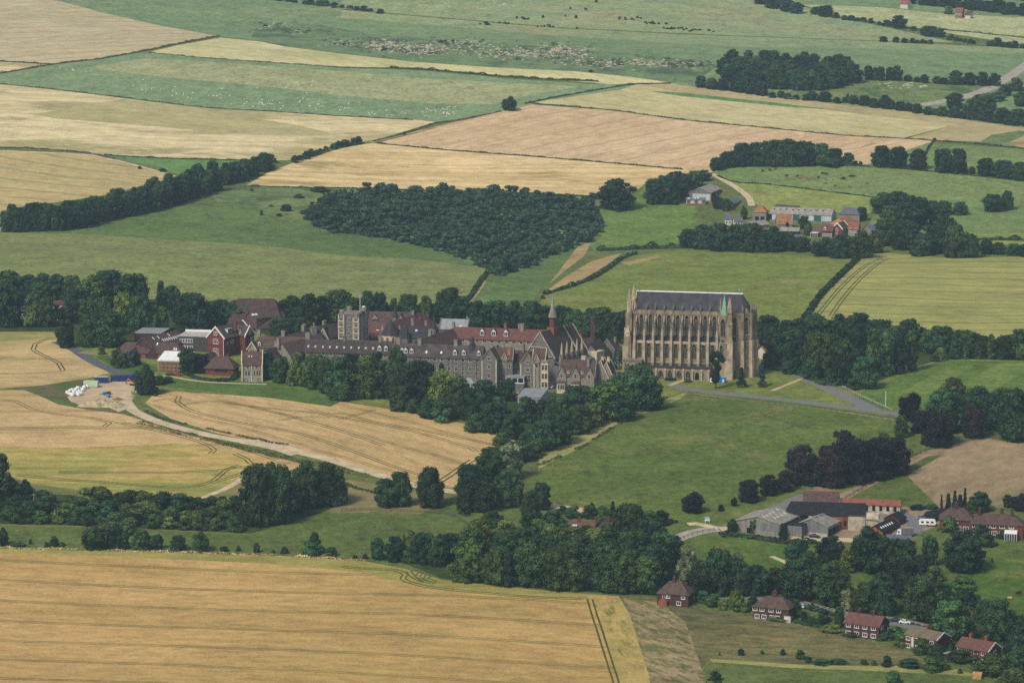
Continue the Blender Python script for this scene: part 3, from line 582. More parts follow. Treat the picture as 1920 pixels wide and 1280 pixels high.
def crown_mesh(name, seed, lumps, mat, leaf=0.05, n=1500, zbot=0.0, trunk=None):
    """unit tree crown (width 1, height 1): lumps = (x, y, z, r, rz); leaf sprays spread over the lumps, over a rough solid heart"""
    rs = np.random.RandomState(seed)
    L = np.array(lumps, float)
    area = L[:, 3] ** 2; cnt = np.maximum(8, (n * area / area.sum())).astype(int)
    pts, nor = [], []
    for (x, y, z, r, rz), c in zip(L, cnt):
        d = rs.normal(size=(c, 3)); d /= np.linalg.norm(d, axis=1, keepdims=True)
        rad = rs.uniform(0.82, 1.2, (c, 1))
        p = np.array([x, y, z]) + d * rad * np.array([r, r, rz])
        nn = d / np.array([r, r, rz]); nn /= np.linalg.norm(nn, axis=1, keepdims=True)
        keep = np.ones(c, bool)
        for (x2, y2, z2, r2, rz2) in L:
            q = (p - np.array([x2, y2, z2])) / np.array([r2, r2, rz2])
            keep &= (q ** 2).sum(1) > 0.62
        keep &= p[:, 2] > zbot
        pts.append(p[keep]); nor.append(nn[keep])
    P = np.concatenate(pts); Q = np.concatenate(nor)
    Q = Q + rs.normal(size=Q.shape) * 0.5; Q /= np.linalg.norm(Q, axis=1, keepdims=True)
    T = np.cross(Q, rs.normal(size=Q.shape)); T /= np.linalg.norm(T, axis=1, keepdims=True)
    B = np.cross(Q, T)
    s = leaf * rs.uniform(0.6, 1.5, (len(P), 1))
    V = np.stack([P + T * s, P + B * s * 0.8, P - T * s, P - B * s * 0.8], 1).reshape(-1, 3)
    F = [(4 * i, 4 * i + 1, 4 * i + 2, 4 * i + 3) for i in range(len(P))]
    V = V.tolist()
    # the heart of the crown: a low blob per lump, so that no light leaks straight through
    for (x, y, z, r, rz) in lumps:
        b = len(V); k = 7
        for j, (rr, zz) in enumerate(((0.45, -0.7), (0.8, -0.15), (0.72, 0.4), (0.25, 0.78))):
            for i in range(k):
                a = 2 * math.pi * (i + 0.5 * j) / k + x * 9
                q = 1 + 0.12 * math.sin(i * 2.4 + j + seed)
                V.append((x + rr * r * q * math.cos(a), y + rr * r * q * math.sin(a), max(zbot, z + zz * rz)))
        for j in range(3):
            for i in range(k):
                F.append((b + j * k + i, b + j * k + (i + 1) % k, b + (j + 1) * k + (i + 1) % k, b + (j + 1) * k + i))
        F.append(tuple(b + 3 * k + i for i in range(k))); F.append(tuple(b + i for i in range(k - 1, -1, -1)))
    me = bpy.data.meshes.new(name); me.from_pydata(V, [], F)
    me.materials.append(mat)
    mi = [0] * len(F)
    if trunk:
        pass
    me.polygons.foreach_set('material_index', mi); me.update()
    return me

def lumps_round(seed, n, top=1.0, bot=0.08, wide=0.5, shape='round', r=(0.13, 0.22), flat=0.9):
    rs = random.Random(seed); out = []
    k = 0
    while len(out) < n:
        t = (len(out) + 0.5) / n; k += 1
        zz = rs.uniform(0.0, 1.0)
        if shape == 'round': w = math.sqrt(max(0.05, 1 - ((zz - 0.42) / 0.62) ** 2))
        elif shape == 'dome': w = math.sqrt(max(0.03, 1 - (zz * 0.97) ** 2))
        elif shape == 'tall': w = math.sqrt(max(0.05, 1 - ((zz - 0.38) / 0.66) ** 2)) * (1 - 0.2 * zz)
        elif shape == 'cone': w = max(0.08, 1 - zz)
        elif shape == 'column': w = max(0.2, min(1, 6 * zz + 0.5)) * max(0.15, 1 - max(0, zz - 0.55) / 0.5) ** 0.7
        elif shape == 'umbrella': w = 0.35 + 0.65 * max(0, 1 - abs(zz - 0.68) / 0.42)
        else: w = 1
        a = k * 2.39996 + rs.uniform(-0.5, 0.5)
        rr = rs.uniform(*r)
        rad = (wide * w - rr * 0.75) * rs.uniform(0.55, 1.0)
        rad = max(0, rad)
        z = bot + (top - bot) * zz
        z = min(z, top - rr * flat * 0.9); z = max(z, bot + rr * flat * 0.5)
        out.append((rad * math.cos(a), rad * math.sin(a), z, rr, rr * flat))
    return out

def kinds():
    K = {}
    def mk(kind, i, lumps, mat, **kw):
        K.setdefault(kind, []).append(crown_mesh('crown', 100 + len(K) * 17 + i, lumps, mat, **kw))
    core = [(0.0, 0.0, 0.44, 0.33, 0.36), (0.06, -0.04, 0.66, 0.24, 0.24), (-0.05, 0.05, 0.24, 0.34, 0.22)]
    rr = (0.08, 0.16)
    for i in range(5):
        mk('broad', i, core + lumps_round(10 + i, 40 + 2 * i, shape='round', bot=0.02, r=rr), LEAF, n=4600, leaf=0.024)
        mk('dark', i, core + lumps_round(30 + i, 40 + 2 * i, shape='round', bot=0.02, r=rr), LEAF_D, n=4600, leaf=0.024)
    for i in range(3):
        mk('light', i, core + lumps_round(50 + i, 40, shape='tall', bot=0.02, r=rr), LEAF_L, n=4400, leaf=0.024)
        mk('tall', i, core + lumps_round(60 + i, 42, shape='tall', bot=0.04, r=rr), LEAF, n=4400, leaf=0.024)
        mk('copper', i, core + lumps_round(70 + i, 40, shape='round', bot=0.02, r=rr), LEAF_P, n=4400, leaf=0.024)
        mk('bush', i, lumps_round(80 + i, 18, shape='dome', bot=0.0, r=(0.13, 0.25)), LEAF, n=1500, leaf=0.036)
        mk('bushd', i, lumps_round(84 + i, 18, shape='dome', bot=0.0, r=(0.13, 0.25)), LEAF_D, n=1500, leaf=0.036)
        mk('bushl', i, lumps_round(87 + i, 18, shape='dome', bot=0.0, r=(0.13, 0.25)), LEAF_L, n=1500, leaf=0.036)
    for i in range(2):
        mk('poplar', i, lumps_round(90 + i, 34, shape='column', bot=0.02, r=(0.16, 0.28), flat=0.4), LEAF, n=2200, leaf=0.04)
        mk('conifer', i, lumps_round(94 + i, 34, shape='cone', bot=0.08, r=(0.09, 0.17), flat=0.55), LEAF_C, n=2600, leaf=0.03)
        mk('spruce', i, lumps_round(97 + i, 34, shape='cone', bot=0.08, r=(0.09, 0.17), flat=0.5), LEAF_B, n=2600, leaf=0.03)
        mk('willow', i, core + lumps_round(103 + i, 36, shape='round', bot=0.02, r=rr), LEAF_W, n=4000, leaf=0.022)
        mk('pine', i, lumps_round(107 + i, 20, shape='umbrella', bot=0.2, r=(0.1, 0.18), flat=0.6), LEAF_C, n=2400, leaf=0.028)
    return K
KIND = kinds()
def trunk_mesh():
    b = MB()
    b.lathe([(0.045, -0.08), (0.036, 0.05), (0.03, 0.3), (0.02, 0.55), (0.008, 0.8)], 7, BARK)
    for i in range(5):
        a = i * 1.3; z = 0.25 + 0.07 * i
        b.bar((0, 0, z), (0.3 * math.cos(a), 0.3 * math.sin(a), z + 0.25), 0.018, BARK)
    return b.mesh('trunk', True)
TRUNK = trunk_mesh()
KNAME = dict(broad='broadleaf_tree', dark='broadleaf_tree', light='lime_tree', tall='ash_tree', copper='copper_beech', bush='bush', bushd='bush', bushl='bush',
             poplar='poplar_tree', conifer='conifer_tree', spruce='blue_spruce', willow='willow_tree', pine='pine_tree')
KWORD = dict(broad='broad green tree', dark='dark leafy tree', light='light green tree', tall='tall leafy tree', copper='copper beech', bush='green bush', bushd='dark bush', bushl='pale green bush',
             poplar='slender poplar', conifer='dark conifer', spruce='bluish spruce', willow='grey-green willow', pine='layered dark pine')
_tn = [0]
def tree(px, py, w, h, kind, label=None, group=None, sfx=None):
    """a tree whose crown meets the ground at (px,py) in the picture and looks w wide and h tall there"""
    g0 = at(px, py)
    s = mpp(g0.y)
    th = math.atan2(CZ - g0.z, g0.y)
    g = at(px, py - 0.3 * w * math.sin(th) * 1.0)
    W = w * s * 1.1; H = 1.06 * max(0.7, (h * s - 0.25 * W * math.sin(th)) / math.cos(th))
    rs = random.Random(int(px * 13 + py * 7))
    me = rs.choice(KIND[kind]); rz = rs.uniform(0, 6.28)
    name = KNAME[kind]
    if sfx and name == 'broadleaf_tree': name = sfx + '_tree'
    cat = 'bush' if name == 'bush' else 'tree'
    wy = W * rs.uniform(0.85, 1.0)
    parts = kind not in ('bush', 'bushd', 'bushl') and (py > 560 or w >= 22)
    if parts:
        r = empty(name, g, rz, label, cat, group)
        c = link('crown', me, r); c.scale = (W * 1.04, wy * 1.04, H)
        t = link('trunk', TRUNK, r); t.scale = (W * 0.8 + 2, W * 0.8 + 2, H)
    else:
        r = link(name, me, None, g, rz); r.scale = (W * 1.04, wy * 1.04, H)
        tag(r, label, cat, group)
    return r
def grove(where, group, items):
    gw = set(group.split())
    sfx = 'woodland' if gw & {'wood', 'belt', 'clump'} else 'hedgerow' if gw & {'row', 'hedge', 'line', 'top'} else None
    """items: (px, py, w, h, kind) of trees that belong together; each is named by its order among those of its look"""
    by = {}
    for it in items: by.setdefault(KWORD[it[4]], []).append(it)
    for word, its in by.items():
        its.sort(key=lambda t: t[0])
        for i, t in enumerate(its):
            if len(its) == 1: lab = f'the only {word} {where}'
            else: lab = f'{nth(i + 1)} {word} from the left {where}'
            tree(*t, label=lab, group=group, sfx=sfx)
def along(line, n, w, h, kinds_, jy=0.0, jw=0.2, seed=1):
    """n trees spaced along a line of the picture"""
    rs = random.Random(seed); P = np.array(line, float)
    d = np.concatenate([[0], np.cumsum(np.linalg.norm(np.diff(P, axis=0), axis=1))])
    out = []
    for i in range(n):
        t = d[-1] * (i + 0.5 + rs.uniform(-0.25, 0.25)) / n
        x, y = np.interp(t, d, P[:, 0]), np.interp(t, d, P[:, 1])
        f = 1 + rs.uniform(-jw, jw)
        out.append((x, y + rs.uniform(-jy, jy), w * f, h * f * (1 + rs.uniform(-0.12, 0.12)), rs.choice(kinds_)))
    return out

grove('at the far left of the school', 'trees at the far left of the school', [
    (15, 578, 70, 66, 'dark'), (55, 562, 48, 44, 'dark'), (82, 562, 46, 46, 'broad'), (108, 562, 46, 44, 'dark'), (136, 567, 46, 47, 'broad'),
    (72, 578, 46, 46, 'broad'), (10, 614, 70, 78, 'broad'), (60, 613, 40, 58, 'light'), (88, 613, 46, 52, 'broad')])
grove('in the great beech clump left of the school', 'trees in the beech clump left of the school', [
    (148, 606, 66, 62, 'dark'), (178, 596, 74, 74, 'broad'), (208, 588, 80, 76, 'dark'), (246, 592, 66, 74, 'dark'), (262, 575, 36, 58, 'light'), (175, 622, 60, 62, 'broad'), (230, 614, 48, 62, 'light'),
    (263, 628, 46, 72, 'broad'), (195, 632, 50, 66, 'tall')])
grove('beside the school drive', 'trees beside the school drive', [
    (124, 653, 36, 50, 'dark'), (163, 652, 36, 50, 'broad'), (208, 652, 66, 64, 'broad'), (190, 665, 17, 15, 'bushl')])
grove('behind the low clay-roofed buildings', 'trees behind the low clay-roofed buildings', [
    (302, 580, 17, 50, 'poplar'), (323, 580, 36, 42, 'dark'), (304, 621, 27, 44, 'tall'), (358, 622, 80, 68, 'dark'), (390, 618, 44, 48, 'broad'), (440, 606, 34, 40, 'light'), (450, 613, 44, 38, 'broad'), (432, 612, 40, 40, 'dark'), (508, 606, 34, 28, 'broad'), (415, 606, 44, 42, 'broad'), (522, 600, 34, 30, 'dark')])
grove('on the lawn before the clay-roofed buildings', 'small trees on the lawn before the clay-roofed buildings', [
    (216, 686, 22, 28, 'bush'), (228, 690, 24, 26, 'bush'), (240, 688, 24, 30, 'willow'), (252, 684, 24, 26, 'bush'), (234, 683, 26, 20, 'bushd')])
grove('at the edge of the builders yard', 'trees at the edge of the builders yard', [
    (272, 741, 42, 54, 'dark'), (298, 722, 26, 18, 'bush'), (315, 718, 22, 12, 'bush'), (282, 742, 30, 28, 'bushd'), (355, 700, 50, 44, 'dark'), (378, 700, 40, 34, 'copper')])
grove('in the belt behind the grey school', 'trees in the belt behind the school', [
    (548, 608, 60, 50, 'broad'), (580, 610, 56, 55, 'dark'), (605, 606, 50, 48, 'dark'), (638, 607, 60, 60, 'dark'), (687, 606, 42, 56, 'dark'), (713, 606, 38, 54, 'broad'), (739, 606, 24, 44, 'dark'),
    (766, 606, 40, 51, 'dark'), (799, 606, 34, 48, 'light'), (842, 606, 54, 62, 'dark'), (870, 604, 40, 46, 'broad'), (818, 606, 36, 34, 'dark'), (900, 616, 56, 48, 'dark'), (930, 616, 50, 50, 'broad'), (962, 618, 54, 50, 'dark'),
    (995, 620, 50, 52, 'dark'), (1022, 622, 44, 46, 'dark'), (1052, 624, 50, 48, 'dark'), (1080, 628, 46, 45, 'broad'), (1105, 632, 46, 50, 'dark'), (1130, 640, 60, 60, 'dark'), (1155, 645, 50, 56, 'dark'), (1170, 630, 40, 44, 'dark'), (530, 640, 56, 42, 'dark'), (560, 632, 40, 34, 'broad'), (490, 600, 30, 24, 'dark')])
grove('in the wood below the grey school', 'trees in the wood below the school', [
    (503, 712, 44, 48, 'dark'), (527, 718, 44, 46, 'broad'), (560, 724, 50, 60, 'light'), (592, 730, 56, 62, 'broad'), (616, 738, 46, 62, 'dark'), (638, 742, 56, 70, 'broad'), (690, 748, 60, 78, 'broad'), (706, 722, 26, 58, 'pine'),
    (744, 748, 58, 90, 'light'), (776, 763, 74, 82, 'dark'), (660, 726, 46, 60, 'dark'), (828, 740, 24, 62, 'conifer'), (828, 768, 62, 70, 'light'), (645, 752, 50, 30, 'bush'), (748, 772, 40, 46, 'broad'), (720, 740, 42, 60, 'dark'),
    (800, 742, 44, 58, 'dark'), (860, 765, 46, 58, 'broad'), (801, 786, 36, 38, 'broad'), (828, 792, 44, 44, 'bush'), (858, 785, 46, 66, 'light'), (880, 790, 46, 60, 'dark'), (922, 812, 56, 54, 'dark'), (960, 822, 46, 42, 'dark'),
    (905, 757, 58, 42, 'dark'), (948, 752, 42, 38, 'dark'), (895, 775, 42, 36, 'broad'), (935, 775, 40, 30, 'bush'), (986, 793, 46, 46, 'dark'), (1015, 792, 36, 40, 'dark'), (1043, 804, 52, 58, 'broad'), (1075, 794, 54, 66, 'dark'),
    (1020, 845, 62, 54, 'broad'), (1052, 834, 54, 54, 'dark'), (1085, 814, 52, 52, 'broad'), (1100, 784, 76, 56, 'dark'), (1140, 790, 76, 72, 'broad'), (1195, 770, 86, 82, 'broad'), (1165, 790, 56, 52, 'broad'), (1220, 770, 46, 50, 'dark'), (1110, 800, 50, 42, 'light'),
    (1160, 752, 40, 50, 'broad'), (890, 812, 40, 34, 'bush'), (985, 838, 36, 26, 'bush'), (940, 835, 34, 24, 'bush'), (775, 775, 30, 26, 'bush'), (625, 742, 30, 30, 'bush'), (1000, 858, 40, 30, 'bush')])
grove('in the clump below the wheat corner', 'trees in the clump below the wheat corner', [
    (960, 870, 46, 40, 'broad'), (985, 866, 36, 32, 'bush'), (925, 888, 60, 48, 'dark'), (880, 940, 52, 66, 'dark'), (918, 906, 60, 60, 'broad'), (958, 900, 52, 66, 'willow'), (905, 960, 64, 58, 'dark'), (952, 952, 58, 68, 'dark'), (872, 962, 40, 44, 'broad'),
    (1016, 957, 40, 50, 'dark'), (994, 988, 44, 64, 'tall'), (925, 1004, 50, 44, 'broad'), (935, 1010, 40, 36, 'broad')])
grove('beside the chalk track', 'trees beside the chalk track', [
    (724, 952, 48, 52, 'dark'), (750, 950, 46, 62, 'dark'), (805, 952, 52, 72, 'dark')])
grove('in the dark clump below the left wheat', 'trees in the clump below the left wheat', [
    (484, 988, 66, 112, 'dark'), (526, 983, 60, 104, 'dark'), (512, 955, 62, 82, 'dark'), (575, 955, 62, 84, 'dark'), (615, 950, 62, 78, 'dark'), (548, 962, 44, 62, 'broad'), (636, 948, 36, 54, 'broad')])
grove('at the left edge above the front pasture', 'trees at the left edge', [(4, 945, 62, 100, 'conifer'), (48, 922, 20, 22, 'dark'), (20, 940, 40, 40, 'bushd')])
rs = random.Random(5)
scr = along([(0, 940), (100, 945), (250, 955), (400, 962), (460, 965)], 16, 40, 26, ['bush', 'bushd', 'bushd', 'bushl'], 3, 0.3, 3) + along([(-10, 962), (150, 968), (300, 976), (470, 985)], 17, 42, 26, ['bushd', 'bush', 'bushl'], 3, 0.3, 4) + \
    along([(0, 978), (120, 982), (300, 990), (450, 997)], 15, 36, 26, ['bushd', 'bush', 'bushl'], 2, 0.3, 6) + along([(170, 938), (300, 946), (450, 952)], 13, 28, 20, ['bushd'], 1, 0.15, 8) + [(214, 1000, 46, 36, 'bushl'), (240, 1002, 40, 28, 'bush')]
grove('on the dark scrub bank', 'bushes on the dark scrub bank', scr)
grove('along the top of the front wheat', 'trees and bushes along the top of the front wheat field', [
    (178, 1031, 52, 42, 'broad'), (214, 1029, 42, 40, 'dark'), (232, 1029, 24, 30, 'dark'), (216, 1030, 24, 18, 'bush'), (265, 1032, 40, 37, 'broad'), (296, 1030, 24, 27, 'dark'), (335, 1033, 32, 28, 'broad'), (325, 1034, 16, 14, 'bush'), (376, 1035, 32, 36, 'broad'),
    (420, 1034, 18, 10, 'bushd'), (447, 1033, 10, 10, 'bush'), (481, 1036, 14, 18, 'dark'), (512, 1036, 9, 6, 'bush'), (533, 1038, 16, 13, 'bushd'), (584, 1040, 46, 26, 'bush'), (590, 1038, 22, 38, 'dark'), (621, 1043, 22, 18, 'bushd'),
    (5, 1023, 22, 32, 'dark'), (32, 1025, 30, 10, 'bush'), (102, 1024, 18, 18, 'broad'), (88, 1024, 14, 8, 'bush'), (116, 1024, 14, 8, 'bush'), (57, 1020, 8, 10, 'bush'), (665, 1046, 10, 6, 'bush'), (685, 1048, 12, 10, 'bush')])
front = [(709, 1050, 32, 40, 'broad'), (741, 1054, 40, 46, 'dark'), (762, 1055, 24, 22, 'bush'), (790, 1058, 48, 56, 'dark'), (820, 1062, 44, 50, 'dark'), (768, 1046, 44, 48, 'light'), (805, 1046, 40, 44, 'broad'), (840, 1050, 50, 48, 'dark')] + \
    along([(858, 1090), (1000, 1103), (1120, 1110), (1230, 1117)], 9, 64, 66, ['broad', 'dark', 'broad'], 2, 0.15, 12) + along([(870, 1068), (1000, 1078), (1120, 1086), (1240, 1092)], 8, 66, 66, ['broad', 'dark', 'dark'], 2, 0.15, 13) + \
    along([(885, 1046), (1000, 1056), (1120, 1064), (1260, 1070)], 8, 62, 60, ['broad', 'dark', 'light', 'broad'], 2, 0.15, 14) + along([(900, 1030), (1020, 1034), (1130, 1040)], 6, 52, 44, ['broad', 'light', 'broad'], 2, 0.15, 15) + \
    [(1181, 1025, 66, 76, 'dark'), (1205, 1035, 46, 60, 'dark'), (1232, 1040, 52, 58, 'broad'), (1262, 1058, 44, 52, 'dark')]
grove('in the long wood behind the front wheat', 'trees in the long wood behind the front wheat', front)
grove('in the gardens round the sunken cottage', 'bushes in the gardens of the hidden cottage', [
    (1040, 985, 44, 28, 'bush'), (1010, 1000, 40, 26, 'bush'), (1075, 972, 36, 22, 'bush'), (1105, 972, 34, 24, 'bush'), (1110, 962, 12, 20, 'dark'), (1130, 970, 34, 20, 'bushd'), (1149, 962, 14, 22, 'conifer'), (1165, 975, 34, 20, 'bush'), (1190, 975, 40, 20, 'bush'),
    (1215, 988, 40, 30, 'bush'), (1240, 985, 36, 28, 'bush'), (1222, 1000, 36, 24, 'bush'), (1060, 1008, 44, 26, 'bush'), (1100, 1012, 46, 26, 'bushd'), (1140, 1010, 40, 26, 'bush'), (1040, 1016, 36, 26, 'bush'), (985, 1015, 40, 26, 'bush'), (1135, 990, 36, 34, 'broad'), (1160, 1000, 40, 40, 'dark'), (1055, 962, 22, 14, 'bush'), (968, 1012, 30, 22, 'bushl')])
grove('along the avenue by the big pasture', 'copper beeches along the farm avenue', [
    (1298, 962, 44, 38, 'copper'), (1352, 958, 12, 12, 'copper'), (1376, 949, 14, 16, 'copper'), (1405, 942, 44, 40, 'copper'), (1441, 930, 38, 38, 'copper'), (1472, 922, 38, 38, 'copper'), (1503, 910, 62, 72, 'copper'), (1560, 915, 62, 72, 'copper'), (1600, 908, 70, 80, 'copper'),
    (1645, 900, 70, 74, 'copper'), (1682, 890, 54, 66, 'copper'), (1580, 880, 60, 68, 'copper'), (1525, 912, 40, 34, 'dark'), (1549, 888, 40, 50, 'copper')])
grove('in the mixed clump by the playing field', 'trees in the clump by the playing field', [
    (1690, 820, 34, 40, 'light'), (1656, 836, 26, 24, 'broad'), (1707, 790, 50, 52, 'copper'), (1726, 812, 42, 40, 'copper'), (1770, 812, 76, 76, 'broad'), (1755, 838, 76, 66, 'copper'), (1826, 822, 50, 64, 'copper'), (1786, 772, 62, 60, 'light'), (1836, 788, 70, 60, 'broad'),
    (1868, 808, 56, 66, 'dark'), (1902, 828, 76, 92, 'broad'), (1880, 770, 44, 40, 'dark'), (1940, 832, 70, 84, 'dark'), (1800, 800, 50, 50, 'broad')])
grove('below the red-roofed farm', 'trees below the red-roofed farm', [
    (1373, 998, 20, 24, 'dark'), (1414, 1000, 18, 28, 'dark'), (1467, 1011, 22, 32, 'conifer'), (1482, 1048, 26, 28, 'broad'), (1503, 1046, 24, 34, 'dark'), (1516, 1068, 46, 32, 'bush'), (1558, 1068, 62, 58, 'dark'), (1584, 1072, 58, 42, 'light'), (1632, 1075, 84, 82, 'dark'), (1688, 1076, 78, 62, 'dark'), (1743, 1062, 34, 56, 'dark'), (1807, 1074, 82, 74, 'dark'), (1728, 1078, 40, 36, 'broad'), (1752, 1092, 38, 30, 'bushl'), (1804, 1107, 50, 26, 'bush'), (1790, 1040, 34, 24, 'bush'), (1850, 1025, 34, 26, 'bush'), (1880, 1010, 26, 18, 'bush'), (1780, 1000, 40, 30, 'bush'), (1840, 1008, 34, 26, 'bushd')])
grove('behind the square farm house', 'trees behind the square farm house', [(1765, 960, 9, 32, 'conifer'), (1778, 957, 16, 34, 'conifer'), (1790, 957, 15, 36, 'conifer'), (1800, 957, 18, 32, 'conifer'), (1809, 952, 11, 36, 'conifer'), (1838, 960, 42, 36, 'dark'), (1822, 962, 24, 24, 'broad'), (1888, 952, 17, 24, 'dark'), (1912, 958, 42, 32, 'copper'), (1720, 956, 30, 10, 'bushd'), (1745, 955, 30, 10, 'bushd')])
grove('between the paddock and the cottages', 'trees between the paddock and the cottages', [
    (1290, 1100, 50, 72, 'willow'), (1340, 1085, 46, 52, 'willow'), (1378, 1092, 46, 52, 'willow'), (1315, 1118, 50, 64, 'dark'), (1345, 1118, 62, 84, 'dark'), (1384, 1118, 46, 64, 'dark'), (1420, 1116, 48, 54, 'dark'), (1452, 1112, 44, 46, 'dark'), (1492, 1126, 68, 72, 'dark'), (1532, 1120, 40, 50, 'dark'),
    (1564, 1142, 78, 84, 'dark'), (1588, 1150, 30, 44, 'willow'), (1622, 1154, 56, 58, 'dark'), (1655, 1154, 56, 78, 'dark'), (1700, 1124, 76, 72, 'dark'), (1725, 1166, 76, 82, 'dark'), (1782, 1204, 88, 74, 'broad'), (1808, 1164, 66, 56, 'broad'), (1818, 1196, 30, 50, 'willow'), (1872, 1202, 64, 74, 'broad'),
    (1845, 1170, 40, 44, 'dark'), (1911, 1232, 62, 74, 'dark'), (1540, 1090, 40, 34, 'dark'), (1760, 1140, 50, 46, 'dark'), (1900, 1190, 40, 36, 'dark'), (1412, 1146, 28, 40, 'conifer'), (1380, 1142, 36, 34, 'light')])
grove('in the cottage gardens', 'bushes in the cottage gardens', [
    (1340, 1138, 40, 24, 'bush'), (1360, 1142, 34, 18, 'bushl'), (1320, 1130, 30, 22, 'bush'), (1308, 1126, 16, 26, 'conifer'), (1385, 1146, 40, 18, 'bush'), (1492, 1158, 26, 34, 'broad'), (1508, 1168, 14, 22, 'dark'), (1520, 1168, 26, 14, 'bush'), (1545, 1166, 26, 24, 'bush'), (1535, 1172, 40, 12, 'bushd'), (1574, 1168, 24, 30, 'light'), (1460, 1164, 50, 12, 'bushl'), (1575, 1176, 22, 18, 'bushd'),
    (1440, 1158, 40, 12, 'bushl'), (1560, 1186, 50, 14, 'bushl'), (1600, 1194, 46, 12, 'bushl'), (1660, 1200, 40, 16, 'bush'), (1680, 1190, 30, 16, 'bush'), (1690, 1212, 40, 24, 'bush'), (1728, 1226, 42, 28, 'bush'), (1758, 1234, 44, 24, 'bush'), (1790, 1226, 30, 24, 'bush'), (1776, 1200, 30, 26, 'broad'), (1800, 1244, 50, 26, 'bush'), (1840, 1244, 40, 30, 'bushd'), (1860, 1242, 40, 30, 'bushd'), (1862, 1270, 70, 40, 'bush'), (1905, 1265, 50, 44, 'dark'), (1900, 1292, 70, 36, 'bushl'), (1840, 1262, 40, 22, 'bush')])
grove('on the dry field edge at the bottom', 'bushes along the dry field edge at the bottom', [
    (1389, 1228, 14, 12, 'bushd'), (1349, 1228, 6, 6, 'bush'), (1429, 1226, 8, 8, 'bushd'), (1468, 1228, 12, 11, 'bushd'), (1500, 1236, 20, 18, 'bush'), (1516, 1242, 16, 12, 'bush'), (1540, 1246, 40, 9, 'bushd'), (1572, 1245, 36, 9, 'bushd'), (1663, 1250, 20, 20, 'bushd'), (1620, 1246, 16, 10, 'bushd'), (1638, 1247, 12, 9, 'bushd'),
    (1706, 1254, 48, 18, 'bushd'), (1750, 1258, 56, 26, 'bush'), (1676, 1282, 34, 24, 'bush'), (1340, 1276, 26, 18, 'bushd'), (1347, 1292, 22, 16, 'bushd'), (1747, 1260, 10, 12, 'bush'), (1800, 1262, 10, 9, 'bush')])
ri = along([(1428, 642), (1560, 640), (1700, 655), (1800, 668), (1930, 676)], 17, 56, 46, ['dark', 'broad', 'dark'], 3, 0.15, 21)
grove('in the back row right of the chapel', 'trees in the back row of the wood right of the chapel', ri)
grove('in the front rows right of the chapel', 'trees in the front of the wood right of the chapel', [
    (1440, 668, 46, 54, 'dark'), (1458, 690, 54, 62, 'dark'), (1486, 672, 50, 50, 'broad'), (1494, 698, 56, 58, 'dark'), (1535, 706, 66, 80, 'broad'), (1580, 708, 54, 66, 'dark'), (1560, 690, 50, 60, 'dark'), (1610, 690, 44, 64, 'dark'),
    (1635, 708, 26, 86, 'poplar'), (1660, 706, 28, 82, 'poplar'), (1686, 702, 28, 78, 'poplar'), (1708, 696, 28, 72, 'poplar'), (1650, 690, 40, 70, 'tall'), (1622, 730, 52, 58, 'broad'), (1585, 722, 52, 54, 'dark'), (1598, 731, 30, 20, 'bushd'), (1560, 722, 36, 30, 'dark'), (1520, 712, 40, 36, 'dark'), (1480, 702, 30, 24, 'dark'),
    (1764, 677, 26, 24, 'light'), (1752, 678, 20, 14, 'bush'), (1811, 674, 12, 30, 'poplar'), (1858, 674, 15, 44, 'poplar'), (1836, 672, 24, 22, 'broad'), (1880, 674, 26, 22, 'dark'), (1912, 675, 22, 32, 'light'), (1790, 674, 22, 20, 'dark')])
grove('beside the chapel', 'trees beside the chapel', [
    (1427, 726, 28, 40, 'spruce'), (1390, 727, 21, 36, 'conifer'), (1342, 730, 34, 66, 'pine'), (1161, 694, 30, 38, 'spruce'), (1290, 717, 16, 8, 'bushl'), (1255, 713, 26, 5, 'bushd')])
# ---- hill farm and the far country
grove('in the row in front of the hill farm', 'trees in front of the hill farm', [
    (1290, 466, 42, 34, 'dark'), (1318, 468, 46, 44, 'dark'), (1350, 472, 54, 50, 'dark'), (1382, 472, 50, 48, 'dark'), (1412, 474, 52, 52, 'dark'), (1446, 474, 54, 46, 'dark'), (1478, 472, 40, 34, 'dark'), (1505, 474, 34, 28, 'dark'), (1545, 482, 50, 34, 'dark'), (1575, 486, 52, 44, 'dark'), (1612, 486, 56, 50, 'dark'), (1508, 430, 22, 24, 'broad'), (1640, 476, 36, 36, 'light'), (1515, 442, 18, 22, 'light'), (1345, 392, 20, 22, 'dark'), (1362, 396, 22, 22, 'dark'), (1395, 412, 14, 24, 'dark')])
grove('right of the hill farm', 'trees right of the hill farm', [
    (1658, 402, 54, 38, 'dark'), (1682, 404, 50, 42, 'dark'), (1672, 432, 52, 44, 'dark'), (1712, 430, 74, 58, 'dark'), (1758, 426, 44, 40, 'dark'), (1745, 402, 40, 24, 'dark'), (1770, 404, 34, 26, 'dark'), (1800, 404, 32, 24, 'broad'), (1616, 414, 24, 24, 'dark'), (1660, 462, 52, 44, 'broad'), (1700, 470, 66, 52, 'dark'), (1748, 478, 60, 52, 'dark'), (1790, 484, 60, 58, 'broad'), (1822, 484, 34, 42, 'tall'), (1725, 482, 44, 38, 'dark'), (1775, 455, 44, 44, 'dark'),
    (1850, 478, 32, 26, 'dark'), (1872, 478, 28, 22, 'dark'), (1900, 480, 32, 22, 'broad'), (1925, 482, 34, 24, 'dark'), (1862, 398, 44, 32, 'dark'), (1888, 394, 24, 34, 'dark')])
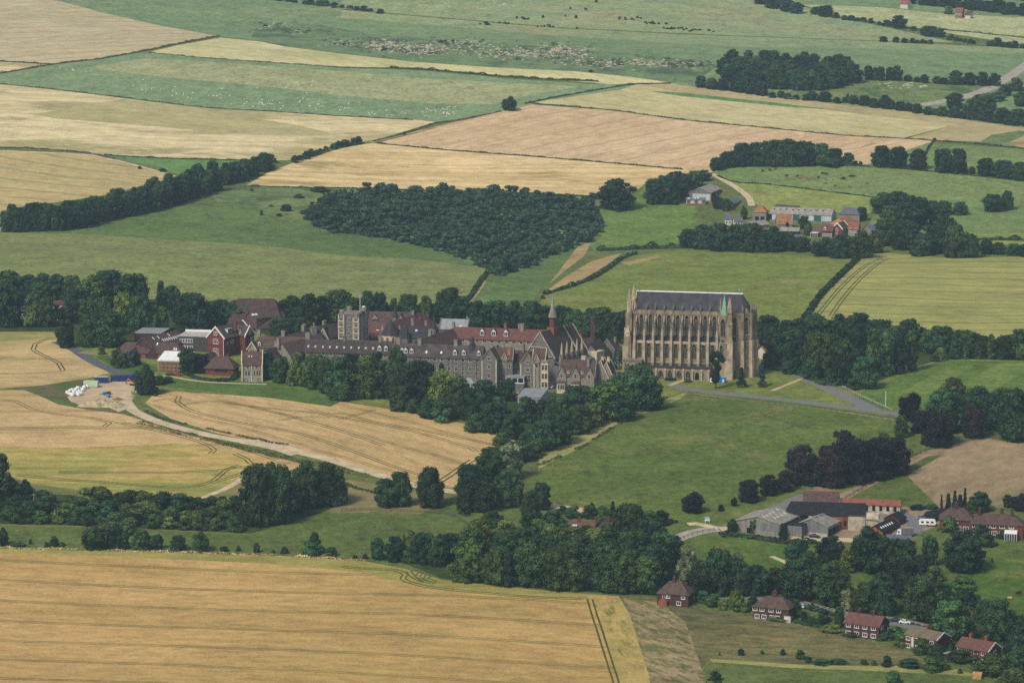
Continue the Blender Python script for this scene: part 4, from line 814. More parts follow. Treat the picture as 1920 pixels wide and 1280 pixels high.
grove('left of the big grey barn', 'trees left of the big grey barn', [
    (1155, 394, 76, 54, 'dark'), (1228, 384, 44, 46, 'dark'), (1256, 384, 44, 50, 'dark'), (1284, 374, 40, 44, 'dark'), (1302, 352, 40, 30, 'broad'), (1244, 372, 40, 40, 'dark'), (1270, 360, 40, 36, 'dark'), (1320, 340, 26, 20, 'dark'), (1110, 372, 20, 10, 'bush')])
grove('in the row above the cow meadow', 'trees in the row above the cow meadow', [
    (1344, 319, 30, 22, 'dark'), (1366, 314, 36, 28, 'dark'), (1392, 313, 46, 42, 'dark'), (1418, 312, 42, 42, 'dark'), (1448, 312, 50, 46, 'dark'), (1478, 312, 50, 48, 'dark'), (1508, 312, 50, 44, 'dark'), (1540, 310, 46, 38, 'broad'), (1566, 310, 34, 30, 'dark'), (1590, 310, 24, 22, 'dark'), (1604, 310, 10, 8, 'bushd'), (1613, 311, 10, 8, 'bushd'), (1560, 314, 40, 16, 'bushd'),
    (1654, 314, 40, 38, 'dark'), (1686, 316, 36, 38, 'dark'), (1722, 318, 36, 36, 'dark'), (1768, 324, 40, 42, 'dark'), (1796, 326, 40, 44, 'dark'), (1823, 327, 12, 14, 'dark'), (1850, 331, 40, 32, 'dark'), (1882, 335, 40, 32, 'dark'), (1912, 338, 40, 32, 'dark'), (1950, 342, 40, 30, 'dark')])
belt = along([(8, 436), (130, 432), (310, 390), (412, 356)], 30, 30, 40, ['dark'], 1.5, 0.12, 31)
grove('in the front row of the long tree belt', 'trees in the front row of the long belt', belt)
belt = along([(18, 424), (130, 418), (300, 378), (405, 345)], 28, 30, 37, ['dark', 'broad'], 1.5, 0.12, 32)
grove('in the back row of the long tree belt', 'trees in the back row of the long belt', belt)
grove('in the short belt beside the golden barley', 'trees in the short belt by the barley', along([(412, 349), (450, 340), (508, 318)], 8, 27, 30, ['dark'], 1, 0.1, 33) + along([(415, 338), (450, 330), (500, 313)], 5, 24, 26, ['dark'], 1, 0.1, 34) + [(516, 306, 9, 9, 'bush')])
grove('in the hedge between the wheat and barley', 'bushes in the hedge between the wheat and barley', along([(548, 307), (590, 292), (640, 276), (680, 269)], 13, 15, 11, ['bushd'], 0.7, 0.25, 35))
grove('standing by the sheep pasture track', 'lone tree by the sheep pasture', [(955, 208, 31, 25, 'dark'), (758, 253, 6, 6, 'bushd')])
rw = along([(1306, 164), (1360, 170), (1438, 181)], 7, 24, 20, ['dark'], 1, 0.15, 41) + along([(1350, 152), (1450, 168), (1540, 170), (1610, 155)], 12, 30, 30, ['dark', 'broad'], 1, 0.15, 42) + along([(1352, 140), (1450, 152), (1560, 156), (1608, 146)], 11, 30, 28, ['dark', 'broad'], 1, 0.15, 43) + \
    along([(1356, 128), (1450, 136), (1540, 140), (1600, 138)], 10, 30, 28, ['dark', 'dark', 'light'], 1, 0.15, 44) + along([(1356, 146), (1450, 160), (1530, 164), (1606, 152)], 11, 30, 28, ['dark', 'broad'], 1, 0.15, 61) + along([(1354, 134), (1450, 144), (1550, 148), (1604, 142)], 11, 30, 28, ['dark', 'broad'], 1, 0.15, 62) + along([(1365, 118), (1450, 120), (1520, 126), (1590, 134)], 9, 28, 24, ['dark'], 1, 0.15, 45)
grove('in the rounded far wood', 'trees in the rounded far wood', rw)
grove('in the line right of the rounded far wood', 'trees in the line beside the far wood', along([(1618, 150), (1690, 152)], 5, 20, 24, ['dark'], 1, 0.2, 46) + along([(1695, 152), (1770, 158), (1830, 160)], 8, 17, 12, ['dark'], 1, 0.2, 47) + [(1792, 158, 28, 24, 'dark'), (1818, 160, 26, 22, 'dark'), (1842, 161, 26, 24, 'dark'), (1864, 161, 24, 22, 'dark'), (1589, 185, 6, 8, 'dark')])
grove('in the hedge below the far meadow', 'bushes and trees below the far meadow', along([(1440, 182), (1500, 188), (1590, 194)], 10, 18, 12, ['bushd'], 1, 0.2, 48) + [(1522, 188, 22, 16, 'dark'), (1548, 191, 26, 18, 'dark'), (1660, 204, 24, 24, 'dark')] + along([(1595, 196), (1700, 208), (1760, 218), (1850, 228), (1930, 240)], 20, 22, 16, ['dark', 'broad'], 1.5, 0.25, 49) +
      [(1790, 204, 34, 28, 'dark'), (1822, 214, 34, 26, 'broad'), (1850, 208, 40, 30, 'broad'), (1850, 228, 30, 26, 'dark'), (1880, 232, 30, 28, 'dark'), (1910, 234, 34, 28, 'dark'), (1915, 200, 30, 26, 'dark'), (1870, 190, 30, 18, 'bush'), (1835, 196, 30, 18, 'bush'), (1905, 170, 30, 22, 'bush'), (1885, 180, 30, 20, 'bush')])
grove('in the hedge on the far skyline field', 'trees in the far top hedge', [(1426, 8, 26, 14, 'dark'), (1450, 16, 34, 22, 'dark'), (1476, 22, 30, 22, 'dark'), (1494, 26, 26, 20, 'dark'), (1530, 28, 22, 14, 'dark'), (1548, 32, 30, 20, 'dark')] + along([(1562, 34), (1620, 42), (1680, 52)], 9, 16, 9, ['bushd', 'dark'], 1, 0.2, 51) +
      [(1686, 54, 30, 23, 'dark'), (1712, 58, 16, 8, 'bushd'), (1740, 68, 34, 18, 'dark'), (1762, 70, 22, 16, 'dark')] + along([(1772, 74), (1830, 84)], 7, 12, 8, ['bushd'], 0.7, 0.2, 52) + [(1656, 79, 17, 10, 'dark'), (1680, 80, 14, 10, 'dark'), (1696, 81, 14, 9, 'dark')] + along([(1705, 81), (1750, 83)], 5, 12, 7, ['bushd'], 0.5, 0.2, 53) + along([(1845, 86), (1925, 92)], 6, 16, 11, ['dark'], 0.6, 0.2, 54) + [(1869, 86, 20, 14, 'dark')])
grove('in the wood at the top of the picture', 'trees in the far top wood', along([(1700, 8), (1800, 16), (1930, 32)], 12, 24, 14, ['dark'], 1, 0.2, 55) + along([(1760, 2), (1850, 20), (1930, 26)], 8, 30, 20, ['dark'], 1, 0.2, 56) + along([(1740, -14), (1930, 2)], 8, 30, 20, ['dark'], 1, 0.2, 57) + [(1778, 27, 20, 14, 'light')])
grove('in the hedge on the crest above the scarp', 'bushes on the crest above the scarp', along([(505, -2), (600, 12), (680, 20), (720, 26)], 15, 16, 8, ['bushd'], 1.2, 0.3, 58))
far = [(1018, 34, 6, 5, 'bushd'), (1080, 35, 6, 6, 'bushd'), (1082, 55, 6, 4, 'bushd'), (1060, 32, 4, 4, 'bushd'), (1098, 20, 6, 5, 'bushd'), (1118, 5, 6, 6, 'bushd'), (1108, 136, 12, 5, 'bushd'), (1069, 17, 4, 4, 'bushd')]
for cx, cy, wd, n in ((980, 36, 22, 5), (930, 46, 60, 9), (1020, 50, 40, 7), (1180, 36, 44, 9), (1228, 45, 44, 9), (1266, 54, 44, 10), (1310, 59, 60, 12), (718, 96, 16, 3), (830, 80, 40, 5), (640, 84, 26, 4)):
    far += [(cx + rs.uniform(-0.5, 0.5) * wd, cy + rs.uniform(-2, 2), rs.uniform(4, 8), rs.uniform(2.5, 4), 'bushd') for _ in range(n)]
grove('scattered on the far downs', 'bushes scattered on the far downs', far)
grove('on the scrubby slope left of the wood', 'bushes on the scrubby slope', [(490, 404, 7, 9, 'bushd'), (537, 396, 24, 12, 'bushd'), (523, 406, 12, 6, 'bushd'), (580, 412, 22, 12, 'bushd'), (508, 388, 8, 5, 'bush'), (560, 372, 20, 8, 'bush'), (600, 360, 40, 10, 'bush'), (472, 358, 8, 4, 'bush'), (570, 402, 16, 8, 'bushd'), (262, 317, 9, 5, 'bushd'), (305, 322, 16, 6, 'bushd'), (985, 364, 16, 12, 'dark'), (1006, 365, 14, 8, 'bushd'), (1035, 366, 8, 6, 'bushd'), (1000, 574, 12, 8, 'bushd'), (1018, 560, 10, 6, 'bushd'), (1752, 264, 8, 5, 'bushd')])
# ---- the scrub wood on the slope reads as one mass
SB = [crown_mesh('scrub_crown', 300 + i, lumps_round(200 + i, 14, shape='dome', bot=0.0, r=(0.16, 0.28)), LEAF_D, n=750, leaf=0.05) for i in range(2)]
def scrub_wood():
    rs = np.random.RandomState(11)
    ring = np.array([(575, 412), (585, 385), (620, 366), (660, 358), (820, 358), (1000, 366), (1100, 384), (1128, 405), (1130, 440), (1060, 470), (975, 506), (930, 518), (905, 502), (820, 468), (700, 444), (625, 436)], float)
    pts = []
    while len(pts) < 620:
        x, y = rs.uniform(570, 1135), rs.uniform(362, 522)
        c = False
        for (x0, y0), (x1, y1) in zip(ring, np.roll(ring, -1, 0)):
            if (y0 > y) != (y1 > y) and x < (x1 - x0) * (y - y0) / (y1 - y0) + x0: c = not c
        if not c: continue
        if any(((x - a) / 11) ** 2 + ((y - b) / 5) ** 2 < 1 for a, b in pts): 
            if rs.rand() < 0.985: continue
        pts.append((x, y))
    pts = np.array(pts); G = hit(pts[:, 0], pts[:, 1])
    VV, FF, off = [], [], 0
    for g in G:
        me = SB[rs.randint(2)]
        co = np.empty(len(me.vertices) * 3); me.vertices.foreach_get('co', co); co = co.reshape(-1, 3)
        w = 4.5 + 7.5 * rs.rand() ** 1.6; h = w * rs.uniform(0.55, 0.8); a = rs.uniform(0, 6.28)
        x = (co[:, 0] * math.cos(a) - co[:, 1] * math.sin(a)) * w + g[0]; y = (co[:, 0] * math.sin(a) + co[:, 1] * math.cos(a)) * w + g[1]
        VV.append(np.column_stack([x, y, co[:, 2] * h + g[2]]))
        FF += [tuple(off + v for v in p.vertices) for p in me.polygons]
        off += len(co)
    me = bpy.data.meshes.new('scrub_wood'); me.from_pydata(np.concatenate(VV).tolist(), [], FF); me.materials.append(LEAF_SW); me.update()
    tag(link('scrub_wood', me), 'dense dark scrub wood covering the slope below the barley', 'wood', kind='stuff')
LEAF_SW = leaf_mat('leaf_scrub_wood', (58, 86, 58), dapple=0.75)
scrub_wood()
# ---------------------------------------------------------------- building materials
FLINT = plain('flint_wall', (122, 119, 114), 0.28, 0.9, 0.9, 0.2, c2=(90, 88, 86))
FLINT_L = plain('flint_pale', (146, 140, 130), 0.2, 0.9, 0.9, 0.2, c2=(116, 110, 98))
STONE = plain('chapel_stone', (168, 150, 122), 0.25, 0.3, 0.9, 0.15, c2=(100, 92, 78), detail=7, stretch=(1, 1, 0.45))
STONE_G = plain('weathered_stone', (138, 128, 112), 0.25, 0.5, 0.9, 0.15, c2=(96, 92, 84), detail=6)
STONE_P = plain('pale_stone', (194, 178, 148), 0.15, 0.5, 0.9, 0.15, c2=(136, 124, 104), detail=7, stretch=(1, 1, 0.5))
CREAM = plain('cream_dressing', (196, 184, 156), 0.1, 1.0, 0.85, 0.2)
BRICK_R = plain('red_brick', (122, 66, 56), 0.2, 1.5, 0.9, 0.1, c2=(96, 54, 48))
BRICK_D = plain('dark_brick', (88, 58, 54), 0.2, 1.5, 0.9, 0.1, c2=(66, 46, 44))
BRICK_O = plain('farm_brick', (152, 92, 68), 0.2, 1.5, 0.9, 0.1, c2=(118, 72, 56))
TILE_B = plain('brown_tile', (98, 76, 68), 0.25, 0.7, 0.85, 0.15, c2=(70, 58, 54), detail=6)
TILE_DB = plain('dark_tile', (80, 68, 64), 0.25, 0.7, 0.85, 0.15, c2=(56, 50, 50), detail=6)
TILE_R = plain('red_tile', (112, 74, 66), 0.25, 0.6, 0.85, 0.15, c2=(90, 64, 60), detail=6)
TILE_O = plain('orange_tile', (146, 90, 70), 0.25, 0.5, 0.85, 0.15, c2=(116, 74, 62), detail=6)
TILE_L = plain('lichen_tile', (164, 120, 72), 0.25, 0.25, 0.85, 0.15, c2=(122, 88, 70), detail=6)
SLATE = plain('chapel_slate', (68, 68, 72), 0.2, 0.35, 0.75, 0.25, c2=(48, 48, 52), detail=6, stretch=(1, 1, 0.4))
SLATE_D = plain('dark_slate', (60, 56, 58), 0.2, 0.6, 0.75, 0.25, c2=(46, 44, 48), detail=5)
SLATE_P = plain('pale_slate', (150, 152, 152), 0.12, 0.6, 0.7, 0.25, c2=(124, 126, 128))
SLATE_G = plain('grey_slate', (100, 102, 112), 0.15, 0.6, 0.7, 0.25, c2=(80, 82, 92))
ASBESTOS = plain('fibre_cement', (158, 152, 142), 0.12, 0.4, 0.9, 0.15, c2=(122, 118, 110), detail=5)
CLAD = plain('grey_cladding', (124, 126, 126), 0.15, 1.2, 0.85, 0.2, c2=(100, 100, 100), stretch=(1, 1, 0.1))
CLAD_W = plain('white_cladding', (196, 200, 200), 0.06, 0.5, 0.7, 0.3, c2=(170, 176, 178), stretch=(1, 1, 0.1))
GREEN_D = plain('green_door', (36, 92, 84), 0.05, 0.5, 0.6, 0.3)
BLACK_R = plain('black_roof', (34, 36, 40), 0.2, 0.5, 0.8, 0.2, c2=(26, 28, 32))
DARK = plain('dark_opening', (20, 20, 22), 0.1, 1, 0.9, 0.1)  # where panels mark openings, the shade inside is put into this colour
GLASS_D = plain('leaded_glass', (24, 28, 34), 0.2, 0.4, 0.25, 0.4)  # dark glass; the shade of the window recess is put into its colour
GLASS = plain('window_glass', (40, 46, 54), 0.2, 0.4, 0.12, 0.6)
WHITE = plain('white_paint', (226, 226, 222), 0.04, 0.5, 0.6, 0.3)
LEADW = plain('lead_ridge', (206, 208, 210), 0.05, 0.5, 0.5, 0.4)
COPPER = plain('green_copper', (128, 172, 150), 0.12, 0.5, 0.7, 0.3, c2=(110, 154, 134))
FLATR = plain('pale_flat_roof', (186, 182, 172), 0.08, 0.3, 0.9, 0.1, c2=(160, 156, 148))
TIMBER = plain('timber', (168, 130, 84), 0.15, 1, 0.85, 0.15)
WALLW = plain('white_render', (212, 208, 196), 0.06, 0.4, 0.85, 0.2, c2=(178, 172, 158))
WALLT = plain('stained_render', (196, 186, 164), 0.12, 0.4, 0.9, 0.15, c2=(146, 132, 112), detail=6)
STEEL = plain('steel', (150, 154, 158), 0.1, 0.5, 0.5, 0.4, metal=0.3)
POT = plain('chimney_pot', (142, 92, 74), 0.1, 1, 0.85, 0.15)

def arch_pts(w, h, n=5):
    """outline of a pointed window of width w and height h, from the foot at the left, clockwise seen from the front"""
    s = h - w * 0.95
    P = [(-w / 2, 0), (-w / 2, s)]
    for i in range(1, n): 
        t = i / n; P.append((-w / 2 + w / 2 * (1 - math.cos(t * 1.25)) / (1 - math.cos(1.25)), s + (h - s) * math.sin(t * 1.25) / math.sin(1.25)))
    P.append((0, h))
    Q = [(-x, z) for x, z in P[:-1]][::-1]
    return P + Q
_WC = {}; _PANE = {}
def win_mesh(w, h, style):
    key = (round(w, 2), round(h, 2), style)
    if key in _WC: return _WC[key]
    b = MB(); pb = MB()
    if style.startswith('goth'):
        fm = STONE_P if style == 'goth' else CREAM
        O, I = arch_pts(w + 0.36, h + 0.3), arch_pts(w, h)
        O = [(x, z - 0.12) for x, z in O]
        n = len(O)
        v = [(x, -0.34, z) for x, z in O] + [(x, -0.34, z) for x, z in I] + [(x, 0.25, z) for x, z in O] + [(x, 0.22, z) for x, z in I]
        f = []
        for i in range(n):
            j = (i + 1) % n
            f += [(i, j, n + j, n + i), (n + i, n + j, 3 * n + j, 3 * n + i), (j, i, 2 * n + i, 2 * n + j)]
        b.solid(v, f, fm)
        pb.poly([(x, -0.05, z) for x, z in I][::-1], GLASS_D)
        k = 3 if w > 1.4 else 2
        for i in range(1, k):
            x = -w / 2 + w * i / k
            b.box(x - 0.04, x + 0.04, -0.16, -0.06, 0, h * (0.8 if k == 3 else 0.92), fm)
    else:
        fm = dict(white=WHITE, stone=CREAM, plain=CLAD, dark=BRICK_D)[style]
        t = 0.16
        b.box(-w / 2 - t, w / 2 + t, -0.1, 0.1, -t - 0.06, 0, fm); b.box(-w / 2 - t, w / 2 + t, -0.08, 0.1, h, h + t, fm)
        b.box(-w / 2 - t, -w / 2, -0.08, 0.1, 0, h, fm); b.box(w / 2, w / 2 + t, -0.08, 0.1, 0, h, fm)
        pb.box(-w / 2, w / 2, -0.02, 0.08, 0, h, GLASS)
        k = max(1, round(w / 0.75))
        for i in range(1, k):
            x = -w / 2 + w * i / k
            b.box(x - 0.05, x + 0.05, -0.06, -0.02, 0, h, fm)
        if h > 1.3: b.box(-w / 2, w / 2, -0.05, -0.02, h * 0.6, h * 0.6 + 0.08, fm)
    _WC[key] = b.mesh('window'); _PANE[_WC[key].name] = pb.mesh('pane')
    return _WC[key]

def slab(b, P, t, mat):
    """a flat piece of roof of thickness t below the corners P"""
    n = len(P)
    v = [tuple(p) for p in P] + [(p[0], p[1], p[2] - t) for p in P]
    f = [tuple(range(n)), tuple(range(2 * n - 1, n - 1, -1))] + [((i + 1) % n, i, i + n, (i + 1) % n + n) for i in range(n)]
    b.solid(v, f, mat)

class House:
    """a pitched-roof building found by the two ends A and B of its ridge in the picture and the ridge's height hr over the ground"""
    def __init__(s, name, label, cat, A, B, hr, W, rise, wall, roof, hipA=0, hipB=0, over=0.35, coping=None, base=-5, group=None, cap=None, zoff=0.0, shape='gable', roofname='roof'):
        PA = at(A[0], A[1], hr)
        if B[0] == 'dir':
            a = R(B[1]); L = B[2]; PB = PA + Vector((math.cos(a), math.sin(a), 0)) * L
        else:
            PB = at(B[0], B[1], hr); d = PB - PA; a = math.atan2(d.y, d.x); L = math.hypot(d.x, d.y)
        s.a, s.L, s.W, s.hr, s.rise, s.e, s.h2, s.hA, s.hB = a, L, W, hr, rise, hr - rise, W / 2, hipA, hipB
        s.roofm = roof; s.wallm = wall
        z0 = PA.z + zoff
        s.root = empty(name, (PA.x, PA.y, z0), a, label, cat, group)
        e, h2 = s.e, s.h2
        b = MB()
        x0, x1 = -hipA, L + hipB
        if hipA or hipB or rise == 0:
            b.box(x0, x1, -h2, h2, base, e - 0.02, wall)
            if not hipA and rise: b.prism([(-h2, e - 0.02), (h2, e - 0.02), (0, hr - 0.18)], 'x', x0, x0 + 0.4, wall)
            if not hipB and rise: b.prism([(-h2, e - 0.02), (h2, e - 0.02), (0, hr - 0.18)], 'x', x1 - 0.4, x1, wall)
        else:
            b.prism([(-h2, base), (h2, base), (h2, e - 0.02), (0, hr - 0.18), (-h2, e - 0.02)], 'x', x0, x1, wall)
        s.wall = b.build('wall', s.root)
        if rise:
            b = MB(); o = over; oe = o * rise / h2
            xa, xb = x0 - o, x1 + o
            r0 = 0 if hipA else xa; r1 = L if hipB else xb
            yo, ze = h2 + o, e - oe
            slab(b, [(xa, -yo, ze), (xb, -yo, ze), (r1, 0, hr), (r0, 0, hr)], 0.28, roof)
            slab(b, [(xb, yo, ze), (xa, yo, ze), (r0, 0, hr), (r1, 0, hr)], 0.28, roof)
            if hipB: slab(b, [(xb, -yo, ze), (xb, yo, ze), (r1, 0, hr)], 0.28, roof)
            if hipA: slab(b, [(xa, yo, ze), (xa, -yo, ze), (r0, 0, hr)], 0.28, roof)
            s.roof = b.build(roofname, s.root)
            if cap:
                b = MB(); b.prism([(-0.28, hr - 0.12), (0.28, hr - 0.12), (0, hr + 0.2)], 'x', r0 - 0.02, r1 + 0.02, cap); b.build('ridge_cap', s.root)
            if coping:
                for x, hp in ((x0, hipA), (x1, hipB)):
                    if hp: continue
                    b = MB(); xx = x - o - 0.05 if x == x0 else x + o - 0.4
                    b.prism([(-yo - 0.25, ze - 0.5), (-yo - 0.25, ze + 0.3), (0, hr + 0.5), (yo + 0.25, ze + 0.3), (yo + 0.25, ze - 0.5), (0, hr - 0.35)], 'x', xx, xx + 0.45, coping)
                    b.build('coping', s.root)
    def win(s, face, u, z, w, h, style='white'):
        loc, rz = {'f': ((u, -s.h2 - 0.02, z), 0), 'b': ((u, s.h2 + 0.02, z), math.pi), 'l': ((-s.hA - 0.02, u, z), -math.pi / 2), 'r': ((s.L + s.hB + 0.02, u, z), math.pi / 2)}[face]
        return link('window', win_mesh(w, h, style), s.root, loc, rz)
    def row(s, face, z, w, h, n, u0=None, u1=None, style='white'):
        if face in 'fb': a, b = (-s.hA, s.L + s.hB)
        else: a, b = (-s.h2, s.h2)
        u0 = a if u0 is None else u0; u1 = b if u1 is None else u1
        for i in range(n): s.win(face, u0 + (u1 - u0) * (i + 0.5) / n, z, w, h, style)
    def chimney(s, x, y, top, sx=0.9, sy=1.3, mat=None, pots=2):
        mat = mat or s.wallm
        z0 = s.hr - abs(y) / s.h2 * s.rise - 0.8
        b = MB(); b.box(x - sx / 2, x + sx / 2, y - sy / 2, y + sy / 2, z0, s.hr + top, mat)
        b.box(x - sx / 2 - 0.12, x + sx / 2 + 0.12, y - sy / 2 - 0.12, y + sy / 2 + 0.12, s.hr + top, s.hr + top + 0.25, mat)
        c = b.build('chimney', s.root)
        for i in range(pots):
            b = MB(); b.lathe([(0.16, s.hr + top + 0.25), (0.13, s.hr + top + 0.8)], 6, POT, x, y + (i - (pots - 1) / 2) * 0.5); b.build('pot', c)
        return c
    def slope(s, x, t, side='f', lift=0.0):
        y = s.h2 * (1 - t); z = s.e + s.rise * t
        return (x, -y if side == 'f' else y, z + lift)
    def dormer(s, x, t, w=1.5, h=1.6, face=None, roof=None, side='f', flat=False, name='dormer'):
        face = face or WHITE; roof = roof or s.roofm
        _, y, z = s.slope(x, t, side); sg = 1 if side == 'f' else -1
        dep = (h + (0 if flat else w * 0.55)) / (s.rise / s.h2) + 0.3
        b = MB(); z0 = z - 0.3
        def pt(u, v, zz): return (x + u * sg, y + v * sg, zz)
        def quad(*p): b.poly([pt(*q) for q in p], face)
        gh = 0 if flat else w * 0.6
        b.poly([pt(-w / 2, 0, z0), pt(w / 2, 0, z0), pt(w / 2, 0, z + h), pt(0, 0, z + h + gh), pt(-w / 2, 0, z + h)], face)
        b.poly([pt(-w / 2, 0, z0), pt(-w / 2, 0, z + h), pt(-w / 2, dep, z + h), pt(-w / 2, dep, z0)], face)
        b.poly([pt(w / 2, 0, z + h), pt(w / 2, 0, z0), pt(w / 2, dep, z0), pt(w / 2, dep, z + h)], face)
        o = 0.18
        if flat: slab(b, [pt(-w / 2 - o, -o, z + h + 0.2), pt(w / 2 + o, -o, z + h + 0.2), pt(w / 2 + o, dep, z + h + 0.25), pt(-w / 2 - o, dep, z + h + 0.25)], 0.2, roof)
        else:
            for q in (-1, 1): slab(b, [pt(q * (w / 2 + o), 0.06, z + h - 0.2), pt(0, 0.06, z + h + gh + 0.12), pt(0, dep, z + h + gh + 0.12), pt(q * (w / 2 + o), dep, z + h - 0.2)], 0.12, roof)
        d = b.build(name, s.root); b = MB()
        k = max(1, round(w / 0.9)); ww = (w - 0.3) / k
        for i in range(k):
            u = -w / 2 + 0.15 + ww * i + 0.07
            b.poly([pt(u, -0.03, z + 0.25), pt(u + ww - 0.14, -0.03, z + 0.25), pt(u + ww - 0.14, -0.03, z + h - 0.05), pt(u, -0.03, z + h - 0.05)], GLASS)
        b.build('pane', d)
        return d
    def skylight(s, x, t, w=0.8, l=1.2, side='f', mat=None):
        x0, y0, z0 = s.slope(x, t, side); dy = l / math.hypot(1, s.rise / s.h2); sg = 1 if side == 'f' else -1
        dz = dy * s.rise / s.h2
        b = MB(); slab(b, [(x0 - w / 2, y0, z0 + 0.22), (x0 + w / 2, y0, z0 + 0.22), (x0 + w / 2, y0 + sg * dy, z0 + dz + 0.22), (x0 - w / 2, y0 + sg * dy, z0 + dz + 0.22)], 0.3, mat or WHITE)
        return b.build('skylight', s.root)
    def gable(s, x, w, foot, top, out=0.35, wall=None, win=None, side='f', coping=None):
        """a small gabled bay on the front wall with its own roof running back into the main one"""
        wall = wall or s.wallm; y = -s.h2 - out
        b = MB(); b.prism([(x - w / 2, -5), (x + w / 2, -5), (x + w / 2, foot), (x, top), (x - w / 2, foot)], 'y', y, -s.h2 + 0.5, wall)
        g = b.build('gable', s.root)
        b = MB(); back = -s.h2 + s.h2 * min(1, max(0.1, (top - s.e) / max(s.rise, 0.1))) + 0.2
        for q in (-1, 1):
            slab(b, [(x + q * (w / 2 + 0.2), y - 0.12, foot - 0.25), (x, y - 0.12, top + 0.14), (x, back, top + 0.14), (x + q * (w / 2 + 0.2), -s.h2 + 0.6, foot - 0.25)], 0.2, s.roofm)
        b.build('gable_roof', s.root)
        if coping:
            b = MB()
            for q in (-1, 1): b.bar((x + q * (w / 2 + 0.25), y - 0.18, foot - 0.2), (x, y - 0.18, top + 0.3), 0.3, coping)
            b.build('coping', s.root)
        if win: link('window', win_mesh(*win[1:]), s.root, (x, y - 0.03, win[0]))
        return g
    def px(s, px):
        """x along the ridge that shows at this picture column, at ridge height"""
        lo, hi = -40., s.L + 40.
        o = s.root.location
        f = lambda t: proj([[o.x + t * math.cos(s.a), o.y + t * math.sin(s.a), o.z + s.hr]])[0][0]
        inc = f(hi) > f(lo)
        for _ in range(40):
            m = (lo + hi) / 2
            if (f(m) < px) == inc: lo = m
            else: hi = m
        return m

def box_building(name, label, cat, P, ang, L, W, h, wall, roof, parapet=0.3, group=None, h0=0.0, base=-5):
    """a flat-roofed block; P = picture place of its front left foot (h0 metres up)"""
    g = at(P[0], P[1], h0)
    H = House.__new__(House)
    H.a, H.L, H.W, H.hr, H.rise, H.e, H.h2, H.hA, H.hB = R(ang), L, W, h, 0, h, W / 2, 0, 0
    H.roofm, H.wallm = roof, wall
    c = Vector((g.x - math.sin(H.a) * W / 2, g.y + math.cos(H.a) * W / 2, g.z))
    H.root = empty(name, c, H.a, label, cat, group)
    b = MB(); b.box(0, L, -W / 2, W / 2, base, h, wall); b.build('wall', H.root)
    b = MB(); b.box(-0.25, L + 0.25, -W / 2 - 0.25, W / 2 + 0.25, h + 0.01, h + 0.01 + parapet, roof); b.build('roof', H.root)
    return H
def to_px(P, h0, ang, px2):
    g = at(P[0], P[1], h0); a = R(ang); lo, hi = 0., 200.
    for _ in range(40):
        m = (lo + hi) / 2
        if proj([[g.x + m * math.cos(a), g.y + m * math.sin(a), g.z + h0]])[0][0] < px2: lo = m
        else: hi = m
    return m

